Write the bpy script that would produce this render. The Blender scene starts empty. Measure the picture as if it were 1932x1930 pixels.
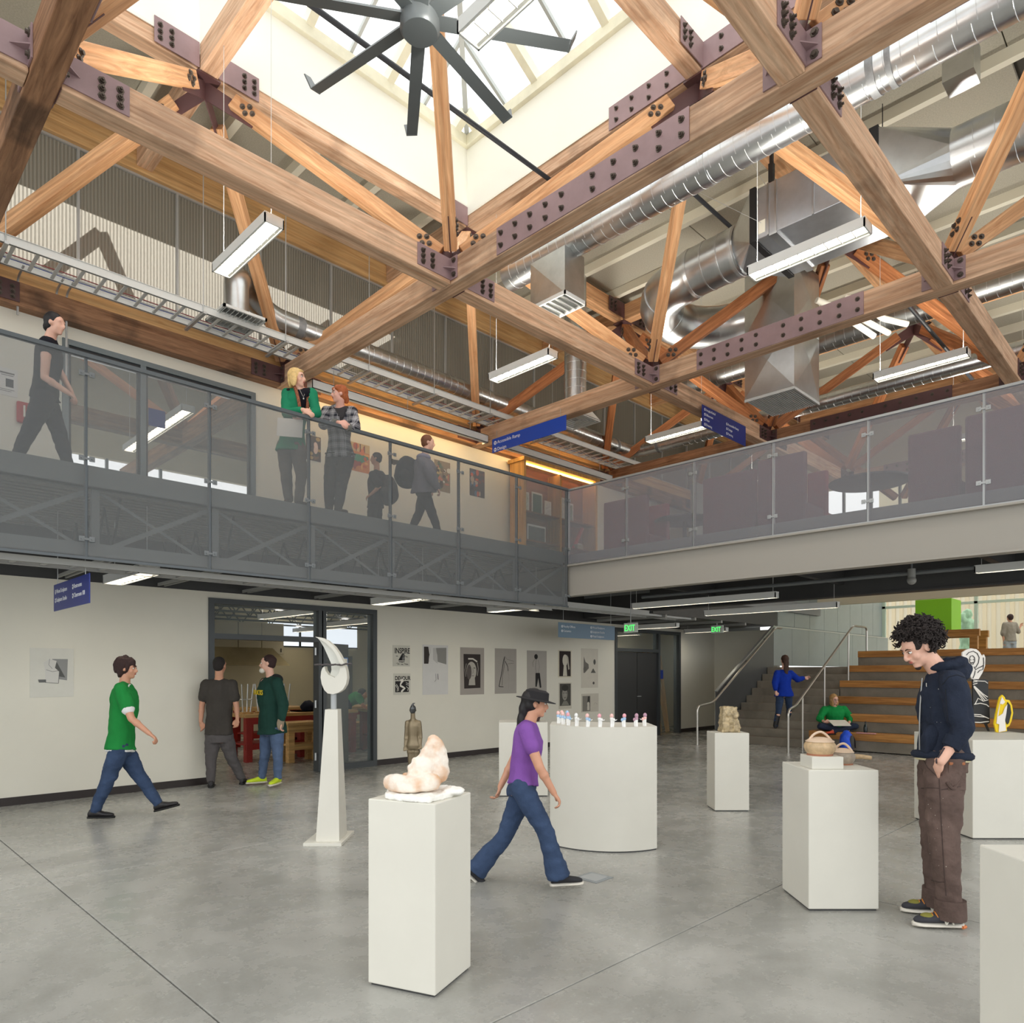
import bpy, bmesh, math, random
from mathutils import Vector, Matrix, noise
import numpy as np
random.seed(7)
S = bpy.context.scene
COL = S.collection
# ---------------------------------------------------------------- camera, sky, exposure
cam_d = bpy.data.cameras.new('camera'); cam = bpy.data.objects.new('camera', cam_d); COL.objects.link(cam)
cam.location = (0, 0, 1.6); cam.rotation_euler = (math.pi/2, 0, -math.pi/4)
cam_d.sensor_width = 36; cam_d.lens = 1344/1932*36; cam_d.shift_y = 305/1932
cam_d.clip_start = .05; cam_d.clip_end = 300
S.camera = cam
w = bpy.data.worlds.new('overcast_sky'); S.world = w; w.use_nodes = True
wn = w.node_tree.nodes; wl = w.node_tree.links
bg = wn['Background']; bg.inputs[1].default_value = 2.0
tc = wn.new('ShaderNodeTexCoord'); sp = wn.new('ShaderNodeSeparateXYZ'); rp = wn.new('ShaderNodeValToRGB')
rp.color_ramp.elements[0].position = .0; rp.color_ramp.elements[0].color = (.55, .56, .56, 1)
rp.color_ramp.elements[1].position = .5; rp.color_ramp.elements[1].color = (.95, .97, .97, 1)
wl.new(tc.outputs['Generated'], sp.inputs[0]); wl.new(sp.outputs[2], rp.inputs[0]); wl.new(rp.outputs[0], bg.inputs[0])
S.view_settings.view_transform = 'Standard'; S.view_settings.look = 'None'
S.view_settings.gamma = 1; S.view_settings.use_curve_mapping = False
S.view_settings.exposure = 0.42
try:
    S.cycles.max_bounces = 8; S.cycles.diffuse_bounces = 5; S.cycles.glossy_bounces = 4; S.cycles.transparent_max_bounces = 16
    S.cycles.sample_clamp_indirect = 6
except Exception: pass
# large daylight: an overcast sun straight through the roof light
sun_d = bpy.data.lights.new('soft_sun', 'SUN'); sun_d.energy = .45; sun_d.angle = math.radians(40); sun_d.color = (1, .98, .95)
sun = bpy.data.objects.new('soft_sun', sun_d); COL.objects.link(sun)
sun.rotation_euler = (math.radians(14), math.radians(-10), 0); sun.location = (3, 4, 20)

# ---------------------------------------------------------------- helpers
R2 = math.sqrt(2)
FW = Vector((1/R2, 1/R2, 0)); RT = Vector((1/R2, -1/R2, 0)); UP = Vector((0, 0, 1)); CAM = Vector((0, 0, 1.6))
def at(u, v, X=None, Y=None, Z=None, D=None):
    """world point seen at a pixel of the photograph on a known plane"""
    d = FW + RT*((u-966)/1344) + UP*((1270-v)/1344)
    if X is not None: t = X/d.x
    elif Y is not None: t = Y/d.y
    elif Z is not None: t = (Z-1.6)/d.z
    else: t = D
    return CAM + d*t
def proj(p):
    q = Vector(p)-CAM; D = q.dot(FW)
    if D < .1: return None
    return 966+1344*q.dot(RT)/D, 1270-1344*q.z/D
def inview(a, b, m=60):
    for i in range(13):
        q = proj(Vector(a).lerp(Vector(b), i/12))
        if q and -m < q[0] < 1932+m and -m < q[1] < 1930+m: return True
    return False
def lin(c):
    return tuple(((x/255)/12.92 if x <= 10 else ((x/255+.055)/1.055)**2.4) for x in c[:3]) + (1,)
def bsdf(name):
    m = bpy.data.materials.new(name); m.use_nodes = True
    return m, m.node_tree.nodes, m.node_tree.links, m.node_tree.nodes['Principled BSDF']
MATS = {}
def M(name, col, rough=.55, metal=0, var=.0, vs=4, bump=0, bs=40, spec=.5, emit=0, stretch=(1, 1, 1), obj=False, alpha=1, trans=0):
    if name in MATS: return MATS[name]
    m, n, l, b = bsdf(name); MATS[name] = m
    c = lin(col)
    b.inputs['Base Color'].default_value = c; b.inputs['Roughness'].default_value = rough
    b.inputs['Metallic'].default_value = metal; b.inputs['Specular IOR Level'].default_value = spec
    if emit: b.inputs['Emission Color'].default_value = c; b.inputs['Emission Strength'].default_value = emit
    if alpha < 1: b.inputs['Alpha'].default_value = alpha
    if trans: b.inputs['Transmission Weight'].default_value = trans
    if var or bump:
        t = n.new('ShaderNodeTexCoord'); mp = n.new('ShaderNodeMapping'); mp.inputs['Scale'].default_value = stretch
        l.new(t.outputs['Object'], mp.inputs[0])
    if var:
        nz = n.new('ShaderNodeTexNoise'); nz.inputs['Scale'].default_value = vs; nz.inputs['Detail'].default_value = 6; nz.inputs['Roughness'].default_value = .62
        l.new(mp.outputs[0], nz.inputs[0])
        r = n.new('ShaderNodeValToRGB'); r.color_ramp.elements[0].position = .3; r.color_ramp.elements[1].position = .7
        r.color_ramp.elements[0].color = tuple(x*(1-var) for x in c[:3])+(1,); r.color_ramp.elements[1].color = tuple(min(1, x*(1+var)) for x in c[:3])+(1,)
        l.new(nz.outputs[0], r.inputs[0]); l.new(r.outputs[0], b.inputs['Base Color'])
    if bump:
        nb = n.new('ShaderNodeTexNoise'); nb.inputs['Scale'].default_value = bs; nb.inputs['Detail'].default_value = 5
        bp = n.new('ShaderNodeBump'); bp.inputs['Strength'].default_value = bump; bp.inputs['Distance'].default_value = .01
        l.new(mp.outputs[0], nb.inputs[0]); l.new(nb.outputs[0], bp.inputs['Height']); l.new(bp.outputs[0], b.inputs['Normal'])
    return m
def wood(name, col, dark, axis=0, rough=.55, sc=1.0, stain=.0):
    """sawn timber, the grain along a local axis"""
    if name in MATS: return MATS[name]
    m, n, l, b = bsdf(name); MATS[name] = m
    t = n.new('ShaderNodeTexCoord'); oi = n.new('ShaderNodeObjectInfo'); ad = n.new('ShaderNodeVectorMath'); ad.operation = 'ADD'
    mu = n.new('ShaderNodeMath'); mu.operation = 'MULTIPLY'; mu.inputs[1].default_value = 37
    l.new(oi.outputs['Random'], mu.inputs[0]); l.new(t.outputs['Object'], ad.inputs[0]); l.new(mu.outputs[0], ad.inputs[1])
    mp = n.new('ShaderNodeMapping'); s = [9*sc]*3; s[axis] = .7*sc; mp.inputs['Scale'].default_value = s
    l.new(ad.outputs[0], mp.inputs[0])
    n1 = n.new('ShaderNodeTexNoise'); n1.inputs['Scale'].default_value = 2.2; n1.inputs['Detail'].default_value = 8; n1.inputs['Roughness'].default_value = .65; n1.inputs['Distortion'].default_value = .9
    l.new(mp.outputs[0], n1.inputs[0])
    r = n.new('ShaderNodeValToRGB'); e = r.color_ramp.elements
    e[0].position = .30; e[0].color = lin(dark); e[1].position = .68; e[1].color = lin(col)
    l.new(n1.outputs[0], r.inputs[0])
    # board-to-board lamination tone
    mp2 = n.new('ShaderNodeMapping'); s2 = [26*sc]*3; s2[axis] = .35; mp2.inputs['Scale'].default_value = s2
    n2 = n.new('ShaderNodeTexNoise'); n2.inputs['Scale'].default_value = 1; n2.inputs['Detail'].default_value = 2
    l.new(ad.outputs[0], mp2.inputs[0]); l.new(mp2.outputs[0], n2.inputs[0])
    hv = n.new('ShaderNodeHueSaturation'); ma = n.new('ShaderNodeMapRange'); ma.inputs[1].default_value = .3; ma.inputs[2].default_value = .7; ma.inputs[3].default_value = .78; ma.inputs[4].default_value = 1.18
    l.new(n2.outputs[0], ma.inputs[0]); l.new(ma.outputs[0], hv.inputs['Value']); l.new(r.outputs[0], hv.inputs['Color'])
    mr = n.new('ShaderNodeMapRange'); mr.inputs[3].default_value = .80; mr.inputs[4].default_value = 1.12
    hv2 = n.new('ShaderNodeHueSaturation'); l.new(oi.outputs['Random'], mr.inputs[0]); l.new(mr.outputs[0], hv2.inputs['Value']); l.new(hv.outputs[0], hv2.inputs['Color'])
    out = hv2.outputs[0]
    if stain:
        n3 = n.new('ShaderNodeTexNoise'); n3.inputs['Scale'].default_value = 1.3; n3.inputs['Detail'].default_value = 7; l.new(ad.outputs[0], n3.inputs[0])
        r3 = n.new('ShaderNodeValToRGB'); r3.color_ramp.elements[0].position = .56; r3.color_ramp.elements[0].color = (0, 0, 0, 1); r3.color_ramp.elements[1].position = .66; r3.color_ramp.elements[1].color = (stain,)*3+(1,)
        mx = n.new('ShaderNodeMix'); mx.data_type = 'RGBA'; l.new(n3.outputs[0], r3.inputs[0]); l.new(r3.outputs[0], mx.inputs[0]); l.new(out, mx.inputs[6]); mx.inputs[7].default_value = lin((45, 34, 28))
        out = mx.outputs[2]
    l.new(out, b.inputs['Base Color'])
    bp = n.new('ShaderNodeBump'); bp.inputs['Strength'].default_value = .25; bp.inputs['Distance'].default_value = .004
    l.new(n1.outputs[0], bp.inputs['Height']); l.new(bp.outputs[0], b.inputs['Normal'])
    b.inputs['Roughness'].default_value = rough; b.inputs['Specular IOR Level'].default_value = .3
    return m
def sheet(name, col, opac, rough=.5, metal=0, spec=.5):
    """perforated or translucent sheet: transparency mixed with a solid"""
    if name in MATS: return MATS[name]
    m, n, l, b = bsdf(name); MATS[name] = m
    b.inputs['Base Color'].default_value = lin(col); b.inputs['Roughness'].default_value = rough; b.inputs['Metallic'].default_value = metal
    b.inputs['Specular IOR Level'].default_value = spec
    tr = n.new('ShaderNodeBsdfTransparent'); mx = n.new('ShaderNodeMixShader'); mx.inputs[0].default_value = opac
    l.new(tr.outputs[0], mx.inputs[1]); l.new(b.outputs[0], mx.inputs[2]); l.new(mx.outputs[0], n['Material Output'].inputs[0])
    return m

def wm(o):
    b = Matrix.LocRotScale(o.location, o.rotation_euler, o.scale)
    return (wm(o.parent) @ o.matrix_parent_inverse @ b) if o.parent else b
def par(o, p):
    if p is not None:
        o.parent = p; o.matrix_parent_inverse = wm(p).inverted()
def tag(o, label=None, cat=None, group=None, kind=None):
    if label: o['label'] = label
    if cat: o['category'] = cat
    if group: o['group'] = group
    if kind: o['kind'] = kind
    return o
def thing(name, loc, label, cat, group=None, rot=0):
    o = bpy.data.objects.new(name, None); COL.objects.link(o); o.location = loc; o.rotation_euler = (0, 0, rot); o.empty_display_size = .1
    return tag(o, label, cat, group)
class MB:
    def __init__(s): s.v = []; s.f = []; s.m = []; s.mi = 0
    def raw(s, vs, fs, T=None):
        k = len(s.v)
        for p in vs: s.v.append(tuple(T @ Vector(p)) if T is not None else tuple(p))
        for f in fs: s.f.append([k+i for i in f]); s.m.append(s.mi)
        return s
    def box(s, a, b, T=None, bev=0):
        x0, y0, z0 = [min(a[i], b[i]) for i in range(3)]; x1, y1, z1 = [max(a[i], b[i]) for i in range(3)]
        if bev <= 0:
            return s.raw([(x0,y0,z0),(x1,y0,z0),(x1,y1,z0),(x0,y1,z0),(x0,y0,z1),(x1,y0,z1),(x1,y1,z1),(x0,y1,z1)],
                         [(3,2,1,0),(4,5,6,7),(0,1,5,4),(1,2,6,5),(2,3,7,6),(3,0,4,7)], T)
        bm = bmesh.new(); bmesh.ops.create_cube(bm, size=1)
        for q in bm.verts: q.co = Vector(((x0+x1)/2+q.co.x*(x1-x0), (y0+y1)/2+q.co.y*(y1-y0), (z0+z1)/2+q.co.z*(z1-z0)))
        bmesh.ops.bevel(bm, geom=list(bm.edges), offset=min(bev, .49*min(x1-x0, y1-y0, z1-z0)), segments=2, profile=.5, affect='EDGES')
        bm.verts.index_update(); s.raw([q.co[:] for q in bm.verts], [[q.index for q in f.verts] for f in bm.faces], T); bm.free(); return s
    def cbox(s, c, size, T=None, bev=0):
        return s.box([c[i]-size[i]/2 for i in range(3)], [c[i]+size[i]/2 for i in range(3)], T, bev)
    def beam(s, p0, p1, w, h, up=UP, bev=0):
        """box along p0-p1"""
        p0 = Vector(p0); p1 = Vector(p1); d = (p1-p0); L = d.length; d.normalize()
        sd = d.cross(Vector(up));
        if sd.length < 1e-4: sd = d.cross(Vector((1, 0, 0)))
        sd.normalize(); u2 = sd.cross(d)
        T = Matrix((d, sd, u2)).transposed().to_4x4(); T.translation = p0
        return s.box((0, -w/2, -h/2), (L, w/2, h/2), T, bev)
    def tube(s, pts, r, seg=12, caps=True, closed=False):
        pts = [Vector(p) for p in pts]; n = len(pts); rs = r if isinstance(r, (list, tuple)) else [r]*n
        rings = []; prev = None
        for i, p in enumerate(pts):
            if closed: d = pts[(i+1) % n]-pts[i-1]
            else: d = pts[min(i+1, n-1)]-pts[max(i-1, 0)]
            d.normalize()
            if prev is None: a = d.orthogonal().normalized()
            else:
                a = prev-d*prev.dot(d); a = a.normalized() if a.length > 1e-5 else d.orthogonal().normalized()
            prev = a; b = d.cross(a)
            rings.append([p+a*(rs[i]*math.cos(2*math.pi*k/seg))+b*(rs[i]*math.sin(2*math.pi*k/seg)) for k in range(seg)])
        vs = [q for g in rings for q in g]; fs = []
        for i in range(n if closed else n-1):
            j = (i+1) % n
            for k in range(seg):
                k2 = (k+1) % seg; fs.append((i*seg+k, i*seg+k2, j*seg+k2, j*seg+k))
        if caps and not closed: fs.append([k for k in range(seg)][::-1]); fs.append([(n-1)*seg+k for k in range(seg)])
        return s.raw(vs, fs)
    def lathe(s, prof, c=(0, 0, 0), seg=24, T=None, sx=1, sy=1):
        vs = []; fs = []; n = len(prof)
        for r, z in prof:
            for k in range(seg):
                a = 2*math.pi*k/seg; vs.append((c[0]+r*sx*math.cos(a), c[1]+r*sy*math.sin(a), c[2]+z))
        for i in range(n-1):
            for k in range(seg):
                k2 = (k+1) % seg; fs.append((i*seg+k, i*seg+k2, (i+1)*seg+k2, (i+1)*seg+k))
        fs.append([k for k in range(seg)][::-1]); fs.append([(n-1)*seg+k for k in range(seg)])
        return s.raw(vs, fs, T)
    def prism(s, poly, z0, z1, T=None):
        n = len(poly); vs = [(x, y, z0) for x, y in poly]+[(x, y, z1) for x, y in poly]
        fs = [list(range(n))[::-1], list(range(n, 2*n))]+[(i, (i+1) % n, n+(i+1) % n, n+i) for i in range(n)]
        return s.raw(vs, fs, T)
    def ell(s, c, r, T=None, seg=16, rings=10):
        vs = [(c[0], c[1], c[2]-r[2])]; fs = []
        for i in range(1, rings):
            t = math.pi*i/rings
            for k in range(seg):
                a = 2*math.pi*k/seg; vs.append((c[0]+r[0]*math.sin(t)*math.cos(a), c[1]+r[1]*math.sin(t)*math.sin(a), c[2]-r[2]*math.cos(t)))
        vs.append((c[0], c[1], c[2]+r[2])); L = len(vs)-1
        for k in range(seg):
            k2 = (k+1) % seg; fs.append((0, 1+k2, 1+k)); fs.append((L, L-seg+k, L-seg+k2))
            for i in range(rings-2): fs.append((1+i*seg+k, 1+i*seg+k2, 1+(i+1)*seg+k2, 1+(i+1)*seg+k))
        return s.raw(vs, fs, T)
    def mesh(s, name, mats, off=(0, 0, 0), smooth=False, fix=False):
        me = bpy.data.meshes.new(name); o = Vector(off)
        me.from_pydata([tuple(Vector(p)-o) for p in s.v], [], s.f)
        for m_ in (mats if isinstance(mats, (list, tuple)) else [mats]): me.materials.append(m_)
        if max(s.m or [0]) > 0: me.polygons.foreach_set('material_index', s.m)
        if smooth:
            me.polygons.foreach_set('use_smooth', [True]*len(me.polygons))
            try: me.set_sharp_from_angle(angle=math.radians(smooth if smooth > 1 else 40))
            except Exception: pass
        me.update(); return me
    def build(s, name, mats, parent=None, label=None, cat=None, group=None, kind=None, smooth=False, base=True):
        a = np.array([tuple(p) for p in s.v]); lo = a.min(0); hi = a.max(0); off = ((lo[0]+hi[0])/2, (lo[1]+hi[1])/2, lo[2] if base else (lo[2]+hi[2])/2)
        o = bpy.data.objects.new(name, s.mesh(name, mats, off, smooth)); COL.objects.link(o); o.location = off
        par(o, parent); return tag(o, label, cat, group, kind)
def inst(mesh, name, loc, rot, parent, label=None, scale=1):
    o = bpy.data.objects.new(name, mesh); COL.objects.link(o)
    o.location = loc; o.rotation_euler = rot if not isinstance(rot, Matrix) else rot.to_euler(); o.scale = (scale,)*3
    if parent is not None:
        o.parent = parent; o.matrix_parent_inverse = wm(parent).inverted()
    return o
def zrot(n):
    """rotation that carries +Z to n"""
    return Vector((0, 0, 1)).rotation_difference(Vector(n).normalized()).to_matrix().to_4x4()
def timber(name, p0, p1, w_, h_, mat, parent=None, roll_up=UP, bev=.008, **k):
    """squared timber whose local X is its length"""
    p0 = Vector(p0); p1 = Vector(p1); d = p1-p0; L = d.length; d.normalize(); sd = d.cross(Vector(roll_up)).normalized(); u2 = sd.cross(d)
    T = Matrix((d, -sd, u2)).transposed()
    mb = MB().box((-L/2, -w_/2, -h_/2), (L/2, w_/2, h_/2), None, bev)
    o = bpy.data.objects.new(name, mb.mesh(name, mat)); COL.objects.link(o); o.location = (p0+p1)/2; o.rotation_euler = T.to_euler()
    par(o, parent); return tag(o, **k)
def text(body, size, T, mat, parent, name='lettering', depth=.002, align='LEFT', label=None, sx=1.0, bold=0):
    c = bpy.data.curves.new(name, 'FONT'); c.body = body; c.size = size; c.extrude = depth; c.align_x = align; c.resolution_u = 3; c.offset = bold
    o = bpy.data.objects.new(name+'_tmp', c); COL.objects.link(o)
    bpy.context.view_layer.update(); me = bpy.data.meshes.new_from_object(o.evaluated_get(bpy.context.evaluated_depsgraph_get()))
    bpy.data.objects.remove(o); bpy.data.curves.remove(c); me.transform(T @ Matrix.Diagonal((sx, 1, 1, 1))); me.materials.clear(); me.materials.append(mat)
    q = bpy.data.objects.new(name, me); COL.objects.link(q); par(q, parent)
    if label: q['label'] = label
    return q
def frame_T(origin, xdir, ydir):
    x = Vector(xdir).normalized(); y = Vector(ydir).normalized(); z = x.cross(y)
    T = Matrix((x, y, z)).transposed().to_4x4(); T.translation = Vector(origin); return T

# ---------------------------------------------------------------- materials
m_beam = wood('glulam_timber', (234, 198, 166), (188, 142, 108), 0, stain=.3)
m_brace = wood('brace_timber', (232, 184, 138), (186, 130, 86), 0)
m_reddish = wood('reddish_brace_timber', (196, 130, 84), (140, 84, 50), 0)
m_yellow = wood('yellow_laminated_beam', (214, 174, 122), (186, 140, 88), 0)
m_dark = wood('dark_aged_beam', (178, 134, 100), (112, 76, 52), 0, stain=.6)
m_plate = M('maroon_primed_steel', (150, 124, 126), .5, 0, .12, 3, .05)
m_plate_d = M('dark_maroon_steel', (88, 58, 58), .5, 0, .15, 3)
m_bolt = M('dark_bolt_steel', (92, 82, 74), .45, .6)
m_galv = M('galvanized_steel', (205, 208, 210), .3, 1, .1, 3, .12, 8)
m_galv_d = M('duller_galvanized_steel', (176, 178, 176), .38, 1, .12, 4, .12, 8)
m_seam = M('bright_seam_steel', (205, 207, 208), .35, .85)
m_white = M('white_painted_drywall', (228, 224, 210), .75, 0, .025, 1.2)
m_cream = M('cream_paint', (240, 238, 226), .8)
m_greymetal = M('grey_painted_steel', (112, 116, 118), .45, .1, .05, 3)
m_darkmetal = M('dark_painted_steel', (66, 66, 66), .5, .1, .05, 3)
m_alu = M('aluminium', (190, 192, 192), .35, .6)
m_black = M('black_plastic', (26, 26, 28), .5)
m_ped = M('white_plinth_paint', (216, 213, 202), .55, 0, .03, 2)
m_lamp = M('lamp_housing_white', (216, 217, 214), .45)
m_glow = M('lamp_diffuser', (255, 244, 222), .5, emit=9.0)
m_mesh = sheet('perforated_metal_mesh', (128, 131, 132), .34, .6, .0, .2)
m_mesh2 = sheet('skylit_perforated_mesh', (158, 158, 163), .38, .6, .0, .2)  # same mesh as the left; stronger skylight and haze put into colour and opacity
m_glass = sheet('clear_glazing', (190, 205, 205), .10, .03)
# ---------------------------------------------------------------- floor: slabs cut by saw joints on the column grid
def concrete(name, a, b2, rough, sc=.35):
    m, n, l, b = bsdf(name)
    t = n.new('ShaderNodeTexCoord'); oi = n.new('ShaderNodeObjectInfo'); ad = n.new('ShaderNodeVectorMath'); l.new(t.outputs['Object'], ad.inputs[0]); l.new(oi.outputs['Location'], ad.inputs[1])
    n1 = n.new('ShaderNodeTexNoise'); n1.inputs['Scale'].default_value = sc; n1.inputs['Detail'].default_value = 9; n1.inputs['Roughness'].default_value = .62; n1.inputs['Distortion'].default_value = 1.2
    n2 = n.new('ShaderNodeTexNoise'); n2.inputs['Scale'].default_value = 3.2; n2.inputs['Detail'].default_value = 8; n2.inputs['Roughness'].default_value = .7
    n3 = n.new('ShaderNodeTexNoise'); n3.inputs['Scale'].default_value = 60; n3.inputs['Detail'].default_value = 3
    for q in (n1, n2, n3): l.new(ad.outputs[0], q.inputs[0])
    mm = n.new('ShaderNodeMath'); mm.operation = 'ADD'; m2 = n.new('ShaderNodeMath'); m2.operation = 'MULTIPLY'; m2.inputs[1].default_value = .26
    l.new(n2.outputs[0], m2.inputs[0]); l.new(n1.outputs[0], mm.inputs[0]); l.new(m2.outputs[0], mm.inputs[1])
    m3 = n.new('ShaderNodeMath'); m3.operation = 'MULTIPLY_ADD'; m3.inputs[1].default_value = .12; l.new(n3.outputs[0], m3.inputs[0]); l.new(mm.outputs[0], m3.inputs[2])
    r = n.new('ShaderNodeValToRGB'); e = r.color_ramp.elements; e[0].position = .50; e[0].color = lin(a); e[1].position = .86; e[1].color = lin(b2)
    l.new(m3.outputs[0], r.inputs[0]); l.new(r.outputs[0], b.inputs['Base Color'])
    mr = n.new('ShaderNodeMapRange'); mr.inputs[1].default_value = .3; mr.inputs[2].default_value = .75; mr.inputs[3].default_value = rough; mr.inputs[4].default_value = rough+.16
    l.new(n2.outputs[0], mr.inputs[0]); l.new(mr.outputs[0], b.inputs['Roughness'])
    bp = n.new('ShaderNodeBump'); bp.inputs['Strength'].default_value = .06; bp.inputs['Distance'].default_value = .01; l.new(n2.outputs[0], bp.inputs['Height']); l.new(bp.outputs[0], b.inputs['Normal'])
    b.inputs['Specular IOR Level'].default_value = .5
    return m
m_floor = concrete('polished_concrete', (136, 135, 129), (186, 185, 179), .20)
m_floor_d = M('joint_filler', (104, 103, 100), .9)
floor = MB().box((-6, -6, -.12), (28, 20, -.02)).build('floor', m_floor_d, kind='structure', label='polished grey concrete floor of the hall cut into large square slabs')
gx = [-6, -2.66, 1.36, 5.35, 9.37, 13.39, 17.4, 28]; gy = [-6, -1.65, 2.37, 6.39, 10.41, 14.4, 20]
for i in range(len(gx)-1):
    for j in range(len(gy)-1):
        MB().box((gx[i]+.004, gy[j]+.004, -.03), (gx[i+1]-.004, gy[j+1]-.004, 0), None, .004).build('slab', m_floor, floor)

# ---------------------------------------------------------------- walls
def wall_boxes(mb, axis, c0, c1, a0, a1, z0, z1, holes):
    xs = sorted({a0, a1, *[h[0] for h in holes], *[h[1] for h in holes]}); zs = sorted({z0, z1, *[h[2] for h in holes], *[h[3] for h in holes]})
    for i in range(len(xs)-1):
        for j in range(len(zs)-1):
            xm = (xs[i]+xs[i+1])/2; zm = (zs[j]+zs[j+1])/2
            if any(h[0] < xm < h[1] and h[2] < zm < h[3] for h in holes): continue
            if axis == 'y': mb.box((xs[i], c0, zs[j]), (xs[i+1], c1, zs[j+1]))
            else: mb.box((c0, xs[i], zs[j]), (c1, xs[i+1], zs[j+1]))
    return mb
WY = 10.37
D1 = (4.17, 7.05, 0, 2.69); D2 = (13.86, 16.77, 0, 2.70); W1 = (2.34, 4.87, 3.6, 5.83)
wall_boxes(MB(), 'y', WY, WY+.16, -5, 18.6, 0, 2.78, [D1, D2]).build('wall_left', m_white, kind='structure')
wall_boxes(MB(), 'y', WY, WY+.16, -5, 21.5, 3.45, 6.0, [W1]).build('wall_left_upper', m_white, kind='structure')
MB().box((-5, WY+.02, 2.78), (21.5, WY+.14, 3.45)).build('trim_1', m_darkmetal, kind='structure')
bb = MB()
for a, b_ in ((-5, 4.17), (7.05, 13.86), (16.77, 18.6)): bb.box((a, WY-.012, 0), (b_, WY, .10))
bb.build('baseboard_left', M('dark_rubber_base', (44, 36, 34), .45), kind='structure')
MB().box((18.6, 8.5, 0), (18.75, WY+.16, 2.78)).build('wall_corridor_end', m_white, kind='structure')

m_frame = M('charcoal_storefront_frame', (74, 78, 80), .45, .2)
m_fr_up = M('grey_window_frame', (112, 122, 126), .4, .3)
def frame_y(mb, xa, xb, za, zb, y0, y1, fw, mull=(), trans=(), sill=True):
    mb.box((xa, y0, za), (xa+fw, y1, zb)); mb.box((xb-fw, y0, za), (xb, y1, zb)); mb.box((xa+fw, y0+.001, zb-fw), (xb-fw, y1-.001, zb))
    if sill: mb.box((xa+fw, y0+.001, za), (xb-fw, y1-.001, za+fw))
    for x in mull: mb.box((x-fw/2, y0+.003, za+.002), (x+fw/2, y1-.003, zb-.002))
    for (a, b_, z) in trans: mb.box((a+.002, y0+.005, z-fw/2), (b_, y1-.005, z+fw/2))
# workshop storefront
mb = MB(); frame_y(mb, 4.17, 7.05, 0, 2.69, WY-.03, WY+.15, .08, mull=(5.97, 6.03), trans=((4.17, 5.97, 2.14),), sill=False); mb.box((6.02, WY-.028, 0), (7.0, WY+.148, .1))
d1 = mb.build('door_1', m_frame, kind='structure', label='charcoal workshop storefront with transom and sidelight')
MB().box((4.24, WY+.05, 2.18), (5.94, WY+.06, 2.62)).build('transom_pane', m_glass, d1)
MB().box((6.06, WY+.05, .1), (6.98, WY+.06, 2.62)).build('side_pane', m_glass, d1)
# the open leaf swings into the workshop
lf = MB().beam((5.96, WY+.13, 1.06), (6.80, WY+.52, 1.06), .045, 2.08).build('door_leaf', M('dark_door_leaf', (70, 62, 56), .5), d1)
for z in (.25, 1.1, 1.95): MB().tube([(5.90, WY+.02, z-.06), (5.90, WY+.02, z+.06)], .016, 8).build('hinge', m_alu, lf)
MB().box((6.30, WY+.048, 1.72), (6.52, WY+.05, 1.86)).build('notice', M('blue_notice', (60, 110, 170), .6), d1)
MB().box((6.315, WY+.044, 1.735), (6.505, WY+.047, 1.845)).build('notice', m_white, d1)
# far pair of doors
mb = MB(); frame_y(mb, 13.86, 16.77, 0, 2.70, WY-.03, WY+.15, .08, mull=(15.75,), trans=((13.86, 15.75, 2.17),), sill=False)
d2 = mb.build('door_2', m_frame, kind='structure', label='dark double doors with a transom and a tall sidelight')
for a, b_ in ((13.95, 14.82), (14.84, 15.70)):
    lf = MB().box((a, WY+.03, .02), (b_, WY+.08, 2.12)).build('door_leaf', M('charcoal_door', (58, 58, 58), .5), d2)
MB().beam((14.96, WY+.0, 1.02), (14.80, WY+.0, 1.02), .02, .02).tube([(14.9, WY+.03, 1.02), (14.9, WY, 1.02)], .012, 8).build('door_handle', m_alu, d2)
MB().box((13.94, WY+.05, 2.21), (15.7, WY+.06, 2.62)).build('transom_pane', m_glass, d2)
MB().box((15.8, WY+.05, .05), (16.7, WY+.06, 2.62)).build('side_pane', m_glass, d2)
MB().box((15.84, WY+.04, 1.45), (16.02, WY+.045, 1.68)).build('door_plate', M('blue_plate', (28, 52, 130), .5), d2)
# upper windows
mb = MB(); frame_y(mb, 2.34, 4.87, 3.6, 5.83, WY-.03, WY+.12, .07, mull=(3.29,))
w1 = mb.build('window_1', m_fr_up, kind='structure', label='grey framed glazed wall of the upper room left of the two women')
for a, b_ in ((2.41, 3.255), (3.325, 4.80)):
    mb = MB(); frame_y(mb, a, b_, 3.67, 5.76, WY+.0, WY+.06, .03); mb.build('sash', M('black_gasket', (48, 50, 52), .5), w1)
    MB().box((a+.03, WY+.03, 3.7), (b_-.03, WY+.04, 5.73)).build('pane', m_glass, w1)
MB().box((3.36, WY-.005, 4.98), (3.58, WY+.0, 5.22), None, .02).build('room_plate', M('blue_plate', (28, 52, 130), .5), w1, label='blue room number plate')

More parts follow.
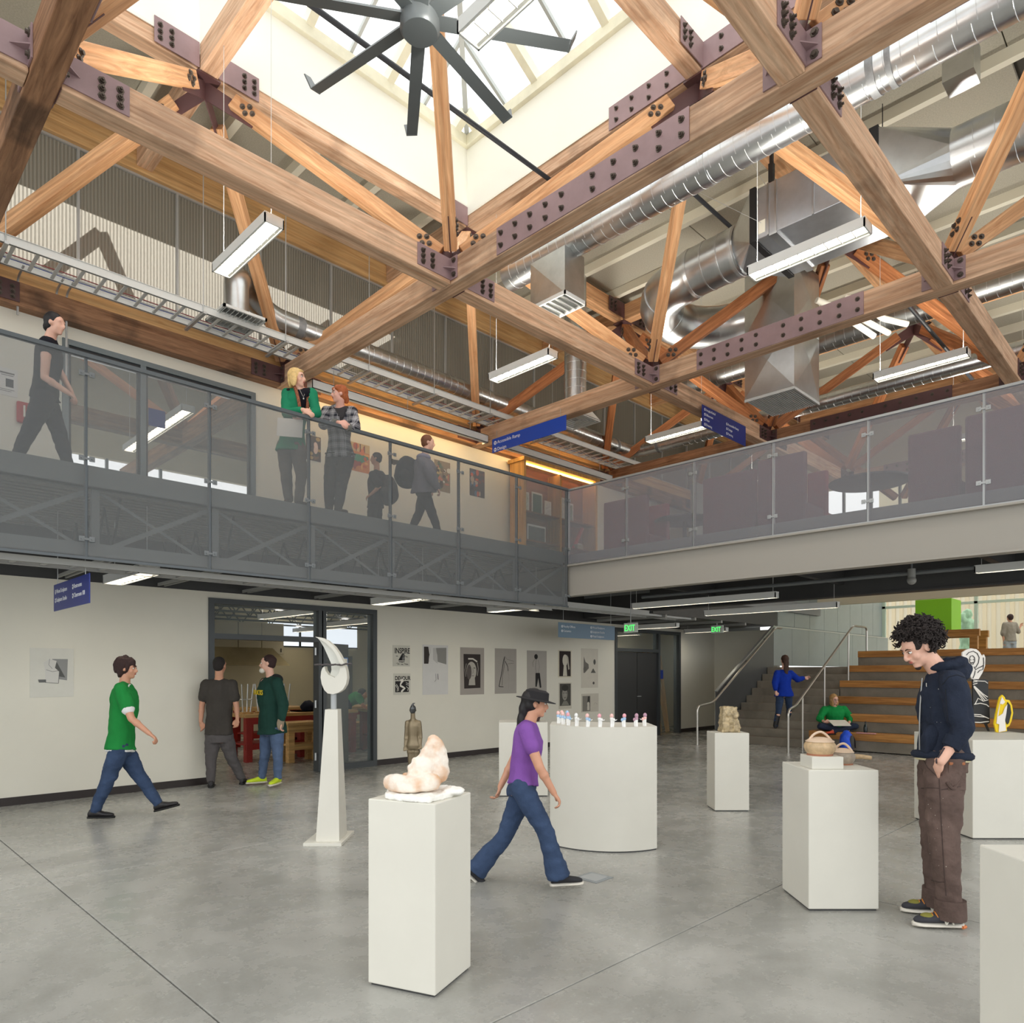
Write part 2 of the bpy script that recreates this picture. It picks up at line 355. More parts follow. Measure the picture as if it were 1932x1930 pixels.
# neighbouring workshop / upper room behind the left wall
m_interior = M('room_wall_beige', (206, 196, 168), .8)
MB().box((-5, 18.4, 0), (20, 18.55, 3.4)).build('wall_workshop_back', m_interior, kind='structure')
MB().box((12.5, WY+.16, 0), (12.65, 18.4, 3.4)).build('wall_workshop_side', m_interior, kind='structure')
MB().box((-5, WY+.16, 3.42), (21.5, 18.55, 3.58)).build('ceiling_workshop', M('workshop_deck_grey', (110, 108, 102), .8), kind='structure')
wall_boxes(MB(), 'y', 18.4, 18.55, -5, 21.5, 3.58, 8.95, [(1.5, 11, 4.4, 6.6)]).build('wall_upper_room_back', m_interior, kind='structure')
mb = MB()
for x in np.arange(1.5, 11.01, 1.19): mb.box((x-.03, 18.42, 4.4), (x+.03, 18.5, 6.6))
mb.box((1.5, 18.42, 5.5), (11, 18.5, 5.56)); mb.build('window_2', m_fr_up, kind='structure')

# ---------------------------------------------------------------- roof deck, purlins, roof light
m_tect = M('wood_wool_deck', (176, 171, 155), .95, 0, .13, 55, .5, 220)
m_purl = M('cream_purlin_paint', (226, 221, 202), .75)
ZR = 8.93
SX0, SX1, SY0, SY1 = -.58, 7.215, .40, 8.185
roof = MB()
for a in ((-5, -5, 23, SY0-.05), (-5, SY1+.05, 23, 12.9), (-5, SY0-.05, SX0-.05, SY1+.05), (SX1+.05, SY0-.05, 23, SY1+.05), (-5, 15.6, 23, 18.55), (-5, 12.9, -4, 15.6), (9.5, 12.9, 23, 15.6)): roof.box((a[0], a[1], ZR+.07), (a[2], a[3], ZR+.25))  # gap over the next room is made up, to brighten the clerestory
ceiling = roof.build('ceiling', M('roof_void', (70, 66, 58), .9), kind='structure', label='fibrous grey roof deck carried on cream purlins')
inst_me = {}
k = 0
for xi in range(-2, 23):
    for yj in range(-3, 9):
        x0 = xi*1.0+.05; x1 = x0+.995; y0 = yj*2.2-.4; y1 = y0+2.2
        if x0 < SX1 and x1 > SX0 and y0 < SY1 and y1 > SY0:       # trim panels against the roof light
            if x1 > SX1+.2 and x0 < SX1: x0 = SX1+.02
            elif y1 > SY1+.3 and y0 < SY1: y0 = SY1+.02
            else: continue
        if not inview((x0, y0, ZR), (x1, y1, ZR), 0) or y0 > 10.3: continue
        MB().box((x0+.006, y0+.006, ZR), (x1-.006, y1-.006, ZR+.06), None, .006).build('deck_panel', m_tect, ceiling); k += 1
for xi in range(-2, 23):
    x = xi*1.0+.045
    segs = [(-5, SY0-.1), (SY1+.1, 10.35)] if SX0-.1 < x < SX1+.1 else [(-5, 10.35)]
    for a, b_ in segs:
        if not inview((x, a, ZR-.1), (x, b_, ZR-.1), 10): continue
        MB().box((x-.05, a, ZR-.15), (x+.05, b_, ZR)).build('purlin', m_purl, ceiling)
# shaft
m_shaft = M('skylight_shaft_white', (243, 243, 234), .85)
sh = MB()
for a in ((SX0-.15, SY0-.15, SX0, SY1+.15), (SX1, SY0-.15, SX1+.15, SY1+.15), (SX0, SY1, SX1, SY1+.15), (SX0, SY0-.15, SX1, SY0)): sh.box((a[0], a[1], 8.62), (a[2], a[3], 9.60))
shaft = sh.build('wall_skylight', m_shaft, kind='structure', label='tall white plaster shaft around the roof light')
tr = MB()
for a in ((SX1-.002, SY0, SX1+.01, SY1), (SX0, SY1-.002, SX1, SY1+.01)): tr.box((a[0], a[1], 8.595), (a[2], a[3], 8.625))
tr.build('trim_2', m_cream, kind='structure')
rim = MB(); m_rim = M('skylight_curb_timber', (226, 222, 200), .6, 0, .1, 3)
I = .07
for a in ((SX0-.1, SY0-.1, SX0+I, SY1+.1), (SX1-I, SY0-.1, SX1+.1, SY1+.1), (SX0+I, SY1-I, SX1-I, SY1+.1), (SX0+I, SY0-.1, SX1-I, SY0+I)): rim.box((a[0], a[1], 9.60), (a[2], a[3], 9.76), None, .006)
rim.build('trim_3', m_rim, kind='structure', label='cream curb around the top of the skylight shaft')
m_mull = M('skylight_bar_grey', (176, 180, 178), .4, .3)
m_pane = sheet('skylight_glass', (235, 243, 250), .12, .1)
sky = thing('skylight', (3.31, 4.27, 9.76), 'large hipped glass roof light of pale bars above the fan', 'skylight')
AP = Vector((3.31, 4.27, 11.85)); zb = 9.79
def edge_pt(side, t):
    return {0: Vector((SX1-.02, t, zb)), 1: Vector((t, SY1-.02, zb)), 2: Vector((SX0+.02, t, zb)), 3: Vector((t, SY0+.02, zb))}[side]
def slope_top(side, t):
    """upward from the curb at right angles to it until the hip"""
    p = edge_pt(side, t); c = 4.27 if side in (0, 2) else 3.31; half = 3.88; q = abs(t-c)/half
    n = {0: Vector((-1, 0, 0)), 1: Vector((0, -1, 0)), 2: Vector((1, 0, 0)), 3: Vector((0, 1, 0))}[side]
    run = 3.88*(1-q); return p + n*run + UP*(run/3.88*(AP.z-zb))
for cx, cy in ((SX1, SY1), (SX0, SY1), (SX1, SY0), (SX0, SY0)):
    a = Vector((cx, cy, zb)); MB().beam(a, AP, .07, .12).build('hip_bar', m_mull, sky)
for side, c in ((0, 4.27), (1, 3.31), (2, 4.27), (3, 3.31)):
    for i in range(-6, 7):
        t = c+i*.61; a = edge_pt(side, t); b_ = slope_top(side, t)
        if (b_-a).length < .15: continue
        wide = i % 2 == 0
        o = MB().beam(a, b_, .11 if wide else .045, .16 if wide else .06).build('rafter' if wide else 'glazing_bar', m_rim if wide else m_mull, sky)
    for i in range(-7, 6):
        t0 = c+i*.61+.03; t1 = t0+.55
        t0 = max(t0, c-3.82); t1 = min(t1, c+3.82)
        a, b_, d_, e_ = edge_pt(side, t0), edge_pt(side, t1), slope_top(side, t1), slope_top(side, t0); up = Vector((0, 0, .06))
        vs = [p+up for p in (a, b_, d_, e_)]+[p+up*1.15 for p in (a, b_, d_, e_)]
        MB().raw(vs, [(3,2,1,0),(4,5,6,7),(0,1,5,4),(1,2,6,5),(2,3,7,6),(3,0,4,7)]).build('pane', m_pane, sky)

# polycarbonate clerestory
def poly_mat():
    m, n, l, b = bsdf('fluted_polycarbonate')
    t = n.new('ShaderNodeTexCoord'); wv = n.new('ShaderNodeTexWave'); wv.inputs['Scale'].default_value = 7.5; wv.bands_direction = 'X'; l.new(t.outputs['Object'], wv.inputs[0])
    bp = n.new('ShaderNodeBump'); bp.inputs['Strength'].default_value = 1; bp.inputs['Distance'].default_value = .02; l.new(wv.outputs[1], bp.inputs['Height'])
    b.inputs['Base Color'].default_value = lin((196, 190, 174)); b.inputs['Roughness'].default_value = .14; l.new(bp.outputs[0], b.inputs['Normal'])
    tr = n.new('ShaderNodeBsdfTransparent'); tr.inputs[0].default_value = lin((236, 230, 220)); tl = n.new('ShaderNodeBsdfTranslucent'); tl.inputs[0].default_value = lin((205, 202, 196))
    r = n.new('ShaderNodeMapRange'); r.inputs[3].default_value = .36; r.inputs[4].default_value = .64; l.new(wv.outputs[1], r.inputs[0])
    m1 = n.new('ShaderNodeMixShader'); m1.inputs[0].default_value = .45; l.new(b.outputs[0], m1.inputs[1]); l.new(tl.outputs[0], m1.inputs[2])
    m2 = n.new('ShaderNodeMixShader'); l.new(r.outputs[0], m2.inputs[0]); l.new(tr.outputs[0], m2.inputs[1]); l.new(m1.outputs[0], m2.inputs[2]); l.new(m2.outputs[0], n['Material Output'].inputs[0])
    return m
m_poly = poly_mat()
poly = MB().box((-3, 10.42, 6.60), (21.5, 10.47, 6.66)).box((-3, 10.40, 8.33), (21.5, 10.46, 8.37)).build('window_3', m_alu, kind='structure', label='long clerestory of fluted translucent sheets above the left wall')
for i in range(-3, 17):
    x = 1.31+1.22*i
    MB().box((x+.012, 10.43, 6.66), (x+1.208, 10.445, 8.33)).build('fluted_sheet', m_poly, poly)
    MB().box((x-.015, 10.39, 6.66), (x+.015, 10.43, 8.33)).build('mullion', m_alu, poly)
m_bandY = M('plywood_band', (200, 150, 90), .6, 0, .12, 3, stretch=(.3, 6, 6))
timber('trim_4', (-3, 10.40, 6.455), (21.4, 10.40, 6.455), .12, .31, m_yellow, kind='structure', label='yellow laminated band under the clerestory')
timber('trim_5', (-3, 10.40, 8.56), (21.4, 10.40, 8.56), .14, .40, m_yellow, kind='structure', label='yellow laminated beam over the clerestory')
# far end wall of the upper hall
wall_boxes(MB(), 'x', 21.5, 21.65, -5, 18.5, 3.6, 8.95, [(5.6, 8.6, 5.5, 7.0), (-3, .5, 5, 8)]).build('wall_far', M('far_wall_cream', (214, 204, 176), .8), kind='structure')
mb = MB()
for y in (5.6, 6.35, 7.1, 7.85, 8.6): mb.box((21.5, y-.03, 5.5), (21.6, y+.03, 7.0))
mb.build('window_4', m_fr_up, kind='structure')
# long wall beyond the stairs on the right is out of view; floors of the upper level
MB().box((-5, 7.9, 3.46), (9.2, WY, 3.6)).build('floor_bridge', M('grey_upper_floor', (128, 130, 130), .5), kind='structure')
MB().box((9.2, -4, 3.46), (12.7, WY, 3.6)).build('floor_balcony', M('grey_upper_floor', (128, 130, 130), .5), kind='structure')
MB().box((12.7, 8.5, 3.3), (21.5, WY, 3.6)).build('floor_upper_corridor', M('grey_upper_floor', (128, 130, 130), .5), kind='structure')
# ---------------------------------------------------------------- timber space frame
GX = [-2.73, 1.29, 5.31, 9.34, 13.36, 17.38, 21.4]; GY = [-1.75, 2.27, 6.29, 10.31]
TX = [3.30, 7.33, 11.35, 15.37, 19.39]; TY = [.26, 4.28, 8.30]
ZB0, ZB1 = 6.0, 6.29; ZT0, ZT1 = 8.42, 8.72; CW = .20
bolt_me = MB().lathe([(.030, 0), (.030, .006), (.019, .006), (.019, .024), (.010, .024), (.010, .040)], seg=8).mesh('bolt', m_bolt)
bolt_s = MB().lathe([(.032, 0), (.032, .008), (.018, .008), (.018, .026)], seg=8).mesh('bolt', m_bolt)
def plate(name, c, size, n, bolts, parent, mat=None, bm=None):
    o = MB().cbox(c, size, None, .002).build(name, mat or m_plate, parent)
    R = zrot(n)
    for p in bolts: inst(bm or bolt_me, 'bolt', p, R, o)
    return o
nodeB = {(1.29, 6.29): 'top left crossing', (5.31, 6.29): 'central crossing', (9.34, 6.29): 'crossing near the small diffuser', (13.36, 6.29): 'crossing behind the navy sign',
         (5.31, 2.27): 'big top right crossing', (9.34, 2.27): 'crossing over the right lamp', (13.36, 2.27): 'right edge crossing', (1.29, 10.31): 'left edge wall seat', (5.31, 10.31): 'wall seat by the blonde woman',
         (9.34, 10.31): 'wall seat by the bright sign', (13.36, 10.31): 'wall seat over the display case', (17.38, 10.31): 'farthest wall seat', (17.38, 6.29): 'distant middle crossing', (17.38, 2.27): 'distant right crossing',
         (1.29, 2.27): 'crossing above the camera', (21.4, 6.29): 'end wall seat', (21.4, 2.27): 'right end wall seat', (21.4, 10.31): 'far corner seat'}
nodeT = {(3.30, 8.30): 'upper left star joint', (7.33, 8.30): 'skylight corner joint', (7.33, 4.28): 'upper right star joint', (3.30, 4.28): 'joint over the fan', (11.35, 8.30): 'shadowed joint by the bent duct',
         (11.35, 4.28): 'joint over the air unit', (15.37, 8.30): 'far left joint', (15.37, 4.28): 'far middle joint', (11.35, .26): 'right off-frame joint', (15.37, .26): 'far off-frame joint', (7.33, .26): 'joint above the camera',
         (3.30, .26): 'joint behind the camera', (19.39, 4.28): 'farthest right joint', (19.39, 8.30): 'farthest left joint', (19.39, .26): 'last right joint'}
# bottom chords running toward the left wall (along Y)
blabel = {1.29: 'dark stained timber beam crossing the top left corner of the photo', 5.31: 'long timber beam rising from the blonde woman to the top right, maroon splice plate on its side',
          9.34: 'long pale laminated beam from the bright blue sign to the right edge with pinkish splice plate', 13.36: 'shadowed timber beam with bolted plate just above the right balcony rail',
          17.38: 'distant shaded beam far behind the right balcony', 21.4: 'last beam at the far end of the hall'}
for x in GX[1:6]:
    a = (x, -2.5, (ZB0+ZB1)/2); b_ = (x, 10.36, (ZB0+ZB1)/2)
    o = timber('timber_beam', a, b_, CW, ZB1-ZB0, m_dark if x in (1.29, 13.36) else m_beam, label=blabel[x], cat='beam')
    for yc in (4.28, .26):
        for sd in (-1, 1):
            X = x+sd*(CW/2+.006); bl = []
            offs = [-1.08, -.87, -.66, -.45, -.24, .14, .38, .62, .86, 1.08]
            if not inview((X, yc-1.15, 6.1), (X, yc+1.15, 6.1), 0): continue
            if sd < 0:
                for i, q in enumerate(offs):
                    for z in (6.215, 6.085): bl.append((X+sd*.006, yc-q, z))
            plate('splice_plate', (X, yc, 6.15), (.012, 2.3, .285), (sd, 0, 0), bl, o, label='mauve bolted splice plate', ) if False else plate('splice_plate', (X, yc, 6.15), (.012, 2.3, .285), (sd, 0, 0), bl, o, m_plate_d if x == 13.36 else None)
# bottom chords along X in segments hung between them
alabel = {(6.29, 1): 'broad timber beam from the top left bracket to the central crossing', (6.29, 2): 'weathered timber beam from the central crossing to the crossing right of centre',
          (6.29, 3): 'timber beam behind the dark blue hanging sign', (6.29, 4): 'far timber beam beyond the dark blue sign', (2.27, 1): 'thick timber beam entering at the top edge right of the lamp', (2.27, 2): 'weathered timber beam descending from the big top right crossing to the crossing over the right lamp',
          (2.27, 3): 'timber beam going down behind the right balcony rail', (2.27, 4): 'distant timber beam far right', (10.31, 0): 'stained wall beam at the far left above the walking man', (10.31, 1): 'stained wall beam above the grey upper windows',
          (10.31, 2): 'wall beam hidden behind the long white wall light', (10.31, 3): 'wall beam above the bookcase', (10.31, 4): 'distant wall beam', (6.29, 0): 'timber beam stub cut by the left photo edge with mauve bracket'}
for y in GY[1:]:
    for i in range(5):
        xa, xb = GX[i]+CW/2+.004, GX[i+1]-CW/2-.004
        if not inview((xa, y, 6.1), (xb, y, 6.1), 20): continue
        o = timber('timber_beam', (xa, y, 6.145), (xb, y, 6.145), CW, ZB1-ZB0, m_dark if y > 10 else m_beam, label=alabel.get((y, i), 'timber beam of row %d far from the wall' % i), cat='beam')
        for xe, s in ((xa, 1), (xb, -1)):
            if not inview((xe, y, 6.1), (xe+s*.4, y, 6.2), 0): continue
            for sd in ((-1, 1) if y < 10 else (-1,)):
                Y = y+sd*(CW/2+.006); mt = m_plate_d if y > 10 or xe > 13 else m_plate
                bl = [(xe+s*q, Y+sd*.006, z) for q, dz in ((.40, 0), (.27, .03)) for z in (6.09-dz*0, 6.15, 6.21)] if sd < 0 else []
                p = plate('side_plate', (xe+s*.235, Y, 6.16), (.47, .012, .24), (0, sd, 0), bl, o, mt)
                # flange bolted to the through beam, with a stiffener shelf
                fl = MB().cbox((xe+s*.004, Y+sd*.055, 6.16), (.012, .12, .25)).raw([(xe, Y, 6.14), (xe+s*.13, Y, 6.14), (xe, Y+sd*.10, 6.14), (xe, Y, 6.15), (xe+s*.13, Y, 6.15), (xe, Y+sd*.10, 6.15)], [(0,1,2),(3,5,4),(0,3,4,1),(1,4,5,2),(2,5,3,0)]).build('flange', mt, o)
                if sd < 0:
                    for z in (6.08, 6.24): inst(bolt_s, 'bolt', (xe+s*.01, Y+sd*.065, z), zrot((s, 0, 0)), fl)
            if s == 1 and y < 10: MB().cbox((xe-.002, y, 6.145), (.004, .21, .30)).build('end_plate', m_plate_d, o)
# top chords
for x in TX:
    a, b_ = Vector((x, -1, 8.57)), Vector((x, 10.33, 8.57))
    if not inview(a, b_, 0): continue
    o = timber('timber_beam', a, b_, CW, .30, m_beam if x < 8 else m_brace, label={3.30: 'upper timber beam rising steeply from the upper left star joint across the skylight', 7.33: 'upper timber beam along the right foot of the skylight shaft', 11.35: 'upper roof beam above the metal air box', 15.37: 'upper roof beam in the distance', 19.39: 'farthest upper roof beam'}[x], cat='beam')
    if x == 7.33:
        for sd in (-1,):
            X = x+sd*.123
            bl = [(X-.006, 4.28+q, z) for q in (-1.08, -.85, -.6, -.35, .35, .6, .85, 1.08) for z in (8.50, 8.64)]
            plate('splice_plate', (X, 4.28, 8.57), (.012, 2.4, .29), (-1, 0, 0), bl, o)
tlab = {(8.30, -2): 'upper timber beam along the left foot of the skylight shaft near the corner', }
for y in TY:
    xs = [-1.0]+TX+[21.4]
    for i in range(len(xs)-1):
        a = Vector((xs[i]+.11, y, 8.57)); b_ = Vector((xs[i+1]-.11, y, 8.57))
        if y == .26 and xs[i] < 7: continue
        if not inview(a, b_, 0): continue
        o = timber('timber_beam', a, b_, CW, .30, m_beam if xs[i] < 7 else m_brace, cat='beam',
                   label={(0, 8.30): 'short upper beam left of the upper left star joint', (1, 8.30): 'upper beam along the left foot of the skylight shaft down to its corner', (2, 8.30): 'upper roof beam running back from the skylight corner',
                          (0, 4.28): 'upper beam over the camera', (1, 4.28): 'upper timber beam crossing the skylight down to the upper right star joint', (2, 4.28): 'upper roof beam passing over the metal air box'}.get((i, y), 'upper roof beam %s the hall, bay %s' % ({8.30: 'near the left wall of', 4.28: 'in the middle of', .26: 'at the right of'}[y], 'first second third fourth fifth sixth'.split()[i])))
        for xe, s in ((a.x, 1), (b_.x, -1)):
            if not inview((xe, y, 8.5), (xe+s*.4, y, 8.6), 0): continue
            bl = [(xe+s*q, y-.129, z) for q in (.30, .42) for z in (8.50, 8.57, 8.64)]
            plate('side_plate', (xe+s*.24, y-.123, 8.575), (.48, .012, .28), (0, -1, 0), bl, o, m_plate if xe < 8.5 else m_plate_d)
# star joints and the diagonal braces
def blab(T, B):
    s = 'timber brace from %s to %s' % (nodeT[T], nodeB[B]); return s
def brace(T, B):
    t = Vector((T[0], T[1], 8.40)); b0 = Vector((B[0], B[1], 6.32)); d = (b0-t).normalized(); a = t+d*.42; e = b0-d*.16
    if not inview(a, e, 20): return
    near = (T[0] < 8)
    side = d.cross(UP).normalized(); nrm = side.cross(d)
    h = (B[0]+T[1]*3+T[0]*7+B[1]*5) % 1.0
    mt = m_brace if near else (m_reddish if h < .7 else m_brace)
    o = timber('diagonal_brace', a, e, .145, .165, mt, label=blab(T, B), cat='brace')
    if B in nodeB and T[0] < 12:
        for base, s in ((a, 1), (e, -1)):
            if not inview(base, base+d*s*.3, 0): continue
            c = base+d*(s*.22)
            nn = side if (side.dot(CAM-c) > 0) else -side
            for p, q in ((.07, 0), (-.07, 0), (0, .045), (0, -.045)):
                inst(bolt_s, 'bolt', c+d*p+nrm*q+nn*.073, zrot(nn), o)
        MB().beam(e-d*.36, e+d*.12, .012, .17, up=nrm).build('knife_plate', m_plate_d, o)
for T in [(x, y) for x in TX for y in TY]:
    for dx in (-2.01, 2.01):
        for dy in (-2.01, 2.01):
            B = min(((gx_, gy_) for gx_ in GX for gy_ in GY), key=lambda g: abs(g[0]-T[0]-dx)+abs(g[1]-T[1]-dy))
            if B in nodeB and abs(B[0]-T[0]-dx) < .1 and abs(B[1]-T[1]-dy) < .1: brace(T, B)
    c = Vector((T[0], T[1], 8.36))
    if not inview(c, c+Vector((0, 0, .1)), 40): continue
    mb = MB().cbox((c.x, c.y, 8.40), (.26, .26, .02))
    for sx_, sy_ in ((1, 1), (1, -1), (-1, 1), (-1, -1)):
        d = Vector((sx_*2.01, sy_*2.01, -2.08)).normalized(); s = d.cross(UP).normalized()
        p0 = c; p1 = c+d*.72
        nrm = s.cross(d); v = [p0+UP*.06, p0-UP*.16, p1-nrm*.02*0-nrm*.075, p1+nrm*.075]
        mb.raw([q+s*.006 for q in v]+[q-s*.006 for q in v], [(0,1,2,3),(7,6,5,4),(0,4,5,1),(1,5,6,2),(2,6,7,3),(3,7,4,0)])
    mb.build('steel_star_joint', m_plate_d, label='maroon steel gusset plates at the %s' % nodeT[T], cat='joint')
# wires that steady the frame
# ---------------------------------------------------------------- railings of perforated sheet hung outside the slab edge
m_post = M('grey_rail_steel', (88, 94, 98), .45, .3)
m_post_l = M('light_rail_steel', (168, 170, 170), .35, .6)
RY = 7.80; RX = 9.14
rail = thing('railing', (4, RY, 2.71), 'long grey mesh railing of the left bridge, hanging below its floor', 'railing')
xs = [RX-.02-1.192*i for i in range(0, 10)][::-1]
for i in range(len(xs)-1):
    MB().box((xs[i]+.012, RY-.004, 2.72), (xs[i+1]-.012, RY+.004, 4.66)).build('mesh_panel', m_mesh, rail)
MB().box((xs[0]-.02, RY-.015, 4.66), (RX, RY+.035, 4.70)).box((xs[0], RY-.006, 2.705), (RX, RY+.006, 2.73)).build('top_rail', m_post, rail)
def clip(c, along, n, parent, mat):
    mb = MB(); a = Vector(along); n = Vector(n)
    for s in (-1, 1):
        p = Vector(c)+a*(s*.045); q = [abs(a[k])*.05+abs(n[k])*.008+(.05 if k == 2 else 0) for k in range(3)]
        mb.cbox(p+n*.008, q, None, .003); mb.lathe([(.009, 0), (.009, .010)], (0, 0, 0), 8, Matrix.Translation(p+n*.012) @ zrot(n))
    mb.cbox(Vector(c)+n*.006, [abs(a[k])*.07+abs(n[k])*.006+(.022 if k == 2 else 0) for k in range(3)])
    mb.build('clip', mat, parent)
for x in xs:
    MB().cbox((x, RY+.03, 3.70), (.022, .045, 1.95)).build('post', m_post, rail)
    for z in (4.50, 3.68, 2.90): clip((x, RY, z), (1, 0, 0), (0, -1, 0), rail, m_greymetal)
rail2 = thing('railing', (RX, 2, 3.42), 'pale mesh railing of the right balcony above the stair hall', 'railing')
ys = [RY+.0-1.192*i+.02 for i in range(0, 8)]
for i in range(len(ys)-1):
    MB().box((RX-.004, ys[i+1]+.012, 3.43), (RX+.004, ys[i]-.012, 4.66)).build('mesh_panel', m_mesh2, rail2)
MB().box((RX-.015, ys[-1], 4.66), (RX+.035, ys[0]+.02, 4.69)).box((RX-.006, ys[-1], 3.415), (RX+.006, ys[0], 3.435)).build('top_rail', m_post_l, rail2)
for y in ys:
    MB().cbox((RX+.03, y, 4.05), (.045, .022, 1.25)).build('post', m_post_l, rail2)
    for z in (4.49, 3.68): clip((RX, y, z), (0, 1, 0), (-1, 0, 0), rail2, m_post_l)
# ---------------------------------------------------------------- bridge truss and slab edges
m_fascia = M('bridge_grey_steel', (120, 124, 124), .5, .1, .04, 3)
br = thing('bridge_truss', (4, 7.93, 2.74), 'grey steel truss seen through the left mesh below the bridge floor', 'truss')
MB().box((-3, 7.88, 3.42), (9.1, 7.91, 3.64)).box((-3, 7.88, 3.42), (9.1, 7.98, 3.44)).build('edge_channel', m_fascia, br)
MB().box((-3, 7.88, 2.74), (9.1, 7.90, 2.88)).box((-3, 7.88, 2.74), (9.1, 7.98, 2.755)).build('bottom_chord', m_fascia, br)
xx = [2.10-1.2*2+1.19*i for i in range(0, 9)]
for i, x in enumerate(xx):
    MB().box((x-.035, 7.93, 2.76), (x+.035, 7.98, 3.44)).build('upright', m_fascia, br)
    if i < len(xx)-1:
        MB().beam((x+.03, 7.96, 2.80), (x+1.16, 7.96, 3.42), .012, .05).build('diagonal', m_fascia, br)
        MB().beam((x+.03, 7.98, 3.42), (x+1.16, 7.98, 2.80), .012, .03).build('diagonal', m_fascia, br)
# ribbed deck under the bridge
rb = MB()
for i in range(17): rb.box((-3, 7.95+i*.145, 3.40), (9.1, 8.02+i*.145, 3.46))
rb.build('ceiling_bridge', M('ribbed_deck_grey', (120, 118, 112), .6), kind='structure')
# joists below the bridge
for i in range(11):
    x = 1.15+1.19*i if i < 7 else 9.6+(i-7)*1.0
    if i >= 7: continue
    o = MB().box((x-.05, 7.98, 2.80), (x-.03, WY, 2.84)).box((x+.03, 7.98, 2.80), (x+.05, WY, 2.84)).build('bar_joist', M('joist_light_grey', (150, 150, 146), .5), label='thin pale bar joist under the left bridge, %s from the left' % 'first second third fourth fifth sixth seventh'.split()[i], cat='joist', group='bar joists under the left bridge')
    mb = MB()
    for k in range(4):
        y = 8.05+k*.56
        for a, b_ in ((y, y+.28), (y+.56, y+.28)): mb.beam((x, a, 3.40), (x, b_, 2.84), .02, .02)
    mb.build('joist_web', m_darkmetal, o)
# right balcony edge beam
bb2 = MB().box((9.20, -4, 2.92), (9.22, 7.86, 3.40)).box((9.16, -4, 2.90), (9.34, 7.9, 2.925)).box((9.12, -4, 3.395), (9.34, 7.9, 3.42)).build('edge_beam', M('warm_grey_beam', (168, 163, 154), .55), kind='structure', label='warm grey steel beam under the right balcony rail')
bb2.name = 'trim_6'
MB().box((12.5, -4, 2.92), (12.6, 8.45, 3.46)).box((12.45, -4, 2.90), (12.7, 8.45, 2.93)).build('trim_7', m_darkmetal, kind='structure')
for y in (7.0, 4.6, 2.2, -.2): MB().box((9.22, y-.05, 3.1), (12.5, y+.05, 3.44)).build('trim_8', m_darkmetal, kind='structure')
MB().box((9.22, -4, 3.40), (12.7, WY, 3.46)).build('ceiling_balcony', M('balcony_soffit_grey', (96, 92, 86), .6), kind='structure')
MB().tube([(11.0, -2, 3.0), (11.0, 7.6, 3.0)], .03, 8).build('pipe', m_greymetal, label='thin grey sprinkler pipe under the right balcony', cat='pipe')
# dark soffit of the far corridor on the left
MB().box((12.7, 8.5, 2.86), (18.6, WY, 3.3)).build('ceiling_corridor', m_darkmetal, kind='structure')
for i, x in enumerate((13.2, 14.4, 15.6, 16.8)):
    MB().box((x-.03, 8.5, 2.80), (x+.03, WY, 2.86)).build('trim_9', M('joist_light_grey', (150, 150, 146), .5), kind='structure')
# steel posts hidden by the railing corner
# ---------------------------------------------------------------- stairs, bleacher seats, guards
m_conc = concrete('stair_concrete', (112, 104, 92), (146, 138, 124), .6, .9)
m_bench = wood('bench_timber', (196, 142, 78), (150, 98, 48), 1, .45, 1.0)
SXO, RUN, RISE = 15.2, .2865, .1755
st = MB()
for i in range(10):
    x0 = SXO+RUN*i; st.box((x0, 6.28, 0 if i == 0 else RISE*i-.02), (x0+RUN*(1.02 if i < 9 else 3), 8.40, RISE*(i+1)))
stairs = thing('staircase', (16.5, 7.3, 0), 'wide concrete staircase at the far right with steel handrails', 'stairs')
for i in range(10):
    x0 = SXO+RUN*i
    MB().box((x0, 6.28, max(0, RISE*i-.03)), (x0+RUN+.02, 8.40, RISE*(i+1)), None, .008).build('step', m_conc, stairs)
MB().box((SXO+2.865, -4, 0), (27.3, 8.6, RISE*10)).build('floor_landing', m_conc, kind='structure')
bl = thing('bleacher', (16.6, 3, 0), 'stepped concrete bleacher seating faced with golden timber benches', 'seating')
for k in range(6):
    x0 = SXO+.573*k; zt = .38+.35*k
    MB().box((x0+.03, -3, max(0, zt-.36)), (x0+.64, 6.26, zt-.15)).build('riser', m_conc, bl)
    for j in range(4):
        y1 = 6.26-j*2.4
        MB().box((x0, y1-2.394, zt-.15), (x0+.40, y1, zt), None, .006).build('bench', m_bench, bl)
    MB().box((x0+.40, -3, zt-.15), (x0+.60, 6.25, zt-.03)).build('tread', m_conc, bl)
# solid steel guard beside the stairs and along the landing
m_gpan = M('zinc_guard_panel', (150, 158, 158), .4, .35, .06, 2)
m_gdark = M('dark_stair_guard', (92, 94, 94), .4, .3, .05, 2)
g = thing('stair_guard', (17, 8.42, 0), 'dark steel guard plate climbing the left side of the stairs', 'guard')
pts = [(SXO-.02, 0.02), (SXO-.02, 1.16), (18.17, 2.84), (18.17, 1.62), (SXO+.25, 0.02)]
T = Matrix(((1, 0, 0, 0), (0, 0, -1, 8.44), (0, 1, 0, 0), (0, 0, 0, 1)))
MB().prism(pts, 0, .03, T).build('guard_plate', m_gdark, g)
MB().beam((SXO-.02, 8.42, 1.17), (18.17, 8.42, 2.85), .07, .03).build('cap', m_post_l, g)
g2 = thing('landing_guard', (22, 8.42, 1.76), 'long zinc clad guard along the upper landing', 'guard')
for i in range(8):
    x0 = 18.18+i*1.13; MB().box((x0, 8.41, 1.80), (x0+1.12, 8.44, 2.82)).build('guard_panel', m_gpan, g2)
MB().box((18.17, 8.40, 2.82), (27.2, 8.46, 2.85)).build('cap', m_alu, g2)
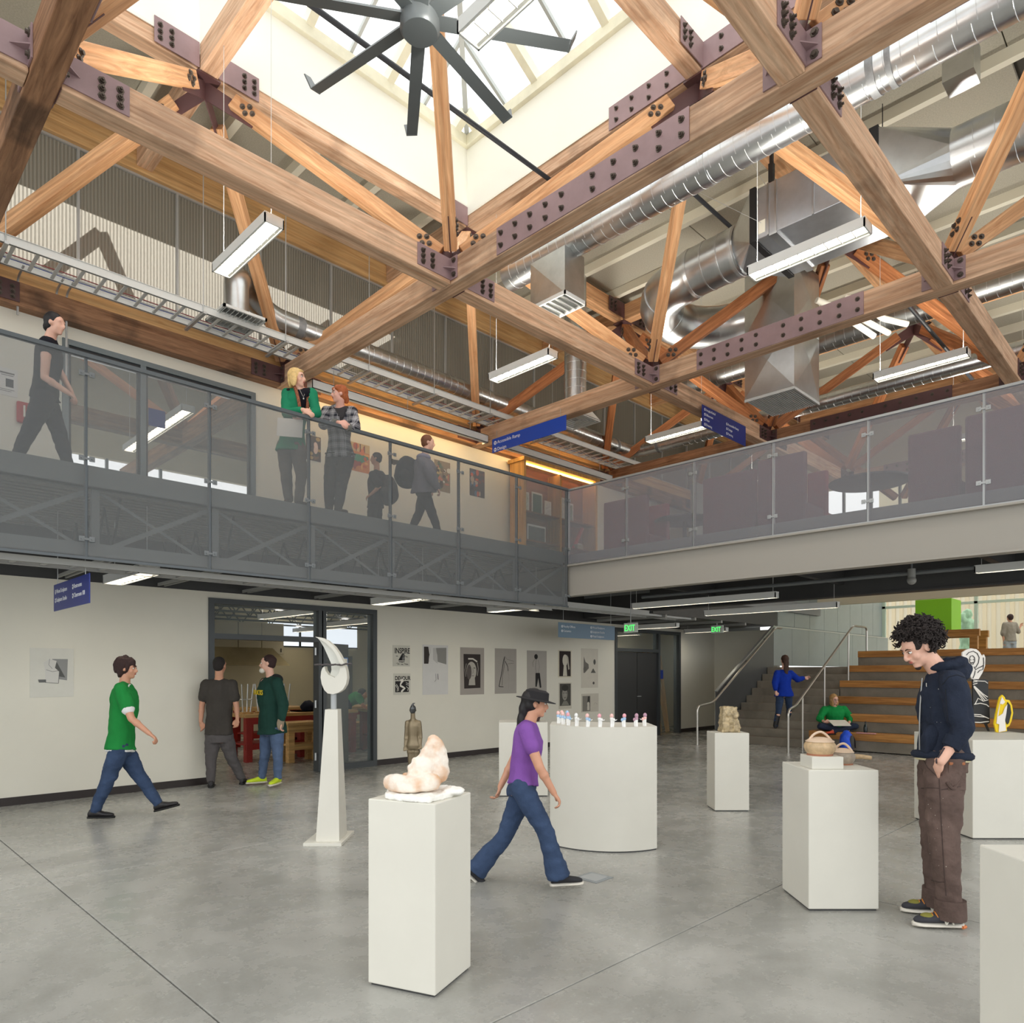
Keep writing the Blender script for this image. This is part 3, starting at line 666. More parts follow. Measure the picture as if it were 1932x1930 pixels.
wallz = MB().box((14.6, 8.62, 2.88), (27.3, 8.75, 6)).build('wall_zinc', m_gpan, kind='structure', label='zinc panelled wall above the stairs')
for i in range(12):
    x0 = 14.6+i*1.06; MB().box((x0+.006, 8.600, 2.9), (x0+1.05, 8.62, 6)).build('zinc_panel', m_gpan, wallz)
    mb = MB()
    for z in (3.1, 3.5, 3.9, 4.3): mb.ell((x0+.05, 8.598, z), (.014, .006, .014), seg=8, rings=4)
    mb.build('rivet', m_alu, wallz)
MB().box((18.6, 8.48, 1.75), (27.3, 8.60, 2.9)).build('wall_landing_back', m_white, kind='structure') if False else None
# landing window wall
m_wf = M('pale_green_window_frame', (178, 192, 176), .4)
mb = MB()
for y in (8.55, 5.75, 3.0, .2, -2.6): mb.box((27.2, y-.05, 1.75), (27.32, y+.05, 5.2))
for z in (1.79, 3.92, 4.35, 5.15): mb.box((27.2, -3, z-.04), (27.32, 8.6, z+.04))
win5 = mb.build('window_5', m_wf, kind='structure', label='pale framed window wall behind the landing')
for i in range(4):
    y1 = 8.5-2.78*i
    for z0, z1 in ((1.84, 3.88), (3.96, 4.31), (4.39, 5.1)): MB().box((27.25, y1-2.68, z0), (27.26, y1, z1)).build('pane', m_glass, win5)
MB().box((27.2, -4, 5.2), (27.5, 8.7, 8.95)).build('wall_over_window', M('far_wall_cream', (214, 204, 176), .8), kind='structure')
# facade of the neighbouring building outside and paving
fac = MB().box((33, -6, 0), (33.3, 12, 7)).build('facade', M('pale_corrugated_facade', (222, 214, 196), .7), label='pale corrugated facade outside the landing window', cat='building')
mb = MB()
for i in range(60): mb.box((32.94, -6+i*.3, 0), (33.0, -5.86+i*.3, 7))
mb.build('rib', M('facade_rib', (206, 190, 160), .7), fac)
MB().box((27.5, -8, 1.5), (60, 14, 1.7)).build('pavement', M('pale_paving', (190, 188, 182), .9), kind='structure')
# handrails
m_rail = M('brushed_handrail', (196, 192, 184), .28, .9)
def arc(c, r, a0, a1, n, ax, ay):
    return [Vector(c)+Vector(ax)*(r*math.cos(a0+(a1-a0)*i/n))+Vector(ay)*(r*math.sin(a0+(a1-a0)*i/n)) for i in range(n+1)]
def smooth_path(pts, r=.12, n=5):
    out = [Vector(pts[0])]
    for i in range(1, len(pts)-1):
        p = Vector(pts[i]); a = (Vector(pts[i-1])-p); b_ = (Vector(pts[i+1])-p); rr = min(r, a.length*.45, b_.length*.45)
        s = p+a.normalized()*rr; e = p+b_.normalized()*rr
        for k in range(n+1): t = k/n; out.append(s*(1-t)**2+p*(2*t*(1-t))+e*t**2)
    out.append(Vector(pts[-1])); return out
h1 = thing('handrail', (15.2, 6.2, 0), 'brushed steel handrail with posts between stairs and benches', 'handrail')
Y = 6.2
MB().tube(smooth_path([(14.05, Y, 0), (14.05, Y, .86), (14.4, Y, .93), (17.6, Y, 2.72), (18.5, Y, 2.72), (18.5, Y, 1.9)]), .024, 10).build('rail', m_rail, h1)
for x, z in ((14.75, 1.12), (15.9, 1.76), (17.3, 2.55)): MB().tube([(x, Y, max(0, (x-SXO)/RUN*RISE)), (x, Y, z)], .02, 8).build('post', m_rail, h1)
h2 = thing('handrail', (15.2, 8.3, 0), 'brushed steel handrail bracketed along the dark stair guard', 'handrail')
Y = 8.28
MB().tube(smooth_path([(14.1, Y, 0), (14.1, Y, .86), (14.8, Y, .93), (18.0, Y, 2.78), (18.35, Y, 2.78)]), .024, 10).build('rail', m_rail, h2)
for x in (15.6, 16.6, 17.6): MB().tube([(x, 8.40, .93+(x-14.8)*.578-.08), (x, Y, .93+(x-14.8)*.578-.02)], .012, 6).build('bracket', m_darkmetal, h2)

# ---------------------------------------------------------------- lamps
def pendant(x, y0, y1, z, label, top, hot=True, w_=.20, axis='y', group='long pendant lamps in the roof', louvre=True, up=0):
    L = y1-y0; c = (x, (y0+y1)/2, z) if axis == 'y' else ((y0+y1)/2, x, z)
    o = thing('pendant_lamp', c, label, 'lamp', group)
    def B(a0, b0, a1, b1, z0, z1):       # a across, b along
        return ((x+a0, y0+b0, z+z0), (x+a1, y0+b1, z+z1)) if axis == 'y' else ((y0+b0, x+a0, z+z0), (y0+b1, x+a1, z+z1))
    h = w_/2; mb = MB()
    for r in (B(-h, 0, -h+.012, L, 0, .085), B(h-.012, 0, h, L, 0, .085), B(-h, 0, h, .015, 0, .085), B(-h, L-.015, h, L, 0, .085), B(-h, 0, h, L, .085, .10)): mb.box(*r)
    mb.build('housing', m_lamp, o)
    MB().box(*B(-h+.035, .03, h-.035, L-.03, .035, .05)).build('diffuser', m_glow, o)
    mb = MB(); mb.box(*B(-h+.012, .015, -h+.035, L-.015, .02, .03)); mb.box(*B(h-.035, .015, h-.012, L-.015, .02, .03))
    if louvre:
        n = int(L/.13)
        for i in range(1, n): mb.box(*B(-h+.035, L*i/n-.004, h-.035, L*i/n+.004, .004, .034))
    mb.build('louvre', m_lamp, o)
    for s in (.07, L-.07):
        p = B(0, s, 0, s, .1, top-z)[0]; MB().tube([p, (p[0], p[1], top)], .003, 6).build('cable', m_lamp, o)
    if up:
        ld = bpy.data.lights.new('ceiling_fill', 'AREA'); ld.shape = 'RECTANGLE'; ld.size = .15; ld.size_y = L*.9; ld.energy = up; ld.color = (1, .95, .86)  # fill light added above the lamp to brighten the ceiling
        q = bpy.data.objects.new('ceiling_fill', ld); COL.objects.link(q); q.location = (x, (y0+y1)/2, z+.13) if axis == 'y' else ((y0+y1)/2, x, z+.13); q.rotation_euler = (math.pi, 0, 0 if axis == 'y' else math.pi/2); par(q, o)
    return o
for x, y0, y1, lb in ((3.26, 2.45, 3.69, 'white linear pendant lamp at the top edge in front of the fan'), (3.26, 6.52, 7.76, 'white linear pendant lamp hanging left of the women, louvred underside'),
                      (7.32, 6.52, 7.72, 'small white pendant lamp below the beam right of centre'), (7.42, 2.47, 3.69, 'long bright pendant lamp in front of the metal air box'),
                      (11.33, 2.47, 3.68, 'pendant lamp above the right balcony near the far spiral duct'), (11.33, 6.5, 7.7, 'pendant lamp behind the dark blue sign'), (15.37, 2.47, 3.68, 'far pendant lamp deep behind the right balcony'), (15.37, 6.5, 7.7, 'far pendant lamp deep behind the middle of the hall')):
    pendant(x, y0, y1, 5.95, lb, 8.42, up=42)
for x, y0, y1, lb in ((14.3, 8.9, 10.1, 'corridor lamp before the far double doors'), (16.6, 8.9, 10.1, 'corridor lamp by the stair guard')): pendant(x, y0, y1, 2.66, lb, 2.86, group='pendants of the lower storey', w_=.16, louvre=False)
# wall washers: an opaque trough whose light leaves toward the wall
m_warm = M('warm_tube', (255, 214, 150), .5, emit=16)
for xa, xb, lb in ((5.5, 9.15, 'long white trough light over the upper wall posters'), (9.5, 13.0, 'long white trough light over the display case')):
    o = thing('wall_washer', ((xa+xb)/2, 9.86, 5.93), lb, 'lamp', 'trough lights on the upper wall')
    MB().box((xa, 9.78, 5.93), (xb, 9.79, 6.07)).box((xa, 9.78, 5.93), (xb, 9.86, 5.94)).box((xa, 9.78, 6.06), (xb, 9.94, 6.07)).box((xa, 9.78, 5.93), (xa+.01, 9.94, 6.07)).box((xb-.01, 9.78, 5.93), (xb, 9.94, 6.07)).build('housing', m_lamp, o)
    MB().tube([(xa+.05, 9.90, 5.99), (xb-.05, 9.90, 5.99)], .018, 8).build('tube', m_warm, o)
    for x in (xa+.4, (xa+xb)/2, xb-.4): MB().tube([(x, 9.84, 6.07), (x, 9.84, 6.33)], .005, 6).build('rod', m_alu, o)
# lamps of the lower storey
for x, y0, y1, z, lb in ((2.65, 8.15, 9.4, 2.66, 'low pendant lamp under the bridge at the left by the classroom sign'), (6.35, 8.1, 9.35, 2.66, 'low pendant lamp under the bridge above the crescent sculpture'),
                          (8.85, 8.2, 9.4, 2.7, 'low pendant lamp under the bridge end'), (11.0, 5.03, 7.8, 2.80, 'long pale pendant under the balcony, upper one of two'), (12.3, 4.57, 7.05, 2.70, 'long grey pendant over the stair foot'),
                          (11.0, 0.9, 2.33, 2.92, 'pendant under the balcony at the right edge')):
    pendant(x, y0, y1, z, lb, 3.40, group='pendants of the lower storey', w_=.22 if x < 9 else .13, louvre=x < 9)

# ---------------------------------------------------------------- cable trays
def tray(y0, y1, xa, xb, z, label, sp=.23, mat=None, h=.10, rung=None):
    mat = mat or m_lamp
    o = thing('cable_tray', ((xa+xb)/2, (y0+y1)/2, z), label, 'cable tray')
    for y in (y0, y1):
        mb = MB().box((xa, y-.006, z), (xb, y+.006, z+h)).box((xa, y-.02, z+h-.005), (xb, y+.02, z+h)).box((xa, y-.02, z), (xb, y+.02, z+.006)); mb.build('side_rail', mat, o)
    n = int((xb-xa)/sp); mb = MB(); r0 = None
    for i in range(n):
        x = xa+sp*(i+.5)
        if not inview((x, y0, z), (x, y1, z), 0): continue
        if r0 is None: r0 = MB().box((-.018, y0-(y0+y1)/2, -.008), (.018, y1-(y0+y1)/2, .008)).mesh('rung', rung or mat)
        inst(r0, 'rung', (x, (y0+y1)/2, z+.02), (0, 0, 0), o)
    random.seed(int(xa*7+y0)); 
    for c_, r_ in ((((150, 40, 50)), .005), ((50, 70, 140), .005), ((225, 225, 222), .007)):
        yy = random.uniform(y0+.08, y1-.08); pts = []
        for i in range(int((xb-xa)/.35)+1): pts.append((xa+.35*i, yy+random.uniform(-.012, .012), z+.035+random.uniform(0, .006)))
        MB().tube(pts, r_, 6).build('cable', M('cable_%d_%d' % (c_[0], c_[2]), c_, .5), o)
    return o
tray(9.48, 9.98, -.5, 13.7, 6.33, 'long white ladder cable tray crossing above the upper left wall', .23, m_lamp)
tray(8.05, 8.35, -.5, 9.0, 2.66, 'narrow cable tray with red cables under the left bridge edge', .26, M('tray_grey', (176, 176, 172), .5), .06)
t3 = tray(8.6, 9.0, 9.3, 14.5, 2.82, 'bright perforated cable tray under the far balcony corner', .2, m_lamp)
mb = MB()
for x in (-.1, 1.6, 3.74, 4.9, 6.3, 7.6, 8.9, 10.6):
    mb = MB().tube([(x, 9.46, 6.30), (x, 9.46, 8.6)], .006, 6).box((x-.02, 9.40, 6.29), (x+.02, 10.06, 6.32)); mb.build('hanger_rod', m_alu, label='thin steel rod and strut carrying the cable tray %s' % {-.1: 'outside the left edge', 1.6: 'at the left edge', 3.74: 'left of the louvred lamp', 4.9: 'behind the round grille elbow', 6.3: 'right of the women', 7.6: 'above the walkers', 8.9: 'near the bright blue sign', 10.6: 'over the bookcase'}[x], cat='rod')
for i, x in enumerate((1.85, 2.25, 2.36)):
    MB().tube(smooth_path([(x, 9.9, 6.36), (x, 10.24, 6.34), (x, 10.24, 5.9 if i == 0 else 5.2)], .1), .013, 8).build('conduit', m_alu, label=['single bent conduit dropping from the tray at far left', 'left conduit of the clamped pair above the walking man', 'right conduit of the clamped pair above the walking man'][i], cat='conduit')

# ---------------------------------------------------------------- ducts
def sweep(pts, r, name_, label, seams=.16, mat=None, cat='duct', parent=None, seg=28, bands=()):
    o = MB().tube(pts, r, seg).build(name_, mat or m_galv, parent, label=label, cat=None if parent else cat, smooth=50)
    mb = MB(); P = [Vector(p) for p in pts]; d = 0; nxt = seams
    for i in range(len(P)-1):
        L = (P[i+1]-P[i]).length; u = (P[i+1]-P[i]).normalized()
        while seams and nxt < d+L:
            c = P[i]+u*(nxt-d)
            # slightly inclined ring: the lock seam of spiral pipe
            a = u.orthogonal().normalized(); b_ = u.cross(a); ring = [c+(a*math.cos(t)+b_*math.sin(t))*(r+.001)+u*(.05*(t/6.283-.5)) for t in [k*2*math.pi/20 for k in range(21)]]
            if inview(c, c+u*.01, 40): mb.tube(ring, .004, 5, caps=False)
            nxt += seams
        d += L
    if mb.v: mb.build('seam', m_seam, o)
    for b_ in bands:
        k, wd, mt = b_; c = Vector(k[0]); u = Vector(k[1]).normalized(); MB().tube([c-u*wd/2, c+u*wd/2], r+.008, seg).build('band', mt, o, smooth=50)
    return o
m_tape = M('grey_duct_sealant', (140, 142, 144), .5, .4, .2, 12)
Yv = (0, 1, 0)
sweep([(7.33, 7.38-.4*i, 7.38) for i in range(0, 21)], .195, 'spiral_duct', 'large bright spiral duct running beside the splice plated beam to the top right', .15, bands=(((7.33, 4.0, 7.38), Yv, .04) and (((7.33, 4.15, 7.38), Yv), .05, m_galv), ((((7.33, 2.38, 7.38), Yv)), .07, m_tape), ((((7.33, 2.22, 7.38), Yv)), .05, m_tape)))
# diffuser box under its end
dbx = MB().box((7.10, 6.12, 6.60), (7.50, 6.74, 7.22)).build('diffuser_box', m_galv_d, label='square sheet metal diffuser box below the end of the bright spiral duct', cat='diffuser')
MB().raw([(7.10, 6.12, 6.60), (7.10, 6.74, 6.60), (7.10, 6.74, 7.22), (7.10, 6.12, 7.22), (7.075, 6.43, 6.91)], [(0, 4, 1), (1, 4, 2), (2, 4, 3), (3, 4, 0)]).build('cross_broken_face', m_galv_d, dbx)
mb = MB().box((7.08, 6.10, 6.57), (7.52, 6.12, 6.62)).box((7.08, 6.74, 6.57), (7.52, 6.76, 6.62)).box((7.08, 6.10, 6.57), (7.10, 6.76, 6.62)).box((7.50, 6.10, 6.57), (7.52, 6.76, 6.62)); 
for i in range(6): mb.beam((7.1, 6.18+i*.1, 6.585), (7.5, 6.18+i*.1, 6.585), .004, .05, up=(0, .5, .8))
mb.build('grille', m_lamp, dbx)
# wall duct with the elbow and round grille
pts = [(4.18, 9.62, 6.55), (4.18, 9.62, 6.75)]+[(4.18+.0*i, 9.62, 6.75) for i in range(0)]
elbow = smooth_path([(4.22, 9.55, 6.50), (4.22, 9.55, 7.05), (4.55, 9.95, 7.08), (4.95, 9.97, 6.86), (5.3, 9.97, 6.86)], .32, 7)
run = [(5.3+.4*i, 9.97, 6.86) for i in range(0, 21)]+smooth_path([(13.35, 9.97, 6.86), (14.05, 9.97, 6.86), (14.05, 9.2, 6.86)], .45, 6)+[(14.05, 9.1-.5*i, 6.86) for i in range(0, 18)]
wd = sweep(run, .148, 'spiral_duct', 'spiral duct running above the cable tray and turning along the balcony', .15)
sweep(elbow, .165, 'elbow', None, 0, parent=wd)
MB().tube([(5.28, 9.97, 6.86), (5.42, 9.97, 6.86)], .16, 24).tube([(13.3, 9.97, 6.86), (13.36, 9.97, 6.86)], .158, 24).tube([(14.05, 9.26, 6.86), (14.05, 9.20, 6.86)], .158, 24).build('band', m_tape, wd, smooth=50)
gr = MB().box((3.95, 9.28, 6.44), (4.49, 9.82, 6.46)); mb = MB()
mb.raw([(3.93, 9.26, 6.44), (4.51, 9.26, 6.44), (4.51, 9.84, 6.44), (3.93, 9.84, 6.44), (4.08, 9.41, 6.52), (4.36, 9.41, 6.52), (4.36, 9.69, 6.52), (4.08, 9.69, 6.52)], [(0,1,5,4),(1,2,6,5),(2,3,7,6),(3,0,4,7),(4,5,6,7)])
for i in range(9): mb.beam((3.97+.06*i, 9.30, 6.42), (3.97+.06*i, 9.80, 6.42), .004, .05, up=(.5, 0, .8))
mb.box((3.92, 9.25, 6.41), (3.95, 9.85, 6.445)).box((4.49, 9.25, 6.41), (4.52, 9.85, 6.445)).box((3.92, 9.25, 6.41), (4.52, 9.28, 6.445)).box((3.92, 9.82, 6.41), (4.52, 9.85, 6.445))
mb.build('grille', m_lamp, wd)
# thin far ducts
sweep([(12.85, 8.0-.5*i, 7.47) for i in range(0, 20)], .17, 'spiral_duct', 'shadowed spiral duct high behind the laminated beam', .16, m_galv_d)
# vertical duct with square diffuser
vd = sweep([(9.98, 8.35, 6.45), (9.98, 8.35, 7.6)], .20, 'drop_duct', 'short vertical duct with square ceiling diffuser behind the bright blue sign', .15)
mb = MB().raw([(9.66, 8.03, 6.20), (10.30, 8.03, 6.20), (10.30, 8.67, 6.20), (9.66, 8.67, 6.20), (9.83, 8.20, 6.46), (10.13, 8.20, 6.46), (10.13, 8.50, 6.46), (9.83, 8.50, 6.46)], [(0,1,5,4),(1,2,6,5),(2,3,7,6),(3,0,4,7)])
for k in range(6):
    q = .05*k; mb.tube([(9.66+q, 8.03+q, 6.18+.006*k), (10.30-q, 8.03+q, 6.18+.006*k), (10.30-q, 8.67-q, 6.18+.006*k), (9.66+q, 8.67-q, 6.18+.006*k)], .012, 4, closed=True)
mb.build('diffuser', m_lamp, vd)
sweep([(9.98, 8.35, 7.6), (9.98, 8.35, 8.92)], .20, 'riser', None, .2, parent=vd)
# air handling box, transitions, big U-bend
ahu = MB().box((8.75, 2.9, 7.2), (9.88, 4.28, 7.86), None, .01).build('air_handler', M('brushed_unit_steel', (196, 200, 206), .32, .9, .08, 6), label='boxy galvanized air handling unit hung at the upper right', cat='air handler')
for y in (3.0, 3.55, 4.02, 4.12): MB().box((8.735, y-.012, 7.2), (8.75, y+.012, 7.86)).build('standing_seam', m_galv, ahu)
MB().box((8.74, 4.16, 7.26), (8.75, 4.25, 7.42)).build('data_plate', m_white, ahu)
MB().box((8.73, 2.88, 7.17), (9.9, 3.0, 7.2)).box((8.73, 4.0, 7.17), (9.9, 4.10, 7.2)).build('base_rail', m_galv, ahu, kind='stuff')
for p in ((8.8, 4.1), (8.8, 3.1), (9.82, 4.1), (9.82, 3.1)):
    MB().tube([(p[0], p[1], 8.2), (p[0], p[1], 8.9)], .006, 6).box((p[0]-.02, p[1]-.02, 8.1), (p[0]+.02, p[1]+.02, 8.5)).box((p[0]-.03, p[1]-.03, 7.86), (p[0]+.03, p[1]+.03, 8.12)).build('hanger', m_black, ahu)
def transition(y0, rect, y1, c, r, parent, name_='transition'):
    (x0, z0, x1, z1) = rect; n = 24; ring = [(c[0]+r*math.cos(2*math.pi*k/n+math.pi/4), y1, c[1]+r*math.sin(2*math.pi*k/n+math.pi/4)) for k in range(n)]
    cor = [(x1, y0, z1), (x0, y0, z1), (x0, y0, z0), (x1, y0, z0)]; vs = ring+cor; fs = []
    for q in range(4):
        for k in range(-3, 3): fs.append([(q*6+k) % n, (q*6+k+1) % n, n+q])
        fs.append([(q*6+3) % n, n+(q+1) % 4, n+q])
    return MB().raw(vs, fs).build(name_, m_galv, parent)
MB().box((8.72, 2.8, 7.18), (9.9, 2.9, 7.88)).build('flex_collar', m_black, ahu); MB().box((8.72, 4.28, 7.18), (9.9, 4.36, 7.88)).build('flex_collar', m_black, ahu)
transition(2.8, (8.74, 7.2, 9.88, 7.86), 2.15, (9.3, 7.45), .31, ahu); transition(4.36, (8.74, 7.2, 9.88, 7.86), 4.75, (9.3, 7.5), .31, ahu)
sweep([(9.3, 2.15-.4*i, 7.45) for i in range(0, 9)], .31, 'round_duct', None, .2, parent=ahu)
ub = [(9.3, 4.75, 7.5), (9.3, 5.55, 7.48)]+[tuple(Vector((10.2, 5.6, 7.45))+Vector((-.9*math.cos(t), .9*math.sin(t), 0))) for t in [math.pi*k/12 for k in range(0, 13)]]+[(11.1, 5.42, 7.43)]
uo = sweep(ub, .33, 'u_bend_duct', 'fat shiny duct bending back on itself beside the vertical metal shaft', 0, bands=((((9.3, 5.5, 7.48), Yv), .05, m_seam), (((9.3, 4.8, 7.5), Yv), .05, m_seam), (((9.30, 5.0, 7.49), Yv), .02, m_seam), (((9.30, 5.25, 7.49), Yv), .02, m_seam)))
for t in (math.pi*.2, math.pi*.42, math.pi*.64, math.pi*.85):
    c = Vector((10.2, 5.6, 7.45))+Vector((-.9*math.cos(t), .9*math.sin(t), 0)); u = Vector((math.sin(t), math.cos(t), 0)); MB().tube([c-u*.012, c+u*.012], .336, 28).build('gore_seam', m_seam, uo, smooth=50)
sx = (10.68, 4.62, 11.62, 5.42)
shf = MB().box((sx[0], sx[1], 5.95), (sx[2], sx[3], 8.0)).build('return_shaft', m_galv_d, label='tall rectangular metal return air shaft with crossed faces and grille below', cat='air shaft')
for z0, z1 in ((5.97, 6.95), (6.97, 7.95)):
    ym = (sx[1]+sx[3])/2; zm = (z0+z1)/2; xm = (sx[0]+sx[2])/2
    MB().raw([(sx[0], sx[1], z0), (sx[0], sx[3], z0), (sx[0], sx[3], z1), (sx[0], sx[1], z1), (sx[0]-.05, ym, zm)], [(0, 4, 1), (1, 4, 2), (2, 4, 3), (3, 4, 0)]).build('crossed_face', m_galv, shf)
    MB().raw([(sx[0], sx[1], z0), (sx[2], sx[1], z0), (sx[2], sx[1], z1), (sx[0], sx[1], z1), (xm, sx[1]-.05, zm)], [(0, 1, 4), (1, 2, 4), (2, 3, 4), (3, 0, 4)]).build('crossed_face', m_galv, shf)
mb = MB()
for i in range(22): mb.box((sx[0]+.01, sx[1]+.02+i*.035, 5.925), (sx[2]-.01, sx[1]+.03+i*.035, 5.95))
mb.box((sx[0]-.01, sx[1]-.01, 5.92), (sx[0]+.01, sx[3], 5.96)).box((sx[0], sx[1]-.01, 5.92), (sx[2], sx[1]+.01, 5.96)); mb.build('grille', m_lamp, shf)
# roof box with louvre, white PVC pipes
MB().box((8.9, 1.9, 8.1), (9.2, 2.2, 8.5)).build('junction_box', m_galv, label='small sheet metal box beside the air handler', cat='box')
pv = thing('pipe_cluster', (11.5, 4.0, 6.6), 'white plastic pipe elbows behind the laminated beam', 'pipe')
for a in ([(10.6, 4.25, 7.1), (11.2, 3.9, 6.95), (12.0, 3.7, 6.9)], [(11.3, 4.1, 7.35), (11.5, 3.8, 7.2), (11.6, 3.7, 7.0), (11.9, 3.4, 6.9)], [(10.9, 4.0, 6.9), (11.5, 3.75, 6.7)]):
    MB().tube(smooth_path(a, .1), .045, 10).build('pipe', m_white, pv, smooth=50)
# sprinkler pipes
for p, q, r, lb in (((0, 6.43, 8.25), (7.2, 6.43, 8.25), .03, 'dark sprinkler pipe crossing the skylight diagonally'), ((7.6, 5.4, 8.5), (12, 5.4, 8.5), .03, 'black sprinkler pipe behind the bright spiral duct'), ((11.7, 3.4, 7.2), (17, 3.4, 7.2), .03, 'black sprinkler pipe right of the return shaft'), ((8.5, 1.2, 8.6), (14, 1.2, 8.6), .035, 'black sprinkler pipe at the upper right')):
    MB().tube([p, q], r, 10).build('sprinkler_pipe', M('dark_pipe', (44, 48, 54), .45, .2), label=lb, cat='pipe')

# ---------------------------------------------------------------- ceiling fan
m_fan = M('fan_grey', (108, 114, 116), .4, .3)
FC = Vector((3.30, 4.28, 6.5))
fan = thing('ceiling_fan', FC, 'huge grey eight bladed ceiling fan under the skylight', 'fan')
MB().lathe([(.02, 1.75), (.02, .3), (.10, .28), (.10, .15), (.145, .14), (.15, -.06), (.13, -.085), (.0005, -.087)], FC, 28).build('hub', m_fan, fan, smooth=40)
for k in range(8):
    th = math.radians(11)+k*math.pi/4
    d = Vector((math.cos(th), math.sin(th), 0)); s = Vector((-d.y, d.x, 0)); up = (UP*math.cos(.18)+s*math.sin(.18)); sd = up.cross(d)
    T = Matrix((d, sd, up)).transposed().to_4x4(); T.translation = FC+UP*.02
    bl_ = MB().raw([(.14, -.055, -.01), (1.16, -.05, -.008), (1.16, .05, -.008), (.14, .055, -.01), (.14, -.045, .012), (1.16, -.04, .008), (1.16, .04, .008), (.14, .045, .012)], [(3,2,1,0),(4,5,6,7),(0,1,5,4),(1,2,6,5),(2,3,7,6),(3,0,4,7)], T).build('blade', m_fan, fan)
    MB().raw([(1.16, -.05, -.01), (1.16, .05, -.01), (1.22, .045, .13), (1.22, -.02, .13), (1.172, -.05, -.01), (1.172, .05, -.01), (1.232, .045, .13), (1.232, -.02, .13)], [(0,1,2,3),(7,6,5,4),(0,4,5,1),(1,5,6,2),(2,6,7,3),(3,7,4,0)], T).build('winglet', m_fan, bl_)
# ---------------------------------------------------------------- people
DG = None
def remesh(mb, name, mat, voxel, smooth=3, wr=0, wscale=(9, 9, 4), seed=0, parent=None, off=0):
    """one continuous surface from overlapping closed pieces"""
    o = bpy.data.objects.new('tmp', mb.mesh('tmp', mat)); COL.objects.link(o)
    r = o.modifiers.new('r', 'REMESH'); r.mode = 'VOXEL'; r.voxel_size = voxel
    if smooth: s = o.modifiers.new('s', 'SMOOTH'); s.factor = .6; s.iterations = smooth
    bpy.context.view_layer.update(); dg = bpy.context.evaluated_depsgraph_get()
    me = bpy.data.meshes.new_from_object(o.evaluated_get(dg)); bpy.data.objects.remove(o)
    n = len(me.vertices); co = np.empty(n*3); me.vertices.foreach_get('co', co); co = co.reshape(-1, 3)
    if wr or off:
        no = np.empty(n*3); me.vertices.foreach_get('normal', no); no = no.reshape(-1, 3)
        if wr:
            d = np.array([noise.fractal(Vector((p[0]*wscale[0]+seed, p[1]*wscale[1], p[2]*wscale[2])), 1, 2, 3) for p in co]); co = co+no*(d*wr)[:, None]
        co = co+no*off
    c = np.array([(co[:, 0].min()+co[:, 0].max())/2, (co[:, 1].min()+co[:, 1].max())/2, co[:, 2].min()])
    me.vertices.foreach_set('co', (co-c).ravel()); me.materials.clear(); me.materials.append(mat)
    me.polygons.foreach_set('use_smooth', [True]*len(me.polygons)); me.update(); me.name = name
    q = bpy.data.objects.new(name, me); COL.objects.link(q); q.location = c; par(q, parent); return q
def limb(mb, pts, rs, seg=12, sub=5, endball=True):
    pts = [Vector(p) for p in pts]; P = []; Rr = []
    for i in range(len(pts)-1):
        for k in range(sub): t = k/sub; P.append(pts[i].lerp(pts[i+1], t)); Rr.append(rs[i]*(1-t)+rs[i+1]*t)
    P.append(pts[-1]); Rr.append(rs[-1]); mb.tube(P, Rr, seg)
    for p, r in list(zip(pts, rs))[:None if endball else -1]: mb.ell(p, (r*.99,)*3, seg=12, rings=8)
def loft(mb, rings, seg=20):
    """rings: centre, axis a (half width vector), axis b (half depth vector)"""
    vs = []; fs = []; n = len(rings)
    for c, a, b in rings:
        for k in range(seg): t = 2*math.pi*k/seg; vs.append(c+a*math.cos(t)+b*math.sin(t))
    for i in range(n-1):
        for k in range(seg): k2 = (k+1) % seg; fs.append((i*seg+k, i*seg+k2, (i+1)*seg+k2, (i+1)*seg+k))
    fs.append(list(range(seg))[::-1]); fs.append([(n-1)*seg+k for k in range(seg)]); mb.raw(vs, fs)
skin_cols = {'pale': (226, 178, 156), 'tan': (204, 150, 122), 'rosy': (232, 176, 158)}
def skin(k):
    m = M('skin_'+k, skin_cols[k], .5, 0, .05, 12)
    b = m.node_tree.nodes['Principled BSDF']; b.inputs['Subsurface Weight'].default_value = .08; b.inputs['Subsurface Radius'].default_value = (.02, .008, .004); return m
def cloth(name, col, var=.12, bump=.25, rough=.9, vs=5): return M(name, col, rough, 0, var, vs, bump, 90, .2)
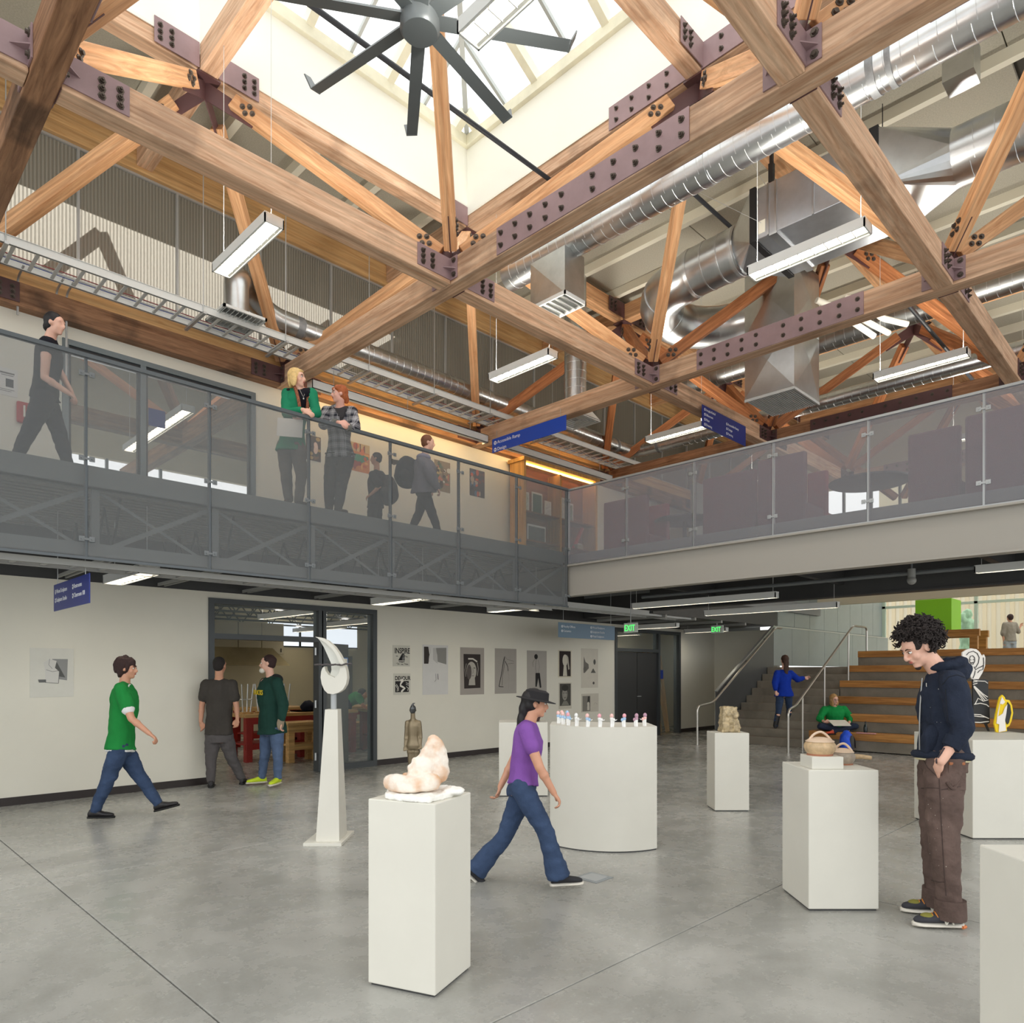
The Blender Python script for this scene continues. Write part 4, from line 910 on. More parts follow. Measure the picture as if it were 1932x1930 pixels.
class Fig:
    def __init__(s, label, D, J, f, up=(0, 0, 1), sc=1.0, sk='pale', root=None, fem=False, voxel=.010, detail=1, group=None, seed=1, hf=None):
        s.D = D; s.J = {}
        for k, j in J.items(): s.J[k] = at(j[0], j[1], D=D+(j[2] if len(j) > 2 else 0))
        j = s.J; s.sc = sc; s.fem = fem; s.vox = voxel; s.detail = detail; s.seed = seed
        cv = lambda q: (RT*q[0]+FW*q[1]+UP*(q[2] if len(q) > 2 else 0)).normalized()
        s.bf = cv(f); s.hf = cv(hf) if hf else s.bf
        s.skin = skin(sk)
        base = root or Vector(((j['anL'].x+j['anR'].x)/2, (j['anL'].y+j['anR'].y)/2, min(j['anL'].z, j['anR'].z)-.09*sc))
        s.o = thing('person', base, label, 'person', group)
    def body(s, hands=True, head=True):
        j = s.J; k = s.sc; mb = MB(); f = s.bf
        s.hipc = (j['hipL']+j['hipR'])/2; s.shc = (j['shL']+j['shR'])/2
        s.axis_sh = (j['shR']-j['shL']); s.axis_hp = (j['hipR']-j['hipL'])
        spine = (s.shc-s.hipc)
        s.trings = []
        wm_ = .92 if s.fem else 1
        prof = [(-.16, .150, .105, -.01), (0, .165*(1.08 if s.fem else 1), .115, -.01), (.22, .150*(.92 if s.fem else 1), .105, .0), (.42, .135*(.9 if s.fem else 1.04), .098, .0), (.65, .150*wm_, .112, .01), (.85, .158*wm_, .112, .01), (1.0, .145*wm_, .085, -.0), (1.1, .075, .06, -.01)]
        for t, hw, hd, fo in prof:
            la = s.axis_hp.normalized().lerp(s.axis_sh.normalized(), max(0, min(1, t))); la.normalize()
            sd = spine.normalized(); fr = sd.cross(la); fr = fr if fr.dot(f) > 0 else -fr; fr.normalize()
            s.trings.append((s.hipc+spine*t+fr*(fo*k), la*hw*k, fr*hd*k))
        loft(mb, s.trings)
        for sd in 'LR':
            limb(mb, [s.shc+UP*.055*k, s.shc.lerp(j['sh'+sd], .8)+UP*.012*k], [.045*k, .042*k])
            limb(mb, [j['sh'+sd], j['el'+sd], j['wr'+sd]], [.052*k, .040*k, .027*k])
            mb.ell(j['sh'+sd].lerp(j['el'+sd], .35), (.052*k,)*3); mb.ell(j['el'+sd].lerp(j['wr'+sd], .3), (.042*k,)*3)
            limb(mb, [j['hip'+sd], j['kn'+sd], j['an'+sd]], [.088*k, .056*k, .038*k])
            mb.ell(j['hip'+sd].lerp(j['kn'+sd], .3), (.085*k,)*3); mb.ell(j['kn'+sd].lerp(j['an'+sd], .3)-f*.01, (.057*k,)*3)
            fd = s.footdir(sd); ti = getattr(s, 'tilt', {}).get(sd, 0); fd = fd*math.cos(ti)+UP*math.sin(ti); fu = UP*math.cos(ti)-s.footdir(sd)*math.sin(ti); an = j['an'+sd]; limb(mb, [an-fu*.03*k-fd*.015*k, an+fd*.09*k-fu*.048*k], [.028*k, .022*k], sub=3)
            if hands: s.hand(mb, sd)
        # neck and head
        hc = j['head']; u = (hc-s.shc-f*.02); u = (u.normalized()*.35+UP*.65).normalized() if 'hup' not in s.__dict__ else s.hup
        hf = (s.hf-u*s.hf.dot(u)).normalized(); s.hT = Matrix((hf.cross(u).normalized()*k, hf*k, u*k)).transposed().to_4x4(); s.hT.translation = hc
        limb(mb, [s.shc+spine.normalized()*.02*k, hc-u*.06*k-hf*.02*k], [.062*k, .052*k])
        T = s.hT
        mb.ell((0, -.012, .028), (.073, .092, .085), T); mb.ell((0, .03, .02), (.062, .060, .075), T)
        mb.ell((0, .025, -.045), (.052, .058, .062), T); mb.ell((0, .058, -.088), (.026, .024, .022), T)
        mb.ell((.03, .052, -.028), (.028, .026, .03), T); mb.ell((-.03, .052, -.028), (.028, .026, .03), T)
        nv = [Vector((0, .088, .012)), Vector((0, .104, -.018)), Vector((0, .104, -.030))]; limb(mb, [T @ v for v in nv], [.009*k, .012*k, .012*k], sub=3)
        mb.ell((.011, .094, -.031), (.009, .010, .008), T); mb.ell((-.011, .094, -.031), (.009, .010, .008), T)
        mb.ell((0, .082, -.056), (.022, .010, .011), T)
        for x in (-1, 1):
            mb.ell((x*.032, .074, .032), (.026, .014, .010), T)          # brow ridge
            mb.ell((x*.075, -.004, -.004), (.010, .019, .030), T)       # ear
        s.bodymesh = remesh(mb, 'body', s.skin, s.vox, 2, parent=s.o, seed=s.seed)
        if s.detail: s.face()
        return s
    def face(s, brow=(70, 46, 32), lip=(186, 104, 96), eye=(70, 50, 36)):
        T = s.hT
        for x in (-1, 1):
            e = MB().ell((x*.031, .079, .008), (.0135, .010, .0085), T, 10, 8).build('eye', M('eye_white', (232, 228, 222), .3), s.o, smooth=60)
            MB().ell((x*.031, .0875, .008), (.0058, .0025, .0062), T, 10, 6).build('iris', M('iris_%d' % eye[0], eye, .2), e)
            mb = MB(); mb.tube([T @ Vector((x*(.014+.036*i/5), .0905-.012*(i/5)**2, .027+.006*math.sin(i/5*3.1))) for i in range(6)], [.003*s.sc]*6, 6); mb.build('eyebrow', M('brow_%d' % brow[0], brow, .9), s.o)
            mb = MB(); mb.tube([T @ Vector((x*(.018+.027*i/5), .0900-.010*(i/5)**2, .0135+.005*math.sin(i/5*3.1))) for i in range(6)], [.0016*s.sc]*6, 5); mb.build('eyelid', M('brow_%d' % brow[0], brow, .9), s.o)
        MB().ell((0, .0885, -.052), (.021, .0055, .0038), T, 12, 6).ell((0, .0885, -.0595), (.018, .0060, .0050), T, 12, 6).build('lips', M('lips_%d' % lip[0], lip, .5), s.o, smooth=60)
    def footdir(s, sd):
        j = s.J
        if 'toe'+sd in j: d = j['toe'+sd]-j['an'+sd]; d.z = 0; return d.normalized()
        return s.bf
    def hand(s, mb, sd):
        j = s.J; k = s.sc; w_ = j['wr'+sd]
        tip = j.get('ha'+sd, w_+(w_-j['el'+sd]).normalized()*.16*k)
        d = (tip-w_).normalized(); n = s.bf if abs(d.dot(s.bf)) < .8 else UP
        lat = d.cross(n).normalized(); nn = lat.cross(d)
        T = Matrix((lat, d, nn)).transposed().to_4x4(); T.translation = w_
        mb.ell((0, .048*k, 0), (.040*k, .052*k, .017*k), T); mb.ell((0, .01*k, 0), (.026*k, .03*k, .02*k), T)
        inward = 1 if (s.bf.dot(nn) >= 0) else -1
        cl = getattr(s, 'curl', .55)
        for i, (x, L) in enumerate(((-.028, .070), (-.010, .080), (.009, .076), (.027, .060))):
            p = Vector((x, .085, 0))*k; a = 0; pts = [T @ p]
            for seg in (.42, .32, .26):
                a += cl*(1+.15*i); p = p+Vector((x*.06, math.cos(a), -inward*math.sin(a)))*(L*seg*k); pts.append(T @ p)
            limb(mb, pts, [.0095*k, .009*k, .0085*k, .007*k], 8, 2)
        sx = 1 if sd == 'L' else -1
        limb(mb, [T @ (Vector(v)*k) for v in ((sx*.026, .025, 0), (sx*.052, .052, -inward*.012), (sx*.050, .082, -inward*.024))], [.014*k, .0115*k, .009*k], 8, 3)
    # clothing -------------------------------------------------
    def top(s, name, mat, lo=0, sleeve=1.0, g=.018, wr=.010, voxel=.012, hem=True, collar=True, fat=1.0, hi=7, loose=0):
        j = s.J; k = s.sc; mb = MB(); R_ = [(c, a+a.normalized()*g, b+b.normalized()*g) for c, a, b in s.trings]
        spine = (s.shc-s.hipc)
        c0, a0, b0 = R_[1]; rr = []
        for i, (c, a, b) in enumerate(R_[:-1]):
            if i == 0: c = s.hipc+spine*lo; a, b = R_[1][1]*1.06, R_[1][2]*1.12
            if i == 1 and lo > .0: c = s.hipc+spine*(lo+.02)
            rr.append((c, a*fat*(1+loose*(1 if i < 4 else 0)), b*fat*(1+loose*(1 if i < 4 else 0))))
        cn, an_, bn = s.trings[-1]; rr.append((s.shc+spine.normalized()*.075*k, an_*1.12, bn*1.15)) if collar else rr.append((s.shc+spine.normalized()*.035*k, an_*1.5, bn*1.2))
        loft(mb, rr)
        for sd in 'LR':
            a, b, c = j['sh'+sd], j['el'+sd], j['wr'+sd]
            if sleeve <= .5: e = a.lerp(b, sleeve*2); limb(mb, [a, e], [.064*k+g*.5, .056*k+g*.7])
            else: e = b.lerp(c, (sleeve-.5)*2*.93); limb(mb, [a, b, e], [.060*k+g*.6, .050*k+g*.7, .038*k+g*.5])
            mb.ell(a+(s.shc-a)*.25, (.070*k,)*3); limb(mb, [s.shc+UP*.045*k, s.shc.lerp(a, .8)+UP*.010*k], [.050*k+g*.4, .046*k+g*.4])
        o = remesh(mb, name, mat, voxel, 3, wr, (10, 10, 7), s.seed, s.o); s.topo = o; return o
    def legs(s, name, mat, end=1.0, g=.014, wr=.009, voxel=.012, hemr=.052, flare=0, waist=.14):
        j = s.J; k = s.sc; mb = MB(); spine = (s.shc-s.hipc)
        rr = []
        for i in (0, 1, 2):
            c, a, b = s.trings[i]; rr.append((c if i < 2 else s.hipc+spine*waist, a+a.normalized()*g*.7, b+b.normalized()*g*.7))
        loft(mb, rr)
        for sd in 'LR':
            h_, n_, a_ = j['hip'+sd], j['kn'+sd], j['an'+sd]; e = n_.lerp(a_, end)
            limb(mb, [h_, h_.lerp(n_, .5), n_, n_.lerp(e, .5), e-UP*.015*k], [.088*k+g, .080*k+g, .060*k+g, .052*k+g*.9+flare*.4, hemr*k+flare], endball=False)
        return remesh(mb, name, mat, voxel, 3, wr, (9, 9, 14), s.seed+5, s.o)
    def shoe(s, sd, mat, sole, name='shoe', accents=None, h=.0):
        j = s.J; k = s.sc; a = j['an'+sd]; d = s.footdir(sd); tilt = getattr(s, 'tilt', {}).get(sd, 0)
        d = (d*math.cos(tilt)+UP*math.sin(tilt)).normalized(); lat = d.cross(UP).normalized(); u = lat.cross(d)
        T = Matrix((lat, d, u)).transposed().to_4x4(); T.translation = a-u*.085*k
        mb = MB()
        prof = [(-.065, .026, .05, .040), (-.045, .034, .085, .046), (.0, .036, .095, .048), (.05, .038, .075, .040), (.10, .045, .055, .030), (.15, .045, .046, .024), (.185, .034, .036, .018), (.205, .014, .026, .010)]
        loft(mb, [(T @ (Vector((0, y, z0))*k), (T.to_3x3() @ Vector((w_, 0, 0)))*k, (T.to_3x3() @ Vector((0, 0, hh)))*k) for y, w_, hh, z0 in [(p[0], p[1], p[2]/2, .022+p[2]/2) for p in prof]], 16)
        o = remesh(mb, name, mat, .007, 2, parent=s.o)
        ms = MB(); loft(ms, [(T @ (Vector((0, y, .014))*k), (T.to_3x3() @ Vector((w_+.006, 0, 0)))*k, (T.to_3x3() @ Vector((0, 0, .013)))*k) for y, w_ in ((-.072, .015), (-.06, .032), (0, .037), (.09, .046), (.16, .047), (.195, .036), (.213, .012))], 16)
        ms.build('sole', sole, o, smooth=50); s.shoeT = T; return o
    def hair_cap(s, mat, lift=.014, back=.0, wr=.006, extra=(), voxel=.008, name='hair', hairline=.055):
        T = s.hT; mb = MB(); mb.ell((0, -.026, .040), (.073+lift, .088+lift, .082+lift), T)
        mb.ell((0, -.045, -.005), (.066+lift, .058+lift, .07), T)
        for c, r in extra: mb.ell(c, r, T)
        return remesh(mb, name, mat, voxel, 2, wr, (22, 22, 9), s.seed, s.o)
def strands(T, roots, mat, parent, fall, n=120, r=.0035, seed=1, wave=.006):
    rnd = random.Random(seed); mb = MB()
    for i in range(n):
        p = Vector(roots(rnd)); pts = [T @ p]; d = fall(p, rnd)
        ph = rnd.random()*6
        for k in range(1, 8):
            q = p+Vector(d)*(k/7)+Vector((wave*math.sin(ph+k*1.3), wave*math.cos(ph+k*1.1), 0)); pts.append(T @ q)
        mb.tube(pts, [r, r, r, r, r, r*.8, r*.6, r*.3], 5)
    return mb.build('hair_strands', mat, parent, kind='stuff', smooth=60)

m_jean = cloth('blue_denim', (58, 74, 102), .18, .3, .9, 9); m_dkjean = cloth('dark_denim', (44, 52, 70), .18); m_greytr = cloth('grey_trousers', (92, 88, 88))
m_shoe_d = M('dark_shoe_leather', (34, 32, 34), .5); m_sole_d = M('dark_rubber_sole', (28, 28, 28), .7); m_sole_w = M('pale_rubber_sole', (220, 214, 202), .7)

# 1 --- curly haired man at the right
J = dict(head=(1733, 1222), shL=(1796, 1286, -.17), shR=(1768, 1284, .18), elL=(1817, 1374, -.24), elR=(1795, 1380, .26), wrL=(1776, 1436, -.235), wrR=(1750, 1430, .20), haL=(1757, 1472, -.10), haR=(1732, 1462, .15),
         hipL=(1783, 1432, -.09), hipR=(1772, 1430, .10), knL=(1780, 1578, -.13), knR=(1764, 1570, .13), anL=(1793, 1722, -.13), anR=(1768, 1698, .14), toeL=(1713, 1722, -.10), toeR=(1708, 1700, .18))
p1 = Fig('man with dark curly hair in navy hoodie and brown work trousers looking down', 4.60, J, (-1, -.08), sc=1.05, voxel=.0065, seed=3, hf=(-1, -.05, -.42))
p1.hup = (UP*.9-RT*.50).normalized(); p1.curl = .25
p1.body(); 
m_navy = cloth('navy_fleece', (38, 44, 58), .16, .35, .95, 6)
hood = p1.top('hoodie', m_navy, lo=.02, sleeve=.74, g=.026, wr=.015, voxel=.010, fat=1.0)
mb = MB(); c = p1.shc+UP*.078-RT*.005; mb.ell(c+RT*.045-UP*.03, (.115, .115, .075), Matrix.Identity(4)); mb.ell(c+RT*.085-UP*.005, (.075, .09, .068)); mb.tube([c+Vector((.098*math.cos(t), .098*math.sin(t), 0))+RT*.015+UP*(.030+.022*((Vector((math.cos(t), math.sin(t), 0))).dot(RT))) for t in [k*math.pi/8 for k in range(16)]], .032, 10, closed=True)
remesh(mb, 'hood', m_navy, .010, 3, .012, (14, 14, 14), 4, p1.o)
# cuffs, waistband rib, kangaroo pocket, zip and chest lettering
wb = MB(); sp = (p1.shc-p1.hipc).normalized()
R_ = p1.trings[1]; base = p1.hipc+(p1.shc-p1.hipc)*.045
wb.tube([base+R_[1].normalized()*((R_[1].length+.028)*math.cos(t))+R_[2].normalized()*((R_[2].length+.032)*math.sin(t)) for t in [k*2*math.pi/28 for k in range(28)]], .026, 8, closed=True); wb.build('waistband', m_navy, p1.o, smooth=60)
e = p1.J['elL'].lerp(p1.J['wrL'], .42); d_ = (p1.J['wrL']-p1.J['elL']).normalized(); MB().tube([e-d_*.025, e+d_*.04], [.062, .052], 20).build('cuff', m_navy, p1.o, smooth=60)
pk = p1.hipc+(p1.shc-p1.hipc)*.26+p1.bf*.115-FW*.085
mb = MB(); mb.ell((0, 0, 0), (.075, .045, .10), Matrix.Translation(pk) @ zrot(UP) @ Matrix.Rotation(-math.pi/4, 4, 'Z')); mb.cbox((0, 0, -.03), (.13, .07, .11), Matrix.Translation(pk) @ Matrix.Rotation(-math.pi/4, 4, 'Z')); remesh(mb, 'kangaroo_pocket', m_navy, .008, 6, .006, parent=p1.o, seed=8)
zp = [p1.hipc+(p1.shc-p1.hipc)*t+p1.bf*(.150+.010*math.sin(t*3)) for t in (.08, .3, .5, .7, .9, 1.04)]; MB().tube(zp, .005, 6).build('zip', M('zip_grey', (150, 150, 148), .4, .6), p1.o)
text('Radda\nWORKS', .030, frame_T(at(1746, 1298, D=4.60-.155)-FW*.012, RT*.97+FW*.25, UP), m_white, p1.o, depth=.001) if False else None
tr = p1.legs('work_trousers', M('dusty_brown_canvas', (96, 80, 74), .95, 0, .30, 7, .4, 60, .15), g=.028, wr=.009, voxel=.010, hemr=.064, waist=.10)
for sd in 'LR':
    a = p1.J['an'+sd]; MB().tube([a+UP*.085, a-UP*.02, a-UP*.035], [.088, .092, .090], 22).build('turned_cuff', M('dusty_brown_canvas', (96, 80, 74)), p1.o, smooth=60)
# tool pocket, hammer loop and side seam on the near leg
hp = p1.J['hipL']
MB().cbox((0, 0, 0), (.11, .012, .16), Matrix.Translation(hp+RT*.005-FW*.112-UP*.10) @ Matrix.Rotation(-math.pi/4, 4, 'Z'), .005).build('tool_pocket', M('dusty_brown_canvas', (96, 80, 74)), p1.o)
MB().cbox((0, 0, 0), (.10, .014, .02), Matrix.Translation(hp+RT*.005-FW*.112-UP*.015) @ Matrix.Rotation(-math.pi/4, 4, 'Z'), .005).build('wallet', M('tan_leather', (150, 90, 50), .5), p1.o)
MB().tube(smooth_path([hp-RT*.06-FW*.115-UP*.13, hp-RT*.03-FW*.13-UP*.175, hp+RT*.02-FW*.11-UP*.12], .05), .009, 6).build('hammer_loop', M('dusty_brown_canvas', (96, 80, 74)), p1.o)
m_nb = M('charcoal_suede', (52, 52, 58), .8); m_ol = M('olive_mesh', (128, 124, 52), .8); m_or = M('orange_lace', (196, 122, 44), .7)
for sd, ww in (('L', 1), ('R', 1)):
    sh = p1.shoe(sd, m_nb, m_sole_w); T = p1.shoeT; k = p1.sc
    MB().tube([T @ (Vector((x*.04, y, .012))*k) for x, y in ((1, -.05), (.6, -.074), (-.6, -.074), (-1, -.05))], .010, 6).build('heel_rubber', M('orange_rubber', (214, 120, 60), .6), sh)
    mb = MB(); mb.ell((0, .125*k, .060*k), (.034*k, .045*k, .020*k), T); mb.build('toe_mesh', m_ol, sh, smooth=60)
    MB().cbox((-.0 , -.03*k, .075*k), (.075*k, .045*k, .03*k), T, .01).build('heel_patch', m_ol, sh)
    mb = MB()
    for i in range(5):
        y = .03+.018*i; z = .112-.010*i
        mb.tube([T @ (Vector((-.036, y, z-.018))*k), T @ (Vector((-.015, y+.006, z+.003))*k), T @ (Vector((.015, y-.003, z+.003))*k), T @ (Vector((.036, y, z-.018))*k)], .0045, 6)
    for s_ in (-1, 1): mb.tube(smooth_path([T @ (Vector(v)*k) for v in ((0, .03, .115), (s_*.045, .02, .12), (s_*.055, .05, .08), (s_*.01, .045, .10))], .03), .0042, 6)
    mb.build('laces', m_or, sh)
    q = -1 if p1.shoeT.to_3x3().col[0].dot(FW) > 0 else 1
    for s_ in (q,):
        x = s_*.0485; mbn = MB(); P_ = lambda y, z: T @ (Vector((x, y, z))*k)
        for a, b_ in (((.005, .03), (.015, .075)), ((.015, .075), (.045, .03)), ((.045, .03), (.055, .075))): mbn.beam(P_(*a), P_(*b_), .006, .011, up=FW)
        mbn.build('letter_emblem', m_white, sh)
# seams, print, paint flecks and tattoo laid on the cloth and skin
bpy.context.view_layer.update()
def drape(ob, uvs, r, name, mat, parent, lift=.001, ret=False):
    out = []
    for u, v in uvs:
        d = (FW+RT*((u-966)/1344)+UP*((1270-v)/1344)).normalized(); h, loc, nr, _ = ob.ray_cast(CAM-ob.location, d)
        if h: out.append(loc+ob.location+nr*lift)
    if ret: return out
    if len(out) > 1: MB().tube(out, r, 6).build(name, mat, parent, smooth=60)
def fine(a, n=5):
    q = []
    for i in range(len(a)-1): q += [(a[i][0]+(a[i+1][0]-a[i][0])*t/n, a[i][1]+(a[i+1][1]-a[i][1])*t/n) for t in range(n)]
    return q+[a[-1]]
m_seamc = M('navy_seam', (22, 26, 36), .9); m_tseam = M('trouser_seam', (66, 52, 48), .9); trb = [c for c in p1.o.children if c.name.startswith('work_trousers')][0]
drape(hood, fine([(1737, 1350), (1735, 1366), (1738, 1380), (1747, 1390)]), .0035, 'pocket_edge', m_seamc, p1.o)
drape(hood, fine([(1778, 1292), (1790, 1277), (1806, 1273), (1824, 1280)]), .003, 'shoulder_seam', m_seamc, p1.o)
drape(hood, fine([(1784, 1300), (1786, 1330), (1789, 1360)]), .003, 'sleeve_seam', m_seamc, p1.o)
for a in ([(1772, 1470), (1776, 1550), (1781, 1640), (1785, 1690)], [(1738, 1487), (1752, 1486), (1772, 1487)], [(1757, 1660), (1770, 1664), (1782, 1664)], [(1776, 1490), (1800, 1486), (1812, 1484)], [(1742, 1432), (1750, 1448), (1765, 1462), (1778, 1462)]): drape(trb, fine(a), .0028, 'seam', m_tseam, p1.o)
rnd = random.Random(12); fl = MB()
for ob, rg, n_ in ((hood, (1725, 1815, 1290, 1400), 9), (trb, (1745, 1800, 1480, 1640), 14)):
    for _ in range(n_):
        q = drape(ob, [(rnd.uniform(rg[0], rg[1]), rnd.uniform(rg[2], rg[3]))], 0, '', None, None, .0005, True)
        if q: r_ = rnd.uniform(.0007, .0016); fl.ell(q[0], (r_, r_, r_*rnd.uniform(1, 2.5)), seg=6, rings=4)
fl.build('plaster_flecks', m_white, p1.o, kind='stuff')
q = drape(hood, [(1746, 1296)], 0, '', None, None, .004, True)
if q: text('Lade\nDAY', .034, frame_T(q[0]-FW*.006, RT*.95-FW*.3, UP), m_white, p1.o, depth=.001)
ar = p1.bodymesh; drape(ar, fine([(1782, 1411), (1776, 1421), (1770, 1430)]), .007, 'tattoo', M('tattoo_ink', (62, 50, 54), .7), p1.o, -.002)
q = drape(ar, [(1767, 1436)], 0, '', None, None, 0, True)
if q: MB().ell(q[0], (.014, .006, .016)).build('tattoo_disc', M('tattoo_ink', (62, 50, 54), .7), p1.o, smooth=60)
b0_ = p1.hipc+(p1.shc-p1.hipc)*.0; MB().tube([b0_+R_[1].normalized()*((R_[1].length+.018)*math.cos(t))+R_[2].normalized()*((R_[2].length+.020)*math.sin(t)) for t in [k*2*math.pi/28 for k in range(28)]], .016, 8, closed=True).build('shirt_hem', M('cream_cotton', (222, 210, 170), .9), p1.o, smooth=60)
# small beard and the mass of curls
T = p1.hT
MB().ell((0, .062, -.104), (.020, .018, .016), T).build('goatee', M('dark_hair', (38, 30, 28), .85), p1.o, smooth=60)
m_dhair = M('dark_hair', (38, 30, 28), .85, 0, .25, 40)
p1.hair_cap(m_dhair, .010, extra=(((0, -.02, .08), (.08, .09, .05)),), wr=.02, voxel=.009)
rnd = random.Random(5); mb = MB()
for i in range(800):
    th = rnd.uniform(0, 2*math.pi); ph = rnd.uniform(-.75, 1.57); n_ = Vector((math.cos(ph)*math.cos(th), math.cos(ph)*math.sin(th), math.sin(ph)))
    if n_.y > .55 and n_.z < .42: continue
    if n_.y > .1 and n_.z < -.0: continue
    c = Vector((0, -.030, .048))+Vector((n_.x*.098, n_.y*.108, n_.z*.100))
    ln = rnd.uniform(.028, .062); a = n_.orthogonal().normalized(); b_ = n_.cross(a); rr = rnd.uniform(.007, .013); w0 = rnd.uniform(0, 6)
    dr = (n_+Vector((rnd.uniform(-.5, .5), rnd.uniform(-.5, .5), rnd.uniform(-.6, .3)))).normalized()
    mb.tube([T @ (c+dr*(ln*t/9)+a*(rr*math.cos(w0+t*1.15))+b_*(rr*math.sin(w0+t*1.15))) for t in range(10)], [.0052]*8+[.004, .002], 5)
mb.build('curls', m_dhair, p1.o, kind='stuff', smooth=60)

# 2 --- woman in the purple shirt striding right
J = dict(head=(1010, 1328), shR=(992, 1378, -.15), shL=(998, 1380, .16), elR=(1018, 1448, -.20), elL=(966, 1440, .22), wrR=(1045, 1496, -.18), wrL=(944, 1484, .20), haR=(1060, 1518, -.17), haL=(938, 1506, .2),
         hipR=(984, 1486, -.09), hipL=(988, 1486, .10), knR=(1030, 1572, -.11), knL=(952, 1580, .08), anR=(1054, 1652, -.10), anL=(897, 1640, .12), toeR=(1095, 1660, -.06), toeL=(925, 1662, .12))
p2 = Fig('woman striding right in purple t-shirt, flared jeans and black hat with long dark hair', 5.37, J, (1, .05), sc=.90, sk='tan', fem=True, voxel=.009, seed=11)
p2.tilt = {'L': -.75}; p2.body()
p2.top('t_shirt', cloth('purple_cotton', (128, 82, 158), .1), lo=.05, sleeve=.24, g=.014, wr=.008)
p2.legs('flared_jeans', m_jean, flare=.045, g=.010)
for sd in 'LR': p2.shoe(sd, M('dark_canvas_shoe', (40, 40, 44), .8), m_sole_w)
m_bk = M('black_hair', (24, 20, 22), .6, 0, .2, 30)
p2.hair_cap(m_bk, .010, extra=(((0, -.095, -.05), (.05, .045, .08)), ((0, -.11, -.14), (.045, .035, .08)), ((.0, -.12, -.22), (.032, .026, .06))))
hat = MB().lathe([(.0005, .120), (.06, .122), (.088, .105), (.094, .05), (.096, .045), (.150, .036), (.152, .030), (.095, .034), (.085, .03)], seg=28, T=p2.hT @ Matrix.Rotation(-.12, 4, 'X'), sy=1.12).build('hat', M('black_felt', (30, 28, 30), .9), p2.o, smooth=40)

# 3 --- man in green shirt walking right at the left
J = dict(head=(240, 1262), shR=(229, 1302, -.17), shL=(240, 1302, .17), elR=(248, 1356, -.22), elL=(226, 1352, .2), wrR=(282, 1384, -.2), wrL=(222, 1400, .15), haR=(300, 1398, -.2),
         hipR=(226, 1408, -.09), hipL=(230, 1408, .09), knR=(205, 1468, -.10), knL=(262, 1462, .12), anR=(178, 1530, -.08), anL=(300, 1516, .15), toeR=(215, 1535, -.05), toeL=(335, 1520, .17))
p3 = Fig('man in green t-shirt and jeans walking right along the white wall', 7.85, J, (1, .12), sc=.98, sk='tan', voxel=.011, seed=21)
p3.tilt = {'L': .25}; p3.body()
p3.top('undershirt', M('white_cotton', (228, 228, 228), .9), lo=-.10, sleeve=.33, g=.022, wr=.006)
p3.top('t_shirt', cloth('green_cotton', (34, 132, 62), .1), lo=-.06, sleeve=.29, g=.034, wr=.010)
p3.legs('jeans', m_jean, g=.018, wr=.010)
for sd in 'LR': p3.shoe(sd, m_shoe_d, m_sole_d)
m_bro = M('dark_brown_hair', (52, 32, 30), .8, 0, .25, 30)
p3.hair_cap(m_bro, .028, extra=(((0, -.05, -.06), (.07, .05, .05)),), wr=.02)

# 4 --- man in charcoal shirt seen from behind
J = dict(head=(415, 1256), shL=(389, 1292), shR=(438, 1292, .05), elL=(381, 1332, .0), elR=(446, 1332, .05), wrL=(379, 1362, -.03), wrR=(448, 1356, .0), haL=(384, 1378, -.02), haR=(446, 1374),
         hipL=(402, 1386), hipR=(425, 1386, .02), knL=(398, 1432), knR=(437, 1430, .1), anL=(398, 1474, -.02), anR=(457, 1468, .25), toeL=(400, 1476, .25), toeR=(462, 1466, .5))
p4 = Fig('man seen from behind in charcoal t-shirt and grey trousers by the workshop door', 10.0, J, (.15, 1), sc=1.03, sk='tan', voxel=.012, seed=31, detail=0)
p4.body(); p4.top('t_shirt', cloth('charcoal_cotton', (70, 66, 62), .1), lo=.0, sleeve=.30, g=.026)
p4.legs('trousers', m_greytr, g=.018)
for sd in 'LR': p4.shoe(sd, m_shoe_d, m_sole_d)
p4.hair_cap(M('short_dark_hair', (40, 34, 32), .85), .006, wr=.003)

# 5 --- man in dark green hoodie
J = dict(head=(505, 1252), shL=(522, 1288, -.16), shR=(500, 1288, .16), elL=(535, 1330, -.2), elR=(494, 1322, .18), wrL=(530, 1362, -.2), wrR=(491, 1296, .0), haL=(526, 1388, -.22), haR=(496, 1280, -.05),
         hipL=(522, 1374, -.08), hipR=(504, 1374, .10), knL=(524, 1424, -.10), knR=(500, 1424, .08), anL=(524, 1468, -.08), anR=(494, 1466, .10), toeL=(508, 1478, -.3), toeR=(466, 1470, .0))
p5 = Fig('man in dark green hoodie with yellow letters, jeans and neon shoes, dust mask at chin', 10.15, J, (-.75, -.65), sc=1.02, sk='pale', voxel=.011, seed=41, hf=(-1, -.2))
p5.body(); p5.top('hoodie', cloth('dark_green_fleece', (34, 66, 58), .12), lo=-.12, sleeve=.93, g=.036, fat=1.16)
p5.legs('jeans', cloth('faded_denim', (86, 104, 134), .2), g=.012)
for sd in 'LR': p5.shoe(sd, M('neon_yellow_mesh', (208, 232, 40), .6), m_sole_w)
p5.hair_cap(m_bro, .008, wr=.006)
MB().ell((0, .075, -.095), (.045, .040, .038), p5.hT).build('dust_mask', m_white, p5.o, smooth=60)
nf = p5.bf; lt = nf.cross(UP).normalized(); ctr = p5.hipc.lerp(p5.shc, .74)+nf*.188
text('DUCKS', .10, frame_T(ctr+lt*.16, -lt, UP), M('yellow_print', (226, 196, 40), .7), p5.o, depth=.004)
